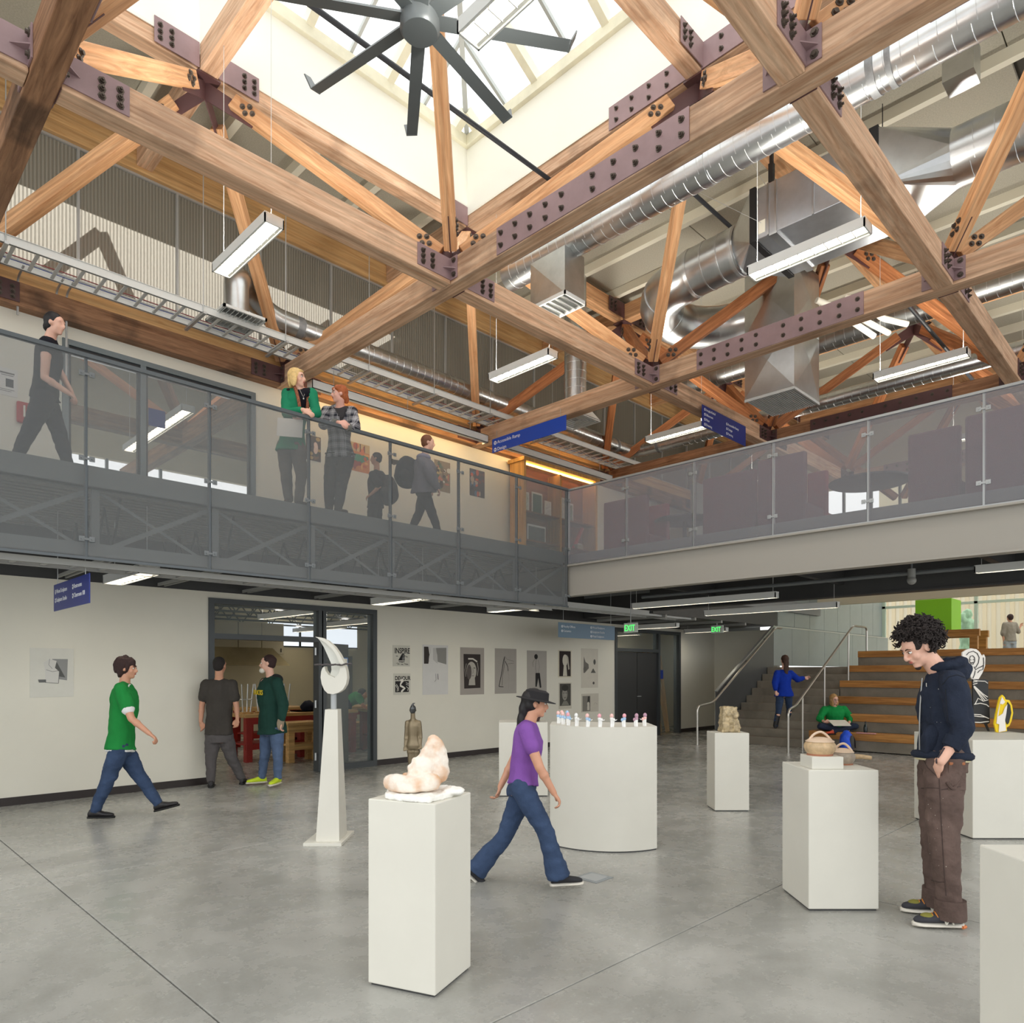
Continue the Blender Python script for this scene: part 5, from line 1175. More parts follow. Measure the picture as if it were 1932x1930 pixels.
c = p5.shc-nf*.05+UP*.075; mb = MB(); mb.ell(c, (.10, .10, .05)); mb.ell(c-nf*.05-UP*.03, (.08, .08, .07)); remesh(mb, 'hood', M('black_fleece', (30, 34, 36), .9), .012, 2, .008, parent=p5.o)
g_ = MB(); d_ = (p5.J['haL']-p5.J['wrL']).normalized(); g_.ell((0, 0, .03), (.055, .035, .10), Matrix.Translation(p5.J['wrL']+d_*.05)); g_.tube([p5.J['wrL']-d_*.10, p5.J['wrL']+d_*.03], [.062, .045], 14); remesh(g_, 'work_glove', M('suede_glove', (150, 136, 116), .9), .012, 2, .008, parent=p5.o)

# 7 --- woman in blue sweater climbing the stairs
zs = .351
J = dict(head=(1480, 1246), shL=(1467, 1270), shR=(1491, 1270), elL=(1462, 1288, -.05), elR=(1505, 1282, .05), wrL=(1464, 1304, -.1), wrR=(1518, 1279, .1), haR=(1532, 1276, .15),
         hipL=(1472, 1309), hipR=(1487, 1309), knL=(1469, 1340), knR=(1489, 1336, .15), anL=(1463, 1369), anR=(1488, 1358, .28), toeL=(1463, 1367, .25), toeR=(1492, 1356, .5))
p7 = Fig('woman with long brown hair in royal blue sweater climbing the stairs', 16.15, J, (-.1, 1), sc=.98, sk='pale', fem=True, voxel=.014, seed=51, detail=0)
p7.body(); p7.top('sweater', cloth('royal_blue_knit', (24, 58, 168), .12), lo=-.12, sleeve=.9, g=.032, voxel=.014)
p7.legs('jeans', m_jean, g=.006, voxel=.014)
mb = MB()
for sd in 'LR': a, b_ = p7.J['kn'+sd], p7.J['an'+sd]; limb(mb, [a.lerp(b_, .25), b_], [.062, .055])
remesh(mb, 'boot_shaft', m_shoe_d, .014, 2, parent=p7.o)['kind'] = 'stuff'
for sd in 'LR': p7.shoe(sd, m_shoe_d, m_sole_d, 'boot')
p7.hair_cap(M('brown_hair', (66, 42, 30), .7, 0, .2, 30), .012, extra=(((0, -.085, -.06), (.07, .035, .10)), ((0, -.10, -.17), (.065, .03, .12)), ((0, -.11, -.28), (.045, .025, .09))), voxel=.012)

# 8 --- seated woman reading
J = dict(head=(1574, 1320, -.10), shL=(1592, 1338), shR=(1556, 1338), elL=(1604, 1354, -.08), elR=(1546, 1356, -.08), wrL=(1602, 1366, -.28), wrR=(1556, 1362, -.28), haL=(1592, 1366, -.34), haR=(1566, 1362, -.34),
         hipL=(1586, 1372), hipR=(1566, 1372), knL=(1614, 1370, -.38), knR=(1548, 1370, -.38), anL=(1572, 1379, -.46), anR=(1600, 1379, -.42), toeL=(1560, 1380, -.50), toeR=(1618, 1380, -.42))
p8 = Fig('blonde woman in bright green hoodie reading cross-legged on the lowest bench', 15.25, J, (.05, -1), sc=.95, sk='pale', fem=True, voxel=.012, seed=61, root=at(1576, 1380, D=15.2), hf=(.2, -1, -.35))
p8.body(); p8.top('hoodie', cloth('bright_green_fleece', (26, 140, 70), .12), lo=-.05, sleeve=.75, g=.036, voxel=.013, fat=1.15)
p8.legs('jeans', m_dkjean, g=.012, voxel=.013)
for sd in 'LR': p8.shoe(sd, M('orange_shoe', (214, 84, 56), .7) if sd == 'L' else m_shoe_d, m_sole_d)
p8.hair_cap(M('dark_blonde_hair', (176, 138, 86), .7, 0, .3, 30), .012, extra=(((.06, .0, -.07), (.035, .05, .08)), ((-.06, .0, -.07), (.035, .05, .08)), ((0, -.07, -.08), (.07, .04, .09))), voxel=.012)
T = p8.hT; mb = MB()
for x in (-1, 1): mb.tube([T @ Vector((x*.031+.020*math.cos(t), .098, .006+.016*math.sin(t))) for t in [k*math.pi/6 for k in range(12)]], .002, 5, closed=True)
mb.build('glasses', m_black, p8.o)
bk = MB().cbox((0, 0, 0), (.36, .28, .012), Matrix.Translation(at(1584, 1364, D=14.78)) @ Matrix.Rotation(-math.pi/4, 4, 'Z') @ Matrix.Rotation(.35, 4, 'X')).build('sketchbook', m_white, label='open white sketchbook on the lap of the seated woman', cat='book')

# 9, 10 --- the two women leaning on the bridge rail
J = dict(head=(561, 714, -.05), shR=(541, 743, .05), shL=(588, 742, -.02), elR=(541, 780, -.12), elL=(597, 780, -.05), wrR=(572, 773, -.24), wrL=(572, 784, -.22), haR=(584, 779, -.24), haL=(552, 797, -.16),
         hipR=(537, 840, .12), hipL=(561, 840, .06), knR=(540, 898, .12), knL=(569, 898, .05), anR=(545, 944, .12), anL=(563, 948, .04), toeR=(540, 950, -.15), toeL=(580, 955, -.15))
p9 = Fig('blonde woman in emerald cardigan and patterned scarf leaning on the bridge rail', 8.80, J, (.62, -.78), sc=.97, sk='pale', fem=True, voxel=.0095, seed=71, hf=(.97, -.2, -.05))
p9.curl = .35; p9.body(); m_em = cloth('emerald_knit', (34, 126, 92), .1)
p9.top('undershirt', cloth('black_cotton', (28, 28, 36)), lo=.02, sleeve=.04, g=.004, wr=.003, collar=False)
o = p9.top('cardigan', m_em, lo=-.12, sleeve=.94, g=.020, wr=.009, collar=False)
me = o.data; bm = bmesh.new(); bm.from_mesh(me); f_ = p9.bf; lt = f_.cross(UP).normalized(); off = o.location      # cut the open front
kill = []
for fc in bm.faces:
    q = fc.calc_center_median()+off; r_ = q-p9.shc; dn = p9.shc.z-q.z
    if r_.dot(f_) > .04 and -.08 < dn < .62 and abs(r_.dot(lt)) < .030+.035*max(0, 1-dn/.3): kill.append(fc)
bmesh.ops.delete(bm, geom=kill, context='FACES'); bm.to_mesh(me); bm.free()
p9.legs('trousers', cloth('taupe_trousers', (104, 98, 92)), g=.012, hemr=.058)
for sd in 'LR': p9.shoe(sd, M('brown_suede', (70, 58, 50), .9), m_sole_d)
mb = MB()
for s_ in (-1, 1):
    mb.tube(smooth_path([p9.shc-f_*.05+UP*.10, p9.shc+lt*s_*.075+UP*.09+f_*.02, p9.shc+lt*s_*.07+f_*.115-UP*.06, p9.shc+lt*s_*.05+f_*.14-UP*.20, p9.shc+lt*s_*.045+f_*.14-UP*.36], .06), .020, 8)
mb.build('scarf', M('patterned_scarf', (140, 84, 60), .9, 0, .75, 45), p9.o, smooth=60)
mb = MB(); mb.tube(smooth_path([p9.shc+lt*-.05+f_*.10+UP*.04, p9.shc+f_*.135-UP*.09, p9.shc+lt*.05+f_*.10+UP*.04], .03), .0022, 5).ell(p9.shc+f_*.138-UP*.105, (.010, .010, .014)); mb.build('necklace', M('silver_chain', (210, 210, 205), .3, .9), p9.o)
m_blo = M('blonde_hair', (222, 188, 126), .6, 0, .18, 40)
p9.hair_cap(m_blo, .015, extra=(((.078, -.015, -.03), (.020, .052, .085)), ((-.078, -.015, -.03), (.020, .052, .085)), ((0, -.088, -.03), (.075, .030, .085)), ((0, .055, .085), (.05, .03, .018))), wr=.006)
ppr = MB().cbox((0, 0, 0), (.30, .008, .22), Matrix.Translation(at(547, 807, D=8.60)) @ Matrix.Rotation(-math.pi/4+.1, 4, 'Z') @ Matrix.Rotation(.05, 4, 'Y')).build('paper_stack', M('paper_white', (236, 230, 222), .8), label='stack of white papers held by the blonde woman behind the rail', cat='paper')

J = dict(head=(640, 744, -.05), shR=(616, 776, .05), shL=(664, 776, .0), elR=(610, 801, -.14), elL=(671, 806, -.10), wrR=(640, 797, -.30), wrL=(652, 806, -.28), haR=(654, 801, -.31), haL=(641, 801, -.30),
         hipR=(629, 862, .14), hipL=(654, 862, .10), knR=(622, 915, .12), knL=(644, 915, .08), anR=(621, 958, .12), anL=(638, 962, .02), toeR=(624, 965, -.15), toeL=(655, 968, -.12))
p10 = Fig('red haired woman in black and white plaid jacket leaning on the bridge rail', 9.20, J, (.45, -.9), sc=.96, sk='rosy', fem=True, voxel=.0095, seed=81, hf=(-.85, -.5, 0))
p10.curl = .5; p10.body()
def plaid():
    m, n, l, b = bsdf('plaid_flannel'); t = n.new('ShaderNodeTexCoord'); mp = n.new('ShaderNodeMapping'); mp.inputs['Rotation'].default_value = (0, 0, math.pi/4+.3); l.new(t.outputs['Object'], mp.inputs[0])
    outs = []
    for d in ('X', 'Z'):
        for sc_, th in ((11, .80), (22, .90)):
            wv = n.new('ShaderNodeTexWave'); wv.bands_direction = d; wv.inputs['Scale'].default_value = sc_*.28; wv.inputs['Distortion'].default_value = .8; l.new(mp.outputs[0], wv.inputs[0])
            g_ = n.new('ShaderNodeMath'); g_.operation = 'GREATER_THAN'; g_.inputs[1].default_value = th; l.new(wv.outputs[1], g_.inputs[0]); outs.append(g_)
    a = outs[0]
    for q in outs[1:]:
        m_ = n.new('ShaderNodeMath'); m_.operation = 'ADD'; l.new(a.outputs[0], m_.inputs[0]); l.new(q.outputs[0], m_.inputs[1]); a = m_
    mm = n.new('ShaderNodeMath'); mm.operation = 'MULTIPLY'; mm.inputs[1].default_value = .36; l.new(a.outputs[0], mm.inputs[0])
    r = n.new('ShaderNodeValToRGB'); r.color_ramp.elements[0].color = lin((40, 42, 52)); r.color_ramp.elements[1].color = lin((196, 194, 198)); l.new(mm.outputs[0], r.inputs[0]); l.new(r.outputs[0], b.inputs['Base Color']); b.inputs['Roughness'].default_value = .95; return m
m_plaid = plaid()
p10.top('undershirt', cloth('dark_grey_cotton', (66, 64, 66)), lo=-.02, sleeve=.04, g=.004, wr=.003, collar=False)
o = p10.top('jacket', m_plaid, lo=-.02, sleeve=.88, g=.024, wr=.009, collar=False, fat=1.04)
me = o.data; bm = bmesh.new(); bm.from_mesh(me); f_ = p10.bf; lt = f_.cross(UP).normalized(); off = o.location; kill = []
for fc in bm.faces:
    q = fc.calc_center_median()+off; r_ = q-p10.shc; dn = p10.shc.z-q.z
    if r_.dot(f_) > .02 and -.09 < dn < .20 and abs(r_.dot(lt)) < .075*(1-dn/.20): kill.append(fc)
bmesh.ops.delete(bm, geom=kill, context='FACES'); bm.to_mesh(me); bm.free()
mb = MB()
for sd in 'LR': e = p10.J['el'+sd].lerp(p10.J['wr'+sd], .80); d_ = (p10.J['wr'+sd]-p10.J['el'+sd]).normalized(); MB().tube([e-d_*.03, e+d_*.03], [.052, .044], 16).build('cuff', M('grey_rib_knit', (112, 112, 108), .95), p10.o, smooth=60)
c = p10.shc-f_*.045+UP*.05; mb = MB(); mb.ell(c, (.105, .10, .045)); mb.ell(c-f_*.06, (.09, .08, .05)); remesh(mb, 'hood', m_plaid, .011, 2, .008, parent=p10.o)
p10.legs('trousers', cloth('charcoal_trousers', (72, 70, 68)), g=.020, hemr=.056)
for sd in 'LR': p10.shoe(sd, M('brown_suede', (70, 58, 50), .9), m_sole_d)
MB().tube([p10.trings[1][0]+p10.trings[1][1]*1.16*math.cos(t)+p10.trings[1][2]*1.18*math.sin(t)+UP*.04 for t in [k*math.pi/12 for k in range(24)]], .012, 6, closed=True).build('belt', m_black, p10.o)
p10.hair_cap(M('copper_hair', (172, 92, 48), .6, 0, .25, 40), .012, extra=(((0, -.095, -.055), (.045, .045, .050)), ((0, -.075, -.02), (.07, .05, .06)), ((.055, .035, .07), (.03, .05, .035)), ((-.055, .035, .07), (.03, .05, .035))), wr=.006)
# 11 --- small dark figure with a rucksack
J = dict(head=(709, 866), shL=(703, 896, -.12), shR=(718, 896, .12), elL=(716, 918, -.16), elR=(722, 918, .14), wrL=(698, 934, -.14), wrR=(704, 934, .1), haL=(692, 938, -.12), hipL=(706, 956, -.07), hipR=(710, 956, .08), knL=(700, 986, -.08), knR=(712, 986, .1), anL=(702, 1010, -.06), anR=(714, 1010, .1), toeL=(690, 1014), toeR=(700, 1014, .1))
p11 = Fig('small person in dark clothes carrying a bulging round rucksack on the bridge', 10.15, J, (-1, -.15), sc=.74, sk='tan', voxel=.012, seed=91, detail=0)
p11.body(); p11.top('shirt', cloth('dark_shirt', (48, 42, 44)), lo=-.05, sleeve=.4, g=.03, voxel=.013); p11.legs('trousers', cloth('dark_trousers', (40, 40, 42)), g=.02, voxel=.013)
for sd in 'LR': p11.shoe(sd, m_shoe_d, m_sole_d)
p11.hair_cap(m_bk, .012, wr=.004)
def rucksack(c, T_, r, mat, label, strap):
    mb = MB(); mb.ell(c, r, None, 20, 14); mb.ell(Vector(c)-UP*r[2]*.25, (r[0]*1.05, r[1]*1.05, r[2]*.7)); o = remesh(mb, 'rucksack', mat, .012, 2, .012, parent=None)
    tag(o, label, 'rucksack'); MB().ell(Vector(c)-FW*r[1]*.75-UP*r[2]*.3, (r[0]*.6, r[1]*.45, r[2]*.4)).build('front_pocket', mat, o, smooth=60)
    MB().tube(smooth_path(strap, .08), .014, 8).build('strap', m_black, o); return o
rucksack(at(731, 925, D=10.2), None, (.15, .15, .22), cloth('grey_black_nylon', (58, 54, 54)), 'round dark rucksack worn by the small person on the bridge', [p11.shc+UP*.03, p11.shc+RT*.10+UP*.02, at(731, 905, D=10.1)])
# 12 --- walker in the grey jacket
J = dict(head=(808, 836), shR=(795, 872, -.15), shL=(803, 872, .15), elR=(815, 900, -.2), elL=(800, 902, .18), wrR=(825, 920, -.18), wrL=(812, 922, .12), hipR=(798, 926, -.08), hipL=(802, 926, .08), knR=(815, 968, -.1), knL=(790, 970, .1), anR=(828, 1006, -.08), anL=(774, 1002, .1), toeR=(845, 1010, -.05), toeL=(790, 1010, .12))
p12 = Fig('person in quilted grey jacket walking right on the bridge past the posters', 10.45, J, (1, .1), sc=.92, sk='pale', voxel=.012, seed=101, detail=0)
p12.tilt = {'L': -.5}; p12.body(); p12.top('jacket', cloth('grey_quilted_nylon', (118, 114, 126), .15), lo=-.06, sleeve=.95, g=.05, voxel=.013, fat=1.12, wr=.014); p12.legs('trousers', cloth('dark_trousers', (40, 40, 42)), g=.012, voxel=.013)
for sd in 'LR': p12.shoe(sd, m_shoe_d, m_sole_d)
p12.hair_cap(M('auburn_hair', (120, 78, 54), .7), .012, wr=.004)
mb = MB(); mb.ell(p12.shc+UP*.07, (.11, .11, .05)); remesh(mb, 'scarf', cloth('lilac_scarf', (150, 146, 170)), .012, 2, .01, parent=p12.o)
rucksack(at(768, 892, D=10.45), None, (.19, .17, .24), cloth('black_nylon', (44, 44, 50)), 'black rucksack on the back of the grey jacketed walker', [p12.shc+UP*.02, p12.shc-RT*.12+UP*.03, at(768, 872, D=10.4)])
# 13 --- man walking on the bridge at far left
J = dict(head=(104, 612, -.02), shR=(88, 650, -.16), shL=(95, 650, .16), elR=(84, 712, -.2), elL=(112, 700, .2), wrR=(130, 742, -.2), wrL=(135, 740, .15), haR=(160, 765, -.2), hipR=(83, 752, -.09), hipL=(87, 752, .09), knR=(58, 808, -.1), knL=(110, 812, .1), anR=(28, 868, -.1), anL=(130, 880, .08), toeR=(50, 876, -.1), toeL=(160, 890, .1))
p13 = Fig('man in black top and dark trousers striding right on the bridge at far left', 7.45, J, (1, .1), sc=.97, sk='pale', voxel=.012, seed=111, detail=0, hf=(1, 0, -.25))
p13.tilt = {'R': -.5}; p13.body(); p13.top('tank_top', cloth('black_cotton', (28, 28, 36)), lo=-.02, sleeve=.08, g=.020, voxel=.013); p13.legs('trousers', cloth('ink_trousers', (42, 42, 50)), g=.020, voxel=.013)
for sd in 'LR': p13.shoe(sd, m_shoe_d, m_sole_d)
p13.hair_cap(m_bk, .008, extra=(((0, -.085, -.04), (.05, .035, .05)),))
# 6 --- bent woodworker seen through the sidelight
J = dict(head=(684, 1310, -.1), shL=(676, 1313, .15), shR=(676, 1313, -.15), elL=(684, 1330, .15), elR=(684, 1330, -.18), wrL=(694, 1338, .1), wrR=(694, 1338, -.1), hipL=(655, 1325, .1), hipR=(655, 1325, -.1), knL=(657, 1362, .1), knR=(655, 1362, -.1), anL=(652, 1396, .1), anR=(650, 1396, -.1), toeL=(668, 1398, .1), toeR=(666, 1398, -.1))
p6 = Fig('person in green shirt bending over a workshop bench behind the sidelight', 14.8, J, (1, 0), sc=.95, sk='tan', voxel=.014, seed=121, detail=0, hf=(.8, 0, -.6))
p6.body(); p6.top('shirt', cloth('green_cotton', (34, 132, 62)), lo=0, sleeve=.3, g=.025, voxel=.014); p6.legs('trousers', m_dkjean, g=.015, voxel=.014); p6.hair_cap(m_bro, .008)
for sd in 'LR': p6.shoe(sd, m_shoe_d, m_sole_d)
# ---------------------------------------------------------------- plinths
def Cw(lat, D, z=0): return FW*D+RT*lat+UP*z
def plinth(corner, e1, e2, h, label, group='white display plinths', mat=None):
    c = Cw(*corner); a = RT*e1[0]+FW*e1[1]; b_ = RT*e2[0]+FW*e2[1]
    ax = a.normalized(); up = UP; bx = b_-ax*b_.dot(ax); T = Matrix((ax, bx.normalized(), UP)).transposed()
    o = thing('plinth', c+(a+bx)/2, label, 'plinth', group)
    T4 = T.to_4x4(); T4.translation = c
    if T.determinant() < 0: T4 = T4
    mb = MB().box((0, 0, .012), (a.length, bx.length, h), T4, .006); mb.build('box', mat or m_ped, o)
    MB().box((.012, .012, 0), (a.length-.012, bx.length-.012, .014), T4).build('shadow_gap_base', m_darkmetal, o)
    return o
plinth((-.378, 3.50), (-.361, .157), (.163, .354), .956, 'tall white plinth in the foreground carrying the clay torso')
plinth((1.995, 4.79), (.472, 0), (0, .47), .948, 'white plinth before the curly haired man with two lidded pots')
plinth((2.345, 8.24), (.40, 0), (0, .34), .907, 'slim white plinth under the carved stone')
plinth((4.43, 6.85), (1.05, 0), (0, 1.0), .958, 'wide white plinth behind the curly haired man with flat cut-outs')
plinth((1.775, 2.707), (.62, 0), (0, -.72), .95, 'white plinth cut off by the lower right corner of the photo')
plinth((-.17, 9.23), (.635, .01), (-.01, .50), .960, 'white plinth behind the striding woman with a dark vase')
rz = thing('riser_block', Cw(2.14, 4.93, .948), 'small white riser block on the plinth under the round pot', 'riser')
T = Matrix((RT, FW, UP)).transposed().to_4x4(); T.translation = Cw(2.034, 4.83, .948)
MB().box((0, 0, 0), (.215, .20, .084), T, .004).build('block', m_ped, rz)
# quarter round plinth
q = thing('plinth', Cw(.84, 6.6), 'large quarter round white plinth carrying small pastel figurines', 'plinth', 'white display plinths')
ap = Vector((.925, 7.03)); pts = []
a0 = math.atan2(6.64-7.03, .351-.925); a1 = math.atan2(6.458-7.03, 1.317-.925)
r0 = .69; n = 28
for i in range(n+1):
    t = a0+(a1-a0)*i/n; pts.append(Cw(ap[0]+r0*math.cos(t), ap[1]+r0*math.sin(t)))
pts.append(Cw(1.32, 6.95)); pts.append(Cw(.40, 7.10))
poly_ = [(p.x, p.y) for p in pts]
MB().prism(poly_, .012, 1.118).build('drum', m_ped, q, smooth=30)
MB().prism([((x-q.location.x)*.985+q.location.x, (y-q.location.y)*.985+q.location.y) for x, y in poly_], 0, .012).build('shadow_gap_base', m_darkmetal, q)
# pastel figurines
fm = {'pink': M('pastel_pink', (236, 170, 180), .35), 'blue': M('pastel_blue', (168, 200, 232), .35), 'white': M('gloss_white', (240, 240, 238), .3), 'mauve': M('dusty_mauve', (190, 150, 168), .35), 'rose': M('soft_rose', (242, 196, 190), .35)}
figs = [(1053, 6.86, 'rose', 'blue', 'at the left end, peach head over blue'), (1060, 7.0, 'rose', 'white', 'in the back of the left cluster, cream head'), (1061.5, 6.72, 'rose', 'blue', 'second in the left cluster, pink head and blue body'), (1070, 6.95, 'blue', 'blue', 'with blue head behind the left cluster'),
        (1071.5, 6.60, 'pink', 'blue', 'third in the left cluster with blue arm'), (1087, 6.50, 'white', 'white', 'all white one with stretched arm'), (1108, 6.42, 'rose', 'blue', 'pale pink, fifth from the right'), (1131, 6.40, 'pink', 'white', 'pink, before the poster gap'),
        (1154, 6.40, 'rose', 'white', 'pale pink without arm'), (1178, 6.42, 'pink', 'blue', 'deep pink before the dark door'), (1201, 6.46, 'mauve', 'mauve', 'mauve, second from the right'), (1217, 6.52, 'mauve', 'rose', 'mauve at the right end, arm bent')]
for i, (u, D, c1, c2, lb) in enumerate(figs):
    p = at(u, 1300, D=D); p.z = 1.118; s = 1 if i < 9 else -1
    if i > 0 and False: pass
    o = thing('figurine', p, 'tiny glossy figurine %s' % lb, 'figurine', 'pastel figurines on the quarter round plinth')
    mb = MB(); mb.tube([p, p+UP*.04, p+UP*.062], [.014, .012, .013], 10).tube([p+RT*.014*s, p+RT*.018*s+UP*.04, p+RT*.008*s+UP*.066], [.008, .008, .007], 8); mb.build('stem', fm['white'], o, smooth=60)
    MB().ell(p+UP*.072, (.016, .016, .020)).ell(p+RT*.02*s+UP*.062, (.014, .012, .016)).build('torso', fm[c2], o, smooth=60)
    MB().ell(p+UP*.098, (.0175, .0175, .021), seg=16, rings=12).tube([p+UP*.09, p+UP*.065+RT*.004], [.014, .008], 8).build('head', fm[c1], o, smooth=60)
    if 'arm' in lb or i in (6, 7): MB().tube([p+RT*.02*s+UP*.065, p+RT*.038*s+UP*.058, p+RT*.048*s+UP*.066], [.005, .004, .003], 6).build('arm', fm['white'], o, smooth=60)
# clay torso on its plaster slab
kk = 3.72/1344/9.2
def cp(x, y, dd=0): return at(690+x/9.2, 1360+y/9.2, D=3.72+dd)
m_clay = M('fired_clay_with_blush', (232, 214, 196), .8, 0, .0, 5, .35, 60)
n_, l_ = m_clay.node_tree.nodes, m_clay.node_tree.links; b_ = n_['Principled BSDF']; tc_ = n_.new('ShaderNodeTexCoord'); nz = n_.new('ShaderNodeTexNoise'); nz.inputs['Scale'].default_value = 9; nz.inputs['Detail'].default_value = 6
rr_ = n_.new('ShaderNodeValToRGB'); rr_.color_ramp.elements[0].position = .42; rr_.color_ramp.elements[0].color = lin((236, 226, 214)); rr_.color_ramp.elements[1].position = .66; rr_.color_ramp.elements[1].color = lin((214, 168, 128)); l_.new(tc_.outputs['Object'], nz.inputs[0]); l_.new(nz.outputs[0], rr_.inputs[0]); l_.new(rr_.outputs[0], b_.inputs['Base Color'])
scu = thing('clay_sculpture', cp(950, 1300), 'seated headless clay torso with folded legs, cream and orange blush', 'sculpture')
mb = MB()
for x, y, r, dd in ((1180, 330, 95, .05), (1230, 420, 125, .05), (1240, 560, 160, .05), (1260, 700, 175, .05), (1260, 860, 190, .05), (1180, 980, 170, .05), (1130, 430, 100, .03), (1080, 560, 120, .02), (1010, 680, 130, .02), (930, 780, 120, .0), (1050, 800, 150, .0), (860, 900, 130, .0), (1000, 950, 150, .0), (800, 1000, 110, .0), (1300, 960, 120, .05), (850, 690, 60, 0), (780, 800, 60, 0)):
    mb.ell(cp(x, y, dd), (r*kk*1.12, r*kk, r*kk*1.08))
limb(mb, [cp(1150, 1060, -.05), cp(820, 1110, -.07), cp(540, 1040, -.03), cp(430, 1060, .0)], [160*kk, 140*kk, 125*kk, 135*kk])
limb(mb, [cp(430, 1090, .0), cp(620, 1170, -.08), cp(840, 1180, -.10)], [120*kk, 90*kk, 60*kk])
limb(mb, [cp(1150, 1060, .08), cp(850, 1040, .14), cp(700, 980, .10)], [130*kk, 110*kk, 90*kk])
remesh(mb, 'torso', m_clay, .006, 14, .004, (22, 22, 22), 3, scu)
mb = MB(); base = [cp(330, 1290, -.08), cp(700, 1330, -.16), cp(1100, 1360, -.20), cp(1600, 1180, .03), cp(1500, 1100, .20), cp(800, 1080, .22), cp(380, 1180, .10)]
mb.prism([(p.x, p.y) for p in base], .956, .985); mb.ell((base[3].x-.03, base[3].y, .985), (.06, .06, .022)); remesh(mb, 'plaster_slab', M('rough_plaster', (242, 240, 234), .9, 0, .03, 20, .5, 50), .007, 3, .006, (30, 30, 30), 5, scu)
# bronze figure seen from behind
J = dict(head=(779, 1340), shL=(768, 1363), shR=(791, 1363), elL=(766, 1387), elR=(794, 1386), wrL=(764, 1408, -.02), wrR=(794, 1404, -.02), hipL=(774, 1406), hipR=(786, 1406), knL=(775, 1446), knR=(785, 1446), anL=(776, 1484), anR=(784, 1484))
skin_cols['bronze'] = (138, 124, 100); pb = Fig('slender patinated bronze figure seen from behind near the white wall', 9.6, J, (0, 1), sc=.58, sk='bronze', fem=True, voxel=.009, seed=131, detail=0)
pb.o.name = 'bronze_figure'; pb.o['category'] = 'sculpture'; pb.body(); mm = pb.skin.node_tree.nodes['Principled BSDF']; mm.inputs['Metallic'].default_value = .6; mm.inputs['Roughness'].default_value = .4; mm.inputs['Subsurface Weight'].default_value = 0
o = pb.hair_cap(M('dark_pewter', (96, 98, 100), .35, .8), .004, extra=(((0, -.05, .13), (.03, .05, .03)), ((.03, -.06, .17), (.04, .02, .012))), wr=.006)
# crescent sculpture on its obelisk
cs = thing('crescent_sculpture', Cw(-1.72, 6.85), 'white crescent moon sculpture on a tall tapering pedestal', 'sculpture')
T = Matrix((RT, FW, UP)).transposed().to_4x4()
MB().box((-1.93, 6.575, 0), (-1.575, 7.11, .03), T, .003).build('base_plate', m_ped, cs)
def frustum(mb, b0, b1, z0, t0, t1, z1):
    v = [(b0[0], b0[1], z0), (b1[0], b0[1], z0), (b1[0], b1[1], z0), (b0[0], b1[1], z0), (t0[0], t0[1], z1), (t1[0], t0[1], z1), (t1[0], t1[1], z1), (t0[0], t1[1], z1)]
    mb.raw(v, [(3,2,1,0),(4,5,6,7),(0,1,5,4),(1,2,6,5),(2,3,7,6),(3,0,4,7)], T)
mb = MB(); frustum(mb, (-1.835, 6.66), (-1.615, 6.98), .03, (-1.775, 6.76), (-1.655, 6.90), 1.255); mb.build('obelisk', m_ped, cs)
MB().tube([Cw(-1.71, 6.83, 1.255), Cw(-1.71, 6.83, 1.43)], .028, 20).build('collar_tube', M('grey_enamel', (168, 172, 174), .3), cs, smooth=60)
def cq(x, y): return (560+x/10.72, 1180+y/10.72)
def plate_uv(uvs, D, t, name, mat, parent, off=0, smooth=False, label=None):
    ps = [at(u, v, D=D) for u, v in uvs]; n_ = len(ps); vs = [p-FW*(t/2)+FW*off for p in ps]+[p+FW*(t/2)+FW*off for p in ps]
    fs = [list(range(n_)), list(range(n_, 2*n_))[::-1]]+[(i, n_+i, n_+(i+1) % n_, (i+1) % n_) for i in range(n_)]
    return MB().raw(vs, fs).build(name, mat, parent, label=label, smooth=smooth)
outer = [(397, 232), (520, 250), (650, 310), (780, 430), (880, 570), (990, 780), (1030, 930), (1042, 1060), (1020, 1180), (960, 1290), (870, 1355), (760, 1388), (650, 1372), (580, 1300), (530, 1180), (508, 1050), (520, 930), (545, 860), (585, 828)]
inner = [(605, 910), (665, 998), (790, 1055), (860, 1000), (893, 900), (890, 760), (830, 610), (740, 480), (600, 350)]
ow = plate_uv([cq(*p) for p in outer+inner], 6.83, .10, 'crescent', m_ped, cs, smooth=50)
plate_uv([cq(*p) for p in [(397, 232), (600, 350), (740, 480), (830, 610), (890, 760), (893, 900), (860, 1000), (790, 1055), (665, 998), (692, 900), (682, 760), (620, 620), (540, 440), (460, 310)]], 6.83, .03, 'hollow', M('plinth_shade_face', (222, 222, 214), .5), cs, off=.03)
rnd = random.Random(4); mb = MB()
for s_ in range(3):
    mb.tube([at(u, 1254+rnd.uniform(-1.3, 1.3)-(1.5 if u > 650 else 0), D=6.76+rnd.uniform(-.02, .03)) for u in range(593, 666, 4)], [.0025]+[.006]*17+[.002], 6)
mb.build('twig', M('dark_weathered_twig', (84, 78, 78), .6), cs, smooth=60)
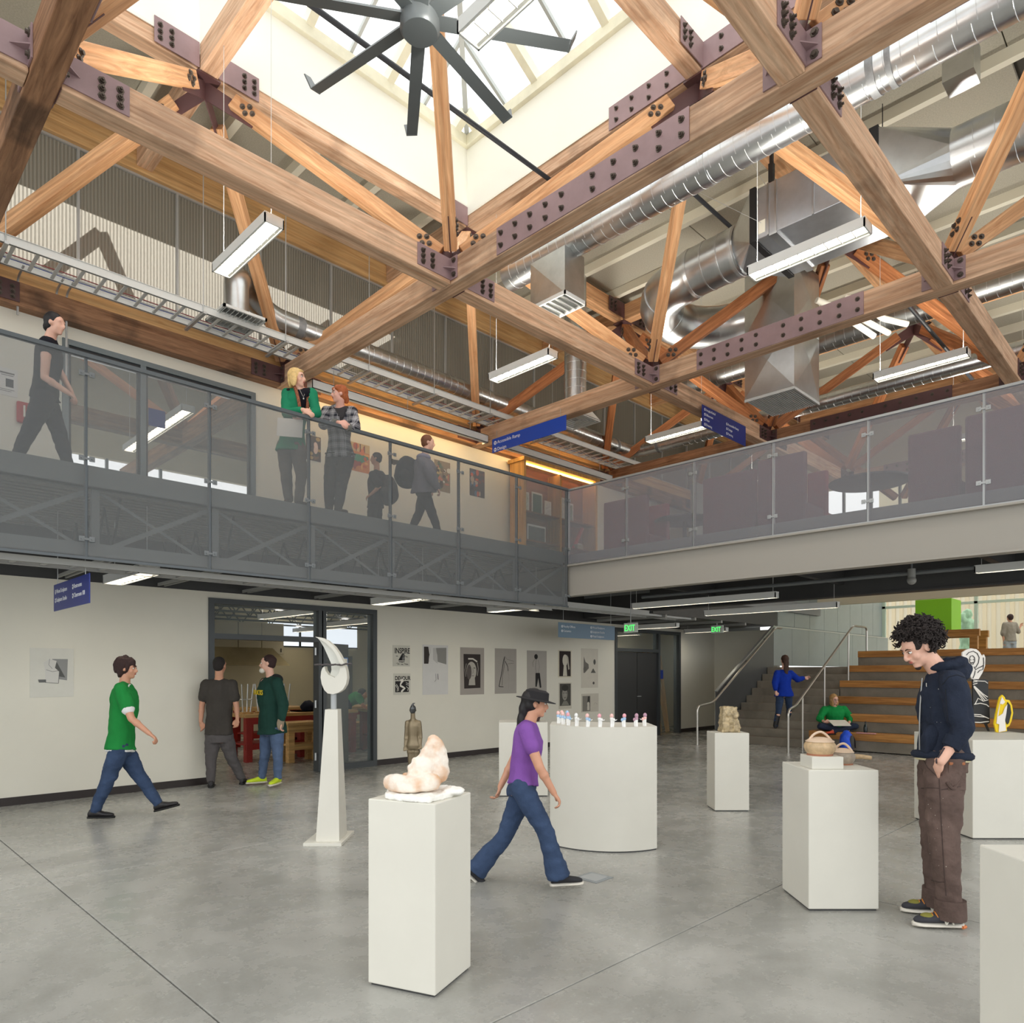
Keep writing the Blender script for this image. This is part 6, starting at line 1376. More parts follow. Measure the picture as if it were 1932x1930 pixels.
# carved stone
sm = M('veined_stone', (176, 158, 124), .45, 0, .5, 20, .5, 40); cst = MB()
Ts = Matrix((RT, FW, UP)).transposed().to_4x4(); Ts.translation = at(1375.5, 1374, D=8.42); Ts.translation.z = .907
def tblock(w0, w1, d, z0, z1, x0=0): cst.raw([(x0-w0, -d, z0), (x0+w0, -d, z0), (x0+w0, d, z0), (x0-w0, d, z0), (x0-w1, -d*.9, z1), (x0+w1, -d*.9, z1), (x0+w1, d*.9, z1), (x0-w1, d*.9, z1)], [(3,2,1,0),(4,5,6,7),(0,1,5,4),(1,2,6,5),(2,3,7,6),(3,0,4,7)], Ts)
tblock(.112, .098, .085, 0, .145); tblock(.090, .080, .078, .12, .298, -.008)
for x, y, z, r in ((.06, -.08, .05, .05), (-.06, -.08, .06, .045), (.05, -.075, .20, .035), (-.03, -.075, .22, .03), (.0, -.08, .13, .035), (.085, 0, .20, .03)): cst.ell((x, y, z), (r, r*.6, r*1.3), Ts)
o = remesh(cst, 'carved_stone', sm, .006, 3, .012, (22, 22, 22), 7); tag(o, 'small carved abstract block of veined stone on the slim plinth', 'sculpture')
# pots
m_pot = M('speckled_stoneware', (196, 168, 130), .4, 0, .22, 26, .1); m_lid = M('cream_glaze', (214, 188, 162), .35, 0, .08, 14); m_foot = M('bare_terracotta', (168, 112, 84), .8)
def pot(p, r, h, label, loop_dir, long=False):
    o = thing('lidded_pot', p, label, 'pot')
    MB().lathe([(r*.80, 0), (r*.80, h*.10)], p, 36).build('foot', m_foot, o, smooth=40)
    MB().lathe([(r*.80, h*.09), (r*.93, h*.25), (r, h*.42), (r*.97, h*.56), (r*.86, h*.66), (r*.88, h*.70), (r*.80, h*.70)], p, 36).build('bowl', m_pot if not long else M('grey_stoneware', (160, 146, 130), .4, 0, .2, 30), o, smooth=40)
    MB().lathe([(r*.89, h*.70), (r*.88, h*.735), (r*.62, h*.86), (r*.3, h*.925), (.001, h*.94)], p, 36).build('lid', m_lid, o, smooth=40)
    d = Vector(loop_dir).normalized(); q = Vector(p)
    MB().tube(smooth_path([q-d*r*.70+UP*h*.78, q-d*r*.40+UP*h*1.08, q+d*r*.05+UP*h*1.22, q+d*r*.42+UP*h*1.05, q+d*r*.72+UP*h*.77], .05, 6), .0085, 10).build('loop_handle', m_lid, o, smooth=60)
    if long: MB().tube([q+RT*r*.85+UP*h*.45, q+RT*r*1.6+UP*h*.44-FW*.01, q+RT*r*2.35+UP*h*.38-FW*.02], [.020, .016, .014], 12).build('side_handle', m_pot, o, smooth=60)
    return o
pot(Cw(2.137, 4.945, 1.032), .106, .135, 'round speckled stoneware pot with arched handle on the riser block', RT)
pot(Cw(2.37, 5.10, .948), .082, .125, 'grey lidded stoneware pan with long side handle', (RT*.8-FW*.6), True)
# vase
p = Cw(.30, 9.45, .96); MB().lathe([(.055, 0), (.075, .04), (.12, .16), (.135, .24), (.11, .31), (.05, .35), (.055, .38), (.045, .38)], p, 28).build('vase', M('dark_plum_glaze', (72, 44, 48), .2, 0, .6, 60), label='dark glossy speckled vase half hidden behind the striding woman', cat='vase', smooth=50)
# flat cut-outs
def ribbon(pts, w_):
    pts = [Vector(p) for p in pts]; L = []; R = []
    for i, p in enumerate(pts):
        d = (pts[min(i+1, len(pts)-1)]-pts[max(i-1, 0)]).normalized(); n_ = Vector((-d.y, d.x))*w_/2; L.append(p+n_); R.append(p-n_)
    return L, R
def strokes_uv(lines, D, w_, name, mat, parent, f, t=.006):
    mb = MB()
    for ln in lines: mb.tube([at(*f(*q), D=D) for q in ln], w_, 5)
    return mb.build(name, mat, parent)
c7 = lambda x, y: (1780+x/6.895, 1120+y/6.895)
co = thing('cutout_figure', at(*c7(480, 1790), D=7.8), 'flat painted cut-out of a large haloed head above a black armchair', 'sculpture')
plate_uv([c7(*p) for p in ((240, 765), (290, 730), (350, 712), (420, 722), (465, 760), (495, 812), (520, 790), (538, 830), (535, 940), (500, 1030), (450, 1112), (370, 1112), (300, 1000), (240, 900))], 7.8, .02, 'white_board', M('cutout_white', (232, 226, 218), .6), co)
plate_uv([c7(*p) for p in ((375, 1112), (560, 1118), (578, 1130), (575, 1320), (592, 1480), (597, 1680), (562, 1700), (598, 1790), (580, 1790), (535, 1695), (385, 1682))], 7.8, .02, 'black_board', m_black, co)
strokes_uv([[(300, 800), (330, 765), (390, 748), (440, 775), (465, 830), (455, 900), (420, 960)], [(340, 850), (350, 815), (380, 805), (405, 830), (408, 880), (385, 920), (360, 915), (340, 880), (340, 850)], [(350, 860), (360, 862)], [(385, 858), (395, 860)], [(362, 895), (375, 902), (388, 890)], [(400, 950), (420, 990), (450, 970), (500, 945), (525, 930)], [(445, 1030), (470, 1000), (515, 985), (525, 900), (520, 830)], [(385, 1100), (405, 1050), (415, 1000)]], 7.785, .004, 'ink_line', m_black, co, c7)
strokes_uv([[(390, 1125), (450, 1135), (540, 1140), (575, 1165)], [(385, 1150), (440, 1140)], [(385, 1180), (440, 1165)], [(395, 1200), (460, 1290), (540, 1390)], [(395, 1200), (490, 1300), (560, 1370)], [(405, 1205), (520, 1310), (575, 1345)], [(395, 1215), (520, 1400), (580, 1380)], [(410, 1440), (450, 1360), (520, 1400)], [(400, 1440), (480, 1425), (560, 1445), (590, 1470)], [(395, 1570), (480, 1575), (590, 1625)], [(395, 1590), (470, 1600), (540, 1605)], [(390, 1672), (480, 1675), (590, 1662)], [(365, 1700), (400, 1730), (408, 1770), (380, 1790), (360, 1780)]], 7.785, .005, 'white_line', M('cutout_white', (232, 226, 218)), co, c7)
cy = thing('cutout_figure', at(*c7(750, 1805), D=7.7), 'small yellow edged cut-out of a kneeling figure with black hair', 'sculpture')
plate_uv([c7(*p) for p in ((680, 1800), (655, 1690), (670, 1600), (700, 1450), (725, 1350), (760, 1315), (790, 1345), (800, 1375), (850, 1385), (885, 1450), (900, 1550), (880, 1650), (850, 1720), (815, 1740), (820, 1785), (800, 1790), (700, 1805))], 7.7, .02, 'yellow_board', M('cutout_yellow', (238, 204, 20), .6), cy)
plate_uv([c7(*p) for p in ((690, 1690), (705, 1560), (740, 1400), (760, 1345), (800, 1410), (770, 1440), (735, 1430), (710, 1600), (770, 1560), (800, 1480), (830, 1440), (810, 1600), (800, 1640), (812, 1780), (720, 1800), (725, 1700))], 7.68, .008, 'pale_body', M('cutout_white', (232, 226, 218)), cy)
plate_uv([c7(*p) for p in ((835, 1410), (865, 1450), (880, 1550), (850, 1680), (830, 1700), (800, 1640), (815, 1560))], 7.68, .009, 'black_hair', m_black, cy)

# ---------------------------------------------------------------- posters and drawings pinned on the walls
K = (34, 32, 32); G = (120, 118, 116); Wt = (226, 222, 212)
def poster(u0, v0, u1, v1, label, paper, shapes, Y=WY, name='poster', cat='poster', group=None):
    A = at(u0, v0, Y=Y); B = at(u1, v1, Y=Y); x0, x1 = A.x, B.x; zt = A.z; zb = at(u0, v1, Y=Y).z
    # v1 is measured at the left edge
    o = MB().box((x0, Y-.006, zb), (x1, Y-.001, zt)).build(name, M('paper_%d_%d_%d' % paper, paper, .85, 0, .03, 6), label=label, cat=cat, group=group)
    W_, H_ = x1-x0, zt-zb; bycol = {}
    for k_, s in enumerate(shapes):
        kind, col = s[0], s[1]; mb = bycol.setdefault((col, k_//6), MB()); yy = Y-.007-.0006*k_
        f = lambda x, y: Vector((x0+x*W_, yy, zb+y*H_))
        if kind == 'p': mb.raw([f(*q) for q in s[2]], [list(range(len(s[2])))])
        elif kind == 'e': mb.raw([f(s[2]+s[4]*math.cos(t), s[3]+s[5]*math.sin(t)) for t in [-i*math.pi/10 for i in range(20)]], [list(range(20))])
        elif kind == 's':
            L, R = ribbon([(q[0]*W_, q[1]*H_) for q in s[2]], s[3]); n_ = len(L); mb.raw([Vector((x0+q.x, yy, zb+q.y)) for q in L+R], [(i, n_+i, n_+i+1, i+1) for i in range(n_-1)])
        elif kind == 't': text(s[2], s[5]*H_, frame_T((x0+s[3]*W_, yy, zb+s[4]*H_), (1, 0, 0), UP), M('print_%d_%d_%d' % col, col, .8), o, depth=.0005, sx=s[6] if len(s) > 6 else 1, bold=s[7] if len(s) > 7 else 0)
    for (col, _), mb in bycol.items():
        if mb.v: mb.build('print', M('print_%d_%d_%d' % col, col, .85), o, kind='stuff')
    return o
rnd = random.Random(9)
def dashes(x0, x1, y0, y1, n_, w_=.006):
    return [('s', K, [(x := rnd.uniform(x0, x1-.12), y := rnd.uniform(y0, y1)), (x+.06, y+.02), (x+rnd.uniform(.08, .14), y-.01)], w_) for _ in range(n_)]
poster(741, 1217, 773, 1257, 'print reading INSPIRE with a black sailing boat on the lower wall', (206, 203, 190), [('t', K, 'INSPIRE', .09, .62, .36, .74, .003), ('p', K, [(.30, .28), (.55, .62), (.66, .62), (.70, .28)]), ('p', G, [(.52, .30), (.60, .60), (.70, .30)]), ('s', K, [(.33, .22), (.68, .22)], .012)]+dashes(.08, .95, .44, .56, 9)+dashes(.08, .95, .08, .18, 10))
poster(742, 1270.5, 774, 1311, 'print reading DEVOUR with a white winding path on black', (206, 203, 190), [('p', K, [(.10, .12), (.90, .12), (.90, .64), (.10, .64)]), ('t', K, 'DEVOUR', .08, .69, .26, .86, .003), ('e', Wt, .50, .66, .09, .09), ('s', Wt, [(.5, .62), (.42, .52), (.40, .42), (.55, .36), (.66, .30), (.55, .22), (.45, .13)], .035), ('s', Wt, [(.12, .45), (.22, .30), (.2, .16)], .01), ('s', Wt, [(.16, .5), (.28, .34), (.28, .18)], .01), ('s', Wt, [(.72, .56), (.88, .52)], .01), ('s', Wt, [(.72, .48), (.88, .44)], .01), ('s', Wt, [(.74, .38), (.86, .30), (.82, .18)], .012)])
poster(797, 1216, 845, 1311, 'tall white sheet with a charcoal study above and a tiny leg sketch below', (212, 210, 206), [('p', (60, 54, 50), [(.05, .62), (.22, .62), (.26, .80), (.22, .96), (.05, .96)]), ('p', (140, 138, 134), [(.58, .66), (.93, .61), (.93, .95), (.50, .94), (.56, .80)]), ('p', (190, 188, 184), [(.40, .70), (.58, .62), (.52, .94), (.40, .94)]), ('s', G, [(.24, .66), (.22, .74), (.30, .85), (.26, .96)], .004), ('s', K, [(.5, .42), (.52, .30), (.46, .26)], .006), ('s', K, [(.58, .42), (.60, .30)], .012)])
poster(868, 1221, 913, 1311, 'grey paper with a dark portrait of a hooded face', (166, 158, 150), [('p', (54, 46, 44), [(.13, .86), (.84, .86), (.84, .14), (.16, .13)]), ('e', (176, 170, 160), .46, .50, .21, .20), ('p', (176, 170, 160), [(.38, .36), (.60, .36), (.62, .20), (.34, .20)]), ('s', (206, 200, 190), [(.32, .76), (.52, .76), (.70, .70)], .03), ('e', (92, 84, 80), .36, .48, .10, .16), ('s', K, [(.36, .57), (.44, .57)], .008), ('s', K, [(.54, .57), (.62, .56)], .012), ('s', K, [(.46, .40), (.56, .40)], .008), ('s', K, [(.51, .56), (.53, .47), (.49, .45)], .006), ('s', (150, 144, 136), [(.70, .68), (.74, .55), (.70, .40)], .02), ('s', (130, 124, 118), [(.24, .66), (.18, .52), (.22, .38)], .02)])
poster(933.5, 1223, 974, 1309, 'grey paper with a charcoal leg and pointing hand', (168, 162, 154), [('s', K, [(.44, .82), (.38, .70), (.32, .50), (.24, .30), (.18, .16)], .018), ('s', (90, 86, 82), [(.44, .80), (.42, .60), (.34, .40), (.32, .18)], .012), ('s', K, [(.46, .82), (.56, .76), (.88, .72)], .004), ('s', K, [(.56, .66), (.88, .68)], .004), ('s', K, [(.46, .72), (.58, .60), (.60, .50)], .014), ('s', G, [(.60, .50), (.64, .40), (.62, .10)], .003), ('s', K, [(.18, .16), (.38, .15)], .014)])
poster(994, 1227, 1031, 1309, 'grey paper with an ink figure in black trousers, half behind the hat', (172, 166, 158), [('e', K, .45, .86, .09, .06), ('s', K, [(.38, .80), (.28, .72), (.30, .62)], .006), ('s', G, [(.46, .80), (.42, .62), (.46, .48)], .012), ('s', G, [(.56, .78), (.62, .62), (.56, .48)], .008), ('p', K, [(.42, .48), (.64, .48), (.72, .14), (.64, .13), (.56, .36), (.48, .16), (.42, .16)])])
poster(1053, 1226, 1078, 1278, 'black framed white line portrait of a veiled head, abstracted', (214, 206, 184), [('p', (48, 38, 36), [(.07, .04), (.93, .04), (.93, .96), (.07, .96)]), ('e', (206, 200, 184), .50, .62, .19, .22), ('p', (206, 200, 184), [(.40, .42), (.60, .42), (.66, .05), (.34, .05)]), ('p', (180, 174, 160), [(.60, .84), (.74, .74), (.84, .30), (.74, .28)])])
poster(1054, 1288, 1078, 1338, 'grey chalk portrait of a young face', (204, 198, 182), [('p', (78, 76, 70), [(.07, .12), (.93, .12), (.93, .96), (.07, .96)]), ('e', (150, 146, 136), .46, .56, .21, .24), ('e', (58, 56, 52), .48, .80, .26, .12), ('p', (130, 128, 118), [(.2, .14), (.8, .14), (.62, .30), (.36, .30)]), ('s', K, [(.32, .60), (.42, .60)], .01), ('s', K, [(.52, .60), (.62, .60)], .01), ('s', K, [(.40, .43), (.54, .43)], .01), ('s', (196, 190, 178), [(.47, .58), (.47, .50)], .008)])
poster(1096.5, 1223, 1128, 1298, 'white sheet with grey leaf shapes above a small sketch', (210, 204, 190), [('p', (120, 116, 108), [(.12, .38), (.2, .38), (.44, .50), (.42, .60), (.24, .66), (.14, .80)]), ('p', (100, 98, 92), [(.55, .38), (.86, .38), (.70, .50)]), ('e', (92, 90, 86), .78, .66, .07, .07), ('e', (110, 106, 100), .20, .48, .09, .06), ('e', (90, 86, 82), .72, .12, .06, .035)])
poster(1097, 1309, 1129, 1344, 'white sheet with a small chalk bottle still life', (202, 196, 182), [('p', (130, 126, 118), [(.05, .05), (.50, .05), (.50, .88), (.05, .88)]), ('p', (66, 64, 60), [(.3, .3), (.47, .3), (.47, .85), (.36, .85)]), ('p', (206, 200, 188), [(.32, .1), (.45, .1), (.45, .5), (.38, .56), (.32, .5)]), ('s', G, [(.7, .4), (.8, .5), (.92, .4)], .004)])
poster(56, 1222, 139, 1316, 'large white sheet with a pencil drawing of a cloth sack, pinned on the left wall', (220, 218, 208), [('p', (150, 150, 148), [(.55, .38), (.84, .34), (.86, .78), (.50, .78)]), ('p', (96, 96, 94), [(.52, .44), (.80, .40), (.60, .72)]), ('p', (214, 212, 206), [(.34, .30), (.64, .28), (.66, .52), (.56, .60), (.60, .74), (.44, .78), (.30, .70), (.34, .52)]), ('p', (110, 110, 108), [(.18, .36), (.36, .36), (.36, .30), (.20, .30)]), ('s', G, [(.36, .56), (.5, .52), (.64, .54)], .005), ('s', G, [(.44, .78), (.42, .66), (.5, .58)], .004), ('s', G, [(.34, .3), (.64, .28)], .006), ('s', G, [(.66, .52), (.64, .28)], .006)])
# upper wall posters
def splat(cols, n_, seed):
    r_ = random.Random(seed); out = []
    for i in range(n_):
        cx, cy, a, b_ = r_.uniform(.1, .9), r_.uniform(.08, .92), r_.uniform(.04, .16), r_.uniform(.03, .12); out.append(('e', cols[i % len(cols)], cx, cy, min(a, cx, 1-cx), min(b_, cy, 1-cy)))
    return out
poster(577, 819, 605, 866, 'dark floral poster with a pale face between the two women', (70, 50, 44), splat([(52, 36, 32), (120, 80, 50), (180, 150, 90), (60, 70, 50)], 16, 3)+[('e', (226, 196, 184), .62, .52, .17, .24), ('p', (40, 24, 28), [(.45, .80), (.52, .55), (.45, .3), (.30, .4)])])
poster(660, 832, 697, 886, 'colourful poster of orange trees by green water', (206, 130, 74), [('p', (206, 176, 120), [(0, .7), (1, .7), (1, 1), (0, 1)]), ('p', (60, 134, 106), [(0, .25), (.55, .3), (.95, .5), (.9, .62), (0, .6)])]+splat([(222, 120, 50), (190, 90, 50), (230, 170, 80), (150, 70, 60)], 14, 5)+[('s', (90, 56, 40), [(.5, .7), (.5, .98)], .02), ('s', (90, 56, 40), [(.3, .7), (.3, .95)], .015), ('s', (90, 56, 40), [(.72, .7), (.72, .95)], .015)])
poster(733, 860, 757, 905, 'white sheet with a black treetop drawing beside the small rucksack bearer', (216, 212, 202), [('p', K, [(0, .62), (.2, .7), (.4, .66), (.6, .72), (1, .62), (1, .88), (.7, .92), (.4, .9), (0, .94)])])
poster(819, 866, 849, 924, 'busy poster of autumn leaves and birds behind the walker', (150, 132, 104), splat([(70, 60, 52), (196, 170, 110), (120, 100, 70), (206, 120, 90), (226, 220, 204), (90, 110, 80)], 34, 8))
poster(886, 883, 914, 934, 'dark poster with orange and blue blots beside the grey post', (64, 58, 60), splat([(196, 84, 50), (70, 100, 130), (120, 60, 50), (40, 44, 54), (170, 150, 130)], 26, 12))
poster(-6, 690, 33, 742, 'white event notice with a small dark photo at the left edge', (226, 224, 220), [('p', (70, 68, 70), [(.42, .32), (.80, .32), (.80, .62), (.42, .62)]), ('s', G, [(.15, .82), (.85, .82)], .02), ('s', G, [(.2, .74), (.8, .74)], .008), ('s', G, [(.15, .22), (.85, .22)], .006), ('s', G, [(.15, .16), (.7, .16)], .006)], name='notice', cat='notice')
fp = MB().cbox((at(44, 780, Y=WY).x, WY-.03, at(44, 780, Y=WY).z), (.15, .05, .26), None, .02).build('fire_alarm', M('fire_red', (172, 30, 34), .4), label='red fire alarm strobe on the upper wall behind the striding man', cat='alarm')
MB().cbox((at(44, 776, Y=WY).x, WY-.06, at(44, 778, Y=WY).z), (.02, .02, .14), None, .005).build('strobe', m_white, fp)

# ---------------------------------------------------------------- hanging signs
m_blue = M('sign_blue', (26, 74, 186), .4); m_navyS = M('sign_navy', (20, 42, 128), .4); m_slate = M('sign_slate_blue', (112, 138, 162), .4); m_let = M('sign_white_letters', (240, 242, 246), .6)
def sign(o0, xd, W_, H_, mat, label, cols, size, rods, name='hanging_sign', rl=.14, rb=0):
    o0 = Vector(o0); xd = Vector(xd).normalized(); n_ = xd.cross(UP)
    o = thing(name, o0+xd*W_/2, label, 'sign'); T = frame_T(o0, xd, UP)
    MB().box((0, 0, -.012), (W_, H_, 0), T, .004).build('board', mat, o)
    mb = MB(); mc = MB()
    for x, y, lines, ar in cols:
        for i, ln in enumerate(lines):
            yy = y-i*size*1.45
            mc.raw([T @ Vector((x+size*.42+size*.42*math.cos(t), yy+size*.34+size*.42*math.sin(t), .002)) for t in [k*math.pi/8 for k in range(16)]], [list(range(16))])
            cx, cy_ = x+size*.42, yy+size*.34; d = {'u': (0, 1), 'l': (-1, 0), 'r': (1, 0), 'd': (0, -1)}[ar[i]]; e = (-d[1], d[0]); q = size
            P_ = lambda a, b_: T @ Vector((cx+d[0]*a*q+e[0]*b_*q, cy_+d[1]*a*q+e[1]*b_*q, .004))
            mb.raw([P_(.28, 0), P_(.02, .2), P_(.02, .07), P_(-.26, .07), P_(-.26, -.07), P_(.02, -.07), P_(.02, -.2)], [list(range(7))])
            text(ln, size, frame_T(T @ Vector((x+size*1.05, yy+size*.05, .002)), xd, UP), m_let, o, depth=.001, bold=.0, name='lettering')
    mc.build('arrow_disc', m_let, o); mb.build('arrow', mat, o)
    for r_ in rods: MB().tube([T @ Vector((r_, H_, -.006)), T @ Vector((r_, H_+rl, -.006-rb))], .004, 6).build('hanger', m_alu, o)
    return o
sign((9.22, 9.75, 5.74), (0, -1, 0), 1.83, .26, m_blue, 'bright blue hanging sign reading Accessible Ramp and Design', [(.05, .145, ['Accessible Ramp', 'Design'], 'ul')], .088, (.12, 1.7))
sign((10.58, 6.12, 5.70), (1, 0, 0), 1.52, .36, m_navyS, 'dark blue hanging sign listing Intaglio, Silkscreen, Fiber and Drawing', [(.06, .275, ['Intaglio/Relief', 'Silkscreen', 'Fiber', 'Drawing'], 'llll'), (.80, .215, ['Accessible Ramp', 'Design', 'Painting'], 'urr')], .057, (.12, 1.4), rl=.03, rb=.08)
sign((2.04, 9.40, 2.30), (0, -1, 0), 1.40, .30, m_navyS, 'dark blue hanging sign for Wood Sculpture, Restrooms and Classroom 108 at left', [(.06, .19, ['Wood Sculpture', 'Sculpture Studio'], 'ur'), (.78, .19, ['Restrooms', 'Classroom 108'], 'll')], .066, (.15, 1.25), rl=.82)
sign((10.6, 9.30, 2.31), (1, 0, 0), 1.84, .30, m_slate, 'grey blue hanging sign for Faculty Offices, Ceramics and the sculpture studios', [(.08, .20, ['Faculty Offices', 'Ceramics'], 'll'), (1.0, .215, ['Wood Sculpture', 'Sculpture Studio', 'Metal Sculpture'], 'uuu')], .062, (.15, 1.7), rl=.82)
m_exit = M('exit_green_glow', (60, 220, 90), .5, emit=1.6)
for (x, y, z, lb) in ((11.6, 8.44, 2.40, 'illuminated green EXIT sign beside the grey blue sign'), (15.9, 8.95, 2.58, 'smaller green EXIT sign near the stair guard')):
    o = thing('exit_sign', (x, y-.16, z), lb, 'sign'); MB().box((x-.02, y-.33, z), (x+.0, y, z+.19), None, .004).build('board', M('exit_board_white', (222, 230, 222), .4), o)
    text('EXIT', .17, frame_T((x-.022, y-.015, z+.035), (0, -1, 0), UP), m_exit, o, depth=.001, bold=.0, sx=.72); MB().tube([(x-.01, y-.16, z+.19), (x-.01, y-.16, 2.86 if x > 13 else 3.38)], .008, 6).build('stem', m_alu, o)

# ---------------------------------------------------------------- bookcase on the upper floor
m_bc = wood('birch_veneer', (216, 170, 106), (186, 136, 76), 2, .5, .8); m_bci = wood('bookcase_inner', (150, 92, 58), (112, 66, 42), 0, .6, .8)
bc = thing('display_case', (11.4, 10.1, 3.6), 'tall honey coloured glazed display case on the bridge landing, lit from above', 'display case')
MB().box((10.24, 9.90, 3.6), (10.30, 10.30, 5.88)).build('side_panel', m_bc, bc); MB().box((12.54, 9.90, 3.6), (12.60, 10.30, 5.88)).build('side_panel', m_bc, bc)
MB().box((11.36, 9.93, 3.6), (11.42, 10.30, 5.8)).build('divider', m_bc, bc); MB().box((10.20, 9.86, 5.86), (12.64, 10.32, 5.93)).build('cornice', m_bc, bc)
MB().box((10.28, 10.28, 3.6), (12.56, 10.31, 5.86)).build('back_panel', m_bci, bc)
MB().box((10.32, 9.95, 5.815), (12.52, 9.99, 5.845)).build('light_strip', M('warm_strip_light', (255, 206, 110), .5, emit=7), bc)
for z in (3.66, 4.28, 4.86): MB().box((10.3, 9.95, z), (12.54, 10.28, z+.03)).build('shelf', m_bci, bc)
MB().box((10.32, 9.915, 3.65), (11.36, 9.92, 5.8)).build('glass_door', m_glass, bc); MB().box((11.42, 9.915, 3.65), (12.52, 9.92, 5.8)).build('glass_door', m_glass, bc)
for i, (x, z, w_, h_, c1, lb) in enumerate(((10.42, 4.89, .18, .42, (196, 206, 186), 'tall pale green print'), (10.68, 4.89, .32, .46, (40, 84, 60), 'dark green leafy print in white mount'), (11.08, 4.89, .20, .34, (226, 224, 216), 'small white text card'), (11.55, 4.89, .16, .5, (232, 226, 210), 'narrow cream card'), (11.78, 4.89, .22, .42, (120, 134, 118), 'grey green print'),
                                           (10.55, 4.31, .55, .36, (96, 100, 96), 'wide grey print in white mount'), (12.1, 4.31, .20, .16, (200, 190, 180), 'small tag card'), (10.45, 3.69, .34, .5, (60, 52, 48), 'dark framed picture on the bottom shelf'), (10.95, 3.69, .30, .46, (150, 128, 96), 'tan framed picture on the bottom shelf'), (11.6, 3.69, .42, .40, (214, 222, 230), 'pale blue white print on the bottom shelf'))):
    o = MB().box((x, 10.10, z+.001), (x+w_, 10.115, z+h_)).build('framed_print', M('mount_white', (230, 228, 218), .8), label='%s in the display case' % lb, cat='picture', group='pictures in the display case')
    MB().box((x+.03, 10.095, z+.04), (x+w_-.03, 10.10, z+h_-.04)).build('print', M('case_print_%d' % i, c1, .7, 0, .5, 18), o)
MB().tube([(12.0, 10.1, 4.32), (12.30, 10.1, 4.82)], .045, 12).build('tube', M('red_gloss', (204, 44, 36), .3), label='slanted red glossy tube on the middle shelf of the display case', cat='tube')
MB().box((12.0, 9.98, 4.31), (12.2, 10.2, 4.42)).build('box', M('kraft', (170, 160, 140), .8), label='small pale box on the middle shelf of the display case', cat='box')

# ---------------------------------------------------------------- lounge furniture on the right balcony
m_mar = M('maroon_upholstery', (104, 56, 66), .95, 0, .15, 8, .5, 120); m_red = M('red_upholstery', (140, 44, 58), .95, 0, .12, 8, .4, 120)
def lounge(u0, u1, X, top, label, mat):
    a = at(u0, 900, X=X); b_ = at(u1, 900, X=X); y1, y0 = a.y, b_.y
    o = thing('lounge_seat', (X+.3, (y0+y1)/2, 3.6), label, 'seat', 'high backed lounge seats on the balcony')
    MB().box((X, y0, 3.72), (X+.10, y1, top), None, .03).build('backrest', mat, o); MB().box((X+.08, y0, 3.72), (X+.70, y1, 4.03), None, .03).build('seat', mat, o)
    for y in (y0+.06, y1-.06):
        for x in (X+.08, X+.62): MB().box((x-.02, y-.02, 3.6), (x+.02, y+.02, 3.73)).build('leg', m_darkmetal, o)
lounge(1138, 1220, 10.35, 4.70, 'maroon high backed seat nearest the display case', m_mar); lounge(1223, 1259, 11.0, 4.66, 'small red seat end beyond the nearest maroon seat', m_red)
lounge(1325, 1425, 10.2, 4.70, 'long maroon seat back left of centre on the balcony', m_mar); lounge(1428, 1519, 10.0, 4.74, 'maroon seat back right of the long one, slightly taller', m_mar); lounge(1522, 1560, 10.9, 4.66, 'small red seat end in the middle of the balcony', m_red)
lounge(1712, 1812, 10.2, 4.70, 'maroon seat back before the right end of the balcony', m_mar); lounge(1820, 2000, 10.0, 4.72, 'wide maroon seat back at the right photo edge', m_mar)
for u, X, lb in ((1292, 11.3, 'round dark pedestal table between the red end and the long seat'), (1640, 10.9, 'round dark pedestal table in the gap right of the small red seat')):
    c = at(u, 960, X=X); o = thing('cafe_table', (X, c.y, 3.6), lb, 'table')
    MB().lathe([(.52, 0), (.54, .012), (.54, .035), (.001, .035)], (X, c.y, 4.33), 36).build('table_top', m_black, o, smooth=40); MB().lathe([(.28, 0), (.26, .02), (.04, .04), (.035, .74)], (X, c.y, 3.6), 24).build('pedestal', m_darkmetal, o, smooth=40)

# ---------------------------------------------------------------- stair hall objects
gc = thing('cube_sculpture', (22.8, 5.73, 2.79), 'large lime green cube raised on a timber stand on the landing', 'sculpture')
MB().box((22.3, 5.28, 2.79), (23.3, 6.18, 3.66), None, .01).build('cube', M('lime_green', (130, 196, 30), .45), gc)
tf = thing('timber_stand', (22.8, 5.5, 1.76), 'rough timber stand under the lime green cube', 'stand')
for x in (22.3, 23.3):
    for y in (4.75, 6.4): MB().box((x-.09, y-.09, 1.755), (x+.09, y+.09, 2.6)).build('leg', m_bench, tf)
for x in (22.3, 23.3): MB().box((x-.08, 4.62, 2.6), (x+.08, 6.52, 2.785)).build('beam', m_bench, tf)
c = at(1826, 1200, D=24.0); st_ = MB(); st_.box((c.x-.35, c.y-.35, 1.755), (c.x+.35, c.y+.35, 2.1)); limb(st_, [Vector((c.x, c.y, 2.1)), Vector((c.x, c.y, 2.7)), Vector((c.x, c.y, 3.2))], [.30, .24, .26]); st_.ell((c.x, c.y, 3.58), (.14, .15, .17)); limb(st_, [Vector((c.x, c.y, 3.3))+RT*.28, Vector((c.x, c.y, 3.4))-RT*.35-FW*.1, Vector((c.x, c.y, 3.7))-RT*.05], [.08, .08, .07])
o = remesh(st_, 'draped_statue', M('pale_green_patina', (168, 206, 170), .7, 0, .15, 8), .03, 2, .05, (6, 6, 3), 3); tag(o, 'pale green draped statue standing behind the lime green cube', 'sculpture')
dk = at(1846, 1210, D=24.5); MB().tube([dk+FW*.0-UP*.0, dk+FW*.12], .46, 28).build('stone_disc', M('grey_stone_disc', (128, 130, 130), .7, 0, .2, 12), label='upright grey stone disc right of the draped statue', cat='sculpture').location.z = 1.70
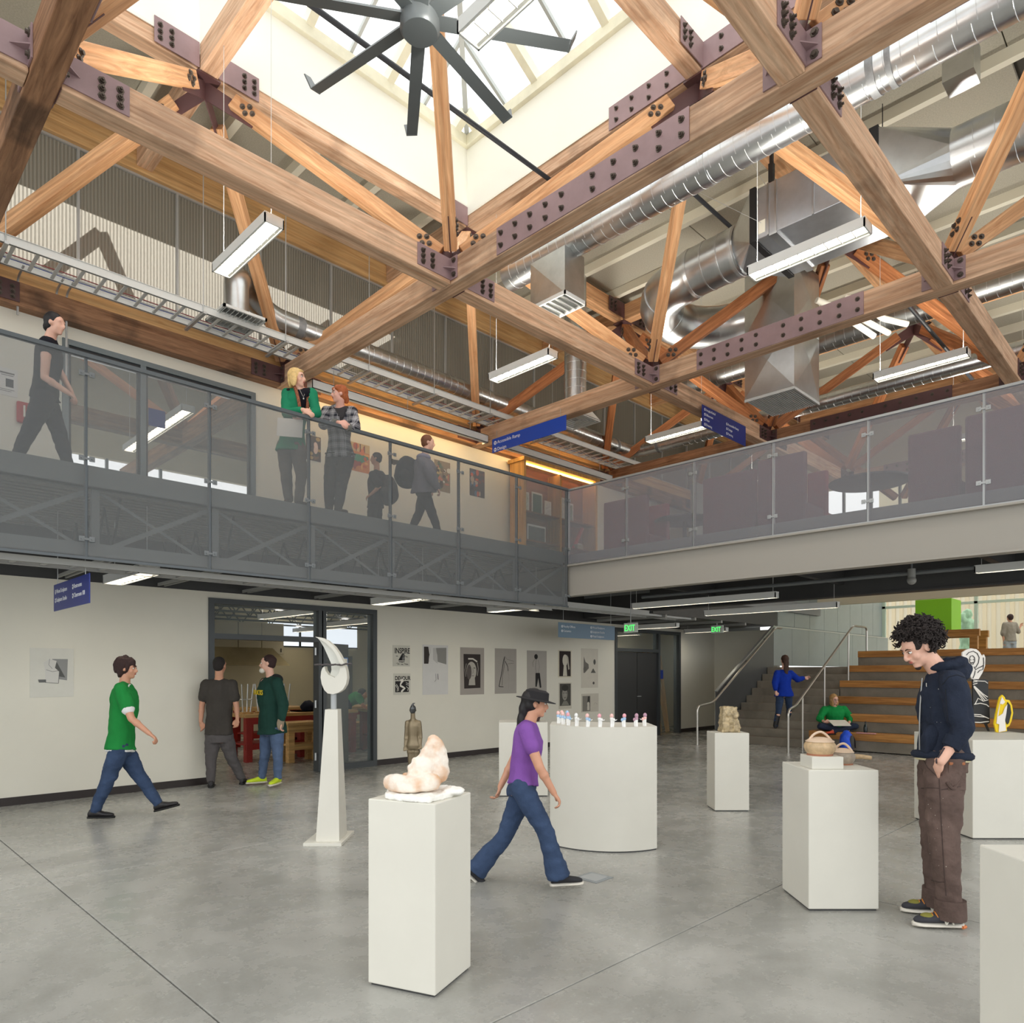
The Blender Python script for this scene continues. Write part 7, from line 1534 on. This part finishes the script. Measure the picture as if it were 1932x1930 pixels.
J = dict(head=(1908, 1166), shL=(1899, 1178), shR=(1918, 1178), elL=(1895, 1196), elR=(1924, 1192), wrL=(1897, 1210), wrR=(1928, 1182), hipL=(1902, 1210), hipR=(1914, 1210), knL=(1902, 1235), knR=(1914, 1235), anL=(1902, 1255), anR=(1914, 1255))
J = {k_: (v_[0]-3, v_[1]) for k_, v_ in J.items()}
p14 = Fig('person in grey brown shirt seen from behind on the upper landing', 21.8, J, (0, 1), sc=.97, sk='tan', voxel=.016, seed=141, detail=0)
p14.body(); p14.top('shirt', cloth('grey_brown_cotton', (140, 132, 120)), lo=0, sleeve=.6, g=.03, voxel=.018); p14.legs('trousers', cloth('pale_denim', (150, 156, 160)), voxel=.018); p14.hair_cap(m_bro, .01, voxel=.014)
for sd in 'LR': p14.shoe(sd, m_shoe_d, m_sole_d)
# backpack, bottle and pencil case by the seated woman
bp_ = MB(); c = at(1597, 1395, D=14.42); c.z = .21; bp_.ell(c, (.16, .12, .22)); bp_.ell(c-UP*.08, (.17, .13, .14)); c0 = c
o = remesh(bp_, 'backpack', M('royal_blue_nylon', (24, 80, 214), .6, 0, .25, 14), .012, 2, .012, (9, 9, 9), 2); o.location.z = .005; tag(o, 'blue backpack leaning against the lowest bench by the seated woman', 'backpack')
MB().ell(c0-FW*.09+RT*.06, (.06, .05, .14)).build('side_pocket', M('grey_nylon', (72, 70, 66), .8), o, smooth=60); MB().tube(smooth_path([c0+UP*.18, c0+RT*.14+UP*.1-FW*.05, c0+RT*.18-UP*.12], .1), .012, 6).build('strap', m_black, o)
b0 = at(1633, 1378, D=14.55); b0.z = .38
o = MB().lathe([(.036, 0), (.038, .10), (.030, .15), (.013, .18), (.013, .21)], b0, 16).build('bottle', M('dark_bottle_glass', (30, 40, 40), .1), label='dark drink bottle standing on the bench right of the seated woman', cat='bottle', smooth=50); MB().lathe([(.016, .205), (.016, .235)], b0, 12).build('cap', m_black, o)
b1 = at(1634, 1383, D=14.35); MB().cbox((b1.x, b1.y, .39), (.10, .36, .02), None, .006).build('pencil_case', M('pink_case', (206, 150, 150), .7), label='flat pink case lying on the bench edge by the bottle', cat='case')
# floor outlet plate
c = at(1120, 1656, Z=0); T = Matrix.Translation((c.x, c.y, 0)) @ Matrix.Rotation(.02, 4, 'Z'); o = MB().box((-.11, -.11, 0), (.11, .11, .004), T, .001).build('floor_outlet', M('floor_plate_grey', (150, 156, 160), .4, .5), label='flat metal outlet plate set in the floor near the striding woman', cat='outlet')
MB().box((-.08, -.08, .004), (.08, .08, .006), T).build('lid', M('floor_plate_lid', (176, 180, 182), .4, .4), o)

# ---------------------------------------------------------------- workshop seen through the storefront
m_rt = M('red_painted_timber', (150, 34, 26), .5, 0, .15, 5); m_pine = wood('pale_pine', (214, 176, 118), (184, 140, 84), 0, .6)
def bench(x, y, L, W_, label, top=m_pine, h=.86, mat=m_rt):
    o = thing('workbench', (x+L/2, y+W_/2, 0), label, 'workbench', 'workbenches in the workshop')
    MB().box((x, y, h-.06), (x+L, y+W_, h), None, .006).build('bench_top', top, o)
    for a in (x+.03, x+L-.15):
        for b_ in (y+.03, y+W_-.15): MB().box((a, b_, 0), (a+.12, b_+.12, h-.06), None, .006).build('leg', mat, o)
    MB().box((x+.02, y+.02, h-.18), (x+L-.02, y+.06, h-.06)).build('apron', mat, o); MB().box((x+.02, y+.05, .22), (x+L-.02, y+.09, .32)).build('stretcher', mat, o); MB().box((x+.04, y+.1, .30), (x+L-.04, y+W_-.1, .33)).build('low_shelf', mat, o)
    return o
bench(5.6, 12.3, 1.5, .8, 'red workbench with grey vice just inside the door'); bench(6.7, 12.4, 1.3, .7, 'red workbench right behind the hooded man'); bench(8.4, 13.6, 1.8, .8, 'red bench of the stooping woodworker')
bench(6.6, 14.4, 1.4, .8, 'red workbench in the second row'); bench(8.3, 12.2, .9, .7, 'red bench edge seen through the sidelight'); bench(6.1, 11.7, .7, .45, 'small pale pine trestle beside the hooded man', m_pine, .72, m_pine)
mb = MB(); mb.ell((7.3, 12.75, .93), (.30, .20, .09)); mb.ell((7.05, 12.7, .95), (.18, .14, .10)); o = remesh(mb, 'jacket_heap', M('navy_coat', (24, 26, 40), .95), .018, 2, .03, (8, 8, 8), 2); tag(o, 'dark crumpled jacket lying on the red workbench', 'jacket')
for i in range(3):
    x, y = 5.75+i*.36, 12.65
    o = thing('stool', (x, y, .86), ['left', 'middle', 'right'][i]+' metal stool turned upside down on the first red workbench', 'stool', 'upturned stools')
    MB().lathe([(.15, 0), (.15, .03)], (x, y, .86), 20).build('seat', m_pine, o)
    for a in range(4): d = Vector((math.cos(a*1.57+.8), math.sin(a*1.57+.8), 0)); MB().tube([Vector((x, y, .89))+d*.10, Vector((x, y, 1.40))+d*.16], .011, 8).build('leg', m_alu, o)
    MB().tube([Vector((x, y, 1.12))+Vector((math.cos(t), math.sin(t), 0))*.13 for t in [k*math.pi/8 for k in range(16)]], .007, 6, closed=True).build('ring', m_alu, o)
hd = thing('extractor_hood', (5.6, 16.5, 1.75), 'long stainless extractor hood on the workshop back wall', 'hood')
MB().raw([(2.5, 15.8, 1.78), (8.3, 15.8, 1.78), (8.3, 17.2, 1.78), (2.5, 17.2, 1.78), (2.5, 16.1, 2.2), (8.0, 16.1, 2.2), (8.0, 17.2, 2.2), (2.5, 17.2, 2.2)], [(3,2,1,0),(4,5,6,7),(0,1,5,4),(1,2,6,5),(2,3,7,6),(3,0,4,7)]).build('canopy', M('brass_toned_steel', (190, 176, 140), .35, .9, .1, 3), hd)
MB().box((5.2, 16.4, 2.2), (6.2, 17.0, 3.1)).build('flue', m_darkmetal, hd)
for i in range(4): o = MB().box((6.6+i*.62, 17.6, 2.1), (7.2+i*.62, 18.0, 2.9), None, .008).build('wall_cabinet', M('cabinet_beige', (204, 196, 172), .6), label='beige wall cupboard %s in the workshop' % ['first', 'second', 'third', 'fourth'][i], cat='cabinet', group='beige wall cupboards'); MB().cbox((7.12+i*.62, 17.59, 2.2), (.02, .02, .1)).build('handle', m_darkmetal, o)
wd_ = thing('grated_door', (11.0, 18.3, 0), 'far workshop door with a white wire grille', 'door')
MB().box((10.4, 18.30, 0), (11.6, 18.36, 2.1)).build('leaf', M('brown_door', (84, 68, 56), .6), wd_); MB().box((10.65, 18.28, .9), (11.35, 18.30, 1.95)).build('lit_pane', M('day_lit_pane', (206, 214, 224), .5, emit=.8), wd_)
mb = MB()
for i in range(9): mb.beam((10.65, 18.27, .9+.12*i), (11.35, 18.27, 1.1+.10*i), .006, .006).beam((10.65, 18.27, 1.1+.10*i), (11.35, 18.27, .9+.12*i), .006, .006)
mb.build('wire_grille', m_white, wd_)
hw = MB().box((9.0, 18.36, 2.35), (11.8, 18.39, 3.0)).build('high_window', M('day_lit_window', (214, 222, 230), .5, emit=1.0), label='high window strip over the far workshop door', cat='window')
MB().box((9.9, 18.33, 2.35), (9.96, 18.37, 3.0)).box((9.0, 18.33, 2.32), (11.8, 18.37, 2.36)).build('frame', m_frame, hw)
cr = MB().box((8.0, 13.0, 0), (8.7, 13.5, .55), None, .005).build('plywood_crate', m_pine, label='yellow pine crate on the workshop floor', cat='crate')
for i, (x, y0, y1) in enumerate(((4.2, 11.2, 14.0), (6.8, 11.4, 14.2), (9.0, 12.4, 15.4), (6.0, 14.8, 17.4), (9.6, 15.5, 18.0), (3.0, 14.5, 17.5))):
    pendant(x, y0, y1, 2.72, 'workshop ceiling lamp %s' % ['above the door', 'behind the transom bar', 'over the woodworker', 'above the hood', 'near the far door', 'at the far left inside'][i], 3.40, group='workshop lamps', w_=.16, louvre=False, up=22)
for i in range(7):
    y = 11.2+i*1.1; mb = MB().box((2, y-.03, 2.86), (12.4, y+.03, 2.9)).box((2, y-.03, 3.34), (12.4, y+.03, 3.38))
    for k_ in range(26): mb.beam((2+k_*.4, y, 2.88 if k_ % 2 else 3.36), (2.4+k_*.4, y, 3.36 if k_ % 2 else 2.88), .02, .02)
    mb.build('trim_10', m_darkmetal, kind='structure')
# leaning timber stored behind the far sidelight
for i in range(9):
    x = 15.95+.13*i; o = timber('timber_plank', (x, 10.75+.05*(i % 3), .0), (x+.25*((i % 4)-1.2)*.6, 11.25, 2.0+.1*(i % 3)), .09, .03, m_pine, label='pale plank leaning behind the far sidelight, number %s' % 'one two three four five six seven eight nine'.split()[i], cat='plank', group='planks leaning behind the far sidelight'); o['label'] = 'rough pale plank leaning behind the far tall sidelight'
MB().box((12.7, 11.9, 0), (20.5, 12.0, 2.78)).box((20.4, WY, 0), (20.5, 12, 2.78)).build('wall_store', m_interior, kind='structure'); MB().box((12.7, WY+.2, 2.8), (20.5, 12.0, 2.9)).build('ceiling_store', m_interior, kind='structure')
pendant(15.5, 10.8, 11.8, 2.6, 'lamp of the timber store behind the far doors', 2.8, group='workshop lamps', louvre=False)
# upper room beyond the windows: beams and ducts
timber('timber_beam', (-1, 14.3, 6.15), (12, 14.3, 6.15), .2, .3, m_dark, label='dark beam across the upper room behind the grey windows', cat='beam')
timber('timber_beam', (5.31, 10.7, 6.15), (5.31, 18, 6.15), .2, .3, m_dark, label='beam receding into the upper room behind the grey windows', cat='beam')
timber('timber_beam', (1.29, 10.7, 6.15), (1.29, 18, 6.15), .2, .3, m_dark, label='left receding beam of the upper room', cat='beam')
for a, b_ in (((3.3, 12.3, 8.4), (5.31, 14.3, 6.3)), ((3.3, 12.3, 8.4), (1.29, 14.3, 6.3)), ((7.33, 12.3, 8.4), (5.31, 14.3, 6.3)), ((3.3, 16.3, 8.4), (5.31, 14.3, 6.3)), ((7.3, 16.3, 8.4), (5.31, 14.3, 6.3))):
    timber('diagonal_brace', a, b_, .15, .17, m_reddish, label='upper room brace from x %.0f to %.0f seen through the grey window' % (a[0]*10+a[1], b_[0]*10), cat='brace')['label'] = 'reddish brace of the upper room behind the grey windows, %s' % {(3.3, 12.3, 5.31): 'front middle one', (3.3, 12.3, 1.29): 'front left one', (7.33, 12.3, 5.31): 'front right one', (3.3, 16.3, 5.31): 'rear left one', (7.3, 16.3, 5.31): 'rear right one'}[(a[0], a[1], b_[0])]
for x, y in ((3.0, 13.2), (4.6, 12.9)):
    o = sweep([(x-3+.5*i, y, 7.3-.6*(y-12.9)/.3*.5) for i in range(0, 13)], .25, 'room_duct', 'fat duct inside the upper room, %s' % ('rear one' if y > 13 else 'front one'), .3)
pendant(4.2, 11.2, 14.0, 5.6, 'louvred lamp inside the upper room behind the right pane', 8.98, group='upper room lamps'); pendant(6.9, 11.5, 14.2, 5.6, 'second lamp inside the upper room', 8.98, group='upper room lamps')

# small dome camera under the balcony
c = at(1720, 1095, X=10.9); o = MB().ell((c.x, c.y, c.z), (.06, .06, .06)).tube([(c.x, c.y, c.z+.04), (c.x, c.y, c.z+.16)], .05, 16).build('security_camera', M('camera_grey', (150, 150, 146), .35), label='small grey dome camera under the right balcony', cat='camera', smooth=50)
MB().tube([(c.x, c.y, c.z+.16), (c.x, c.y, 3.40)], .014, 8).build('stem', m_greymetal, o)
# bright wires bracing the air handler
for a, b_ in (((8.6, 4.6, 8.8), (8.85, 3.9, 7.3)), ((8.0, 5.6, 8.5), (8.8, 4.1, 7.3))): MB().tube([a, b_], .003, 5).build('brace_wire', m_alu, label='thin bracing wire from the roof to the %s of the air handler' % ('near end' if a[1] < 5 else 'lower corner'), cat='wire')
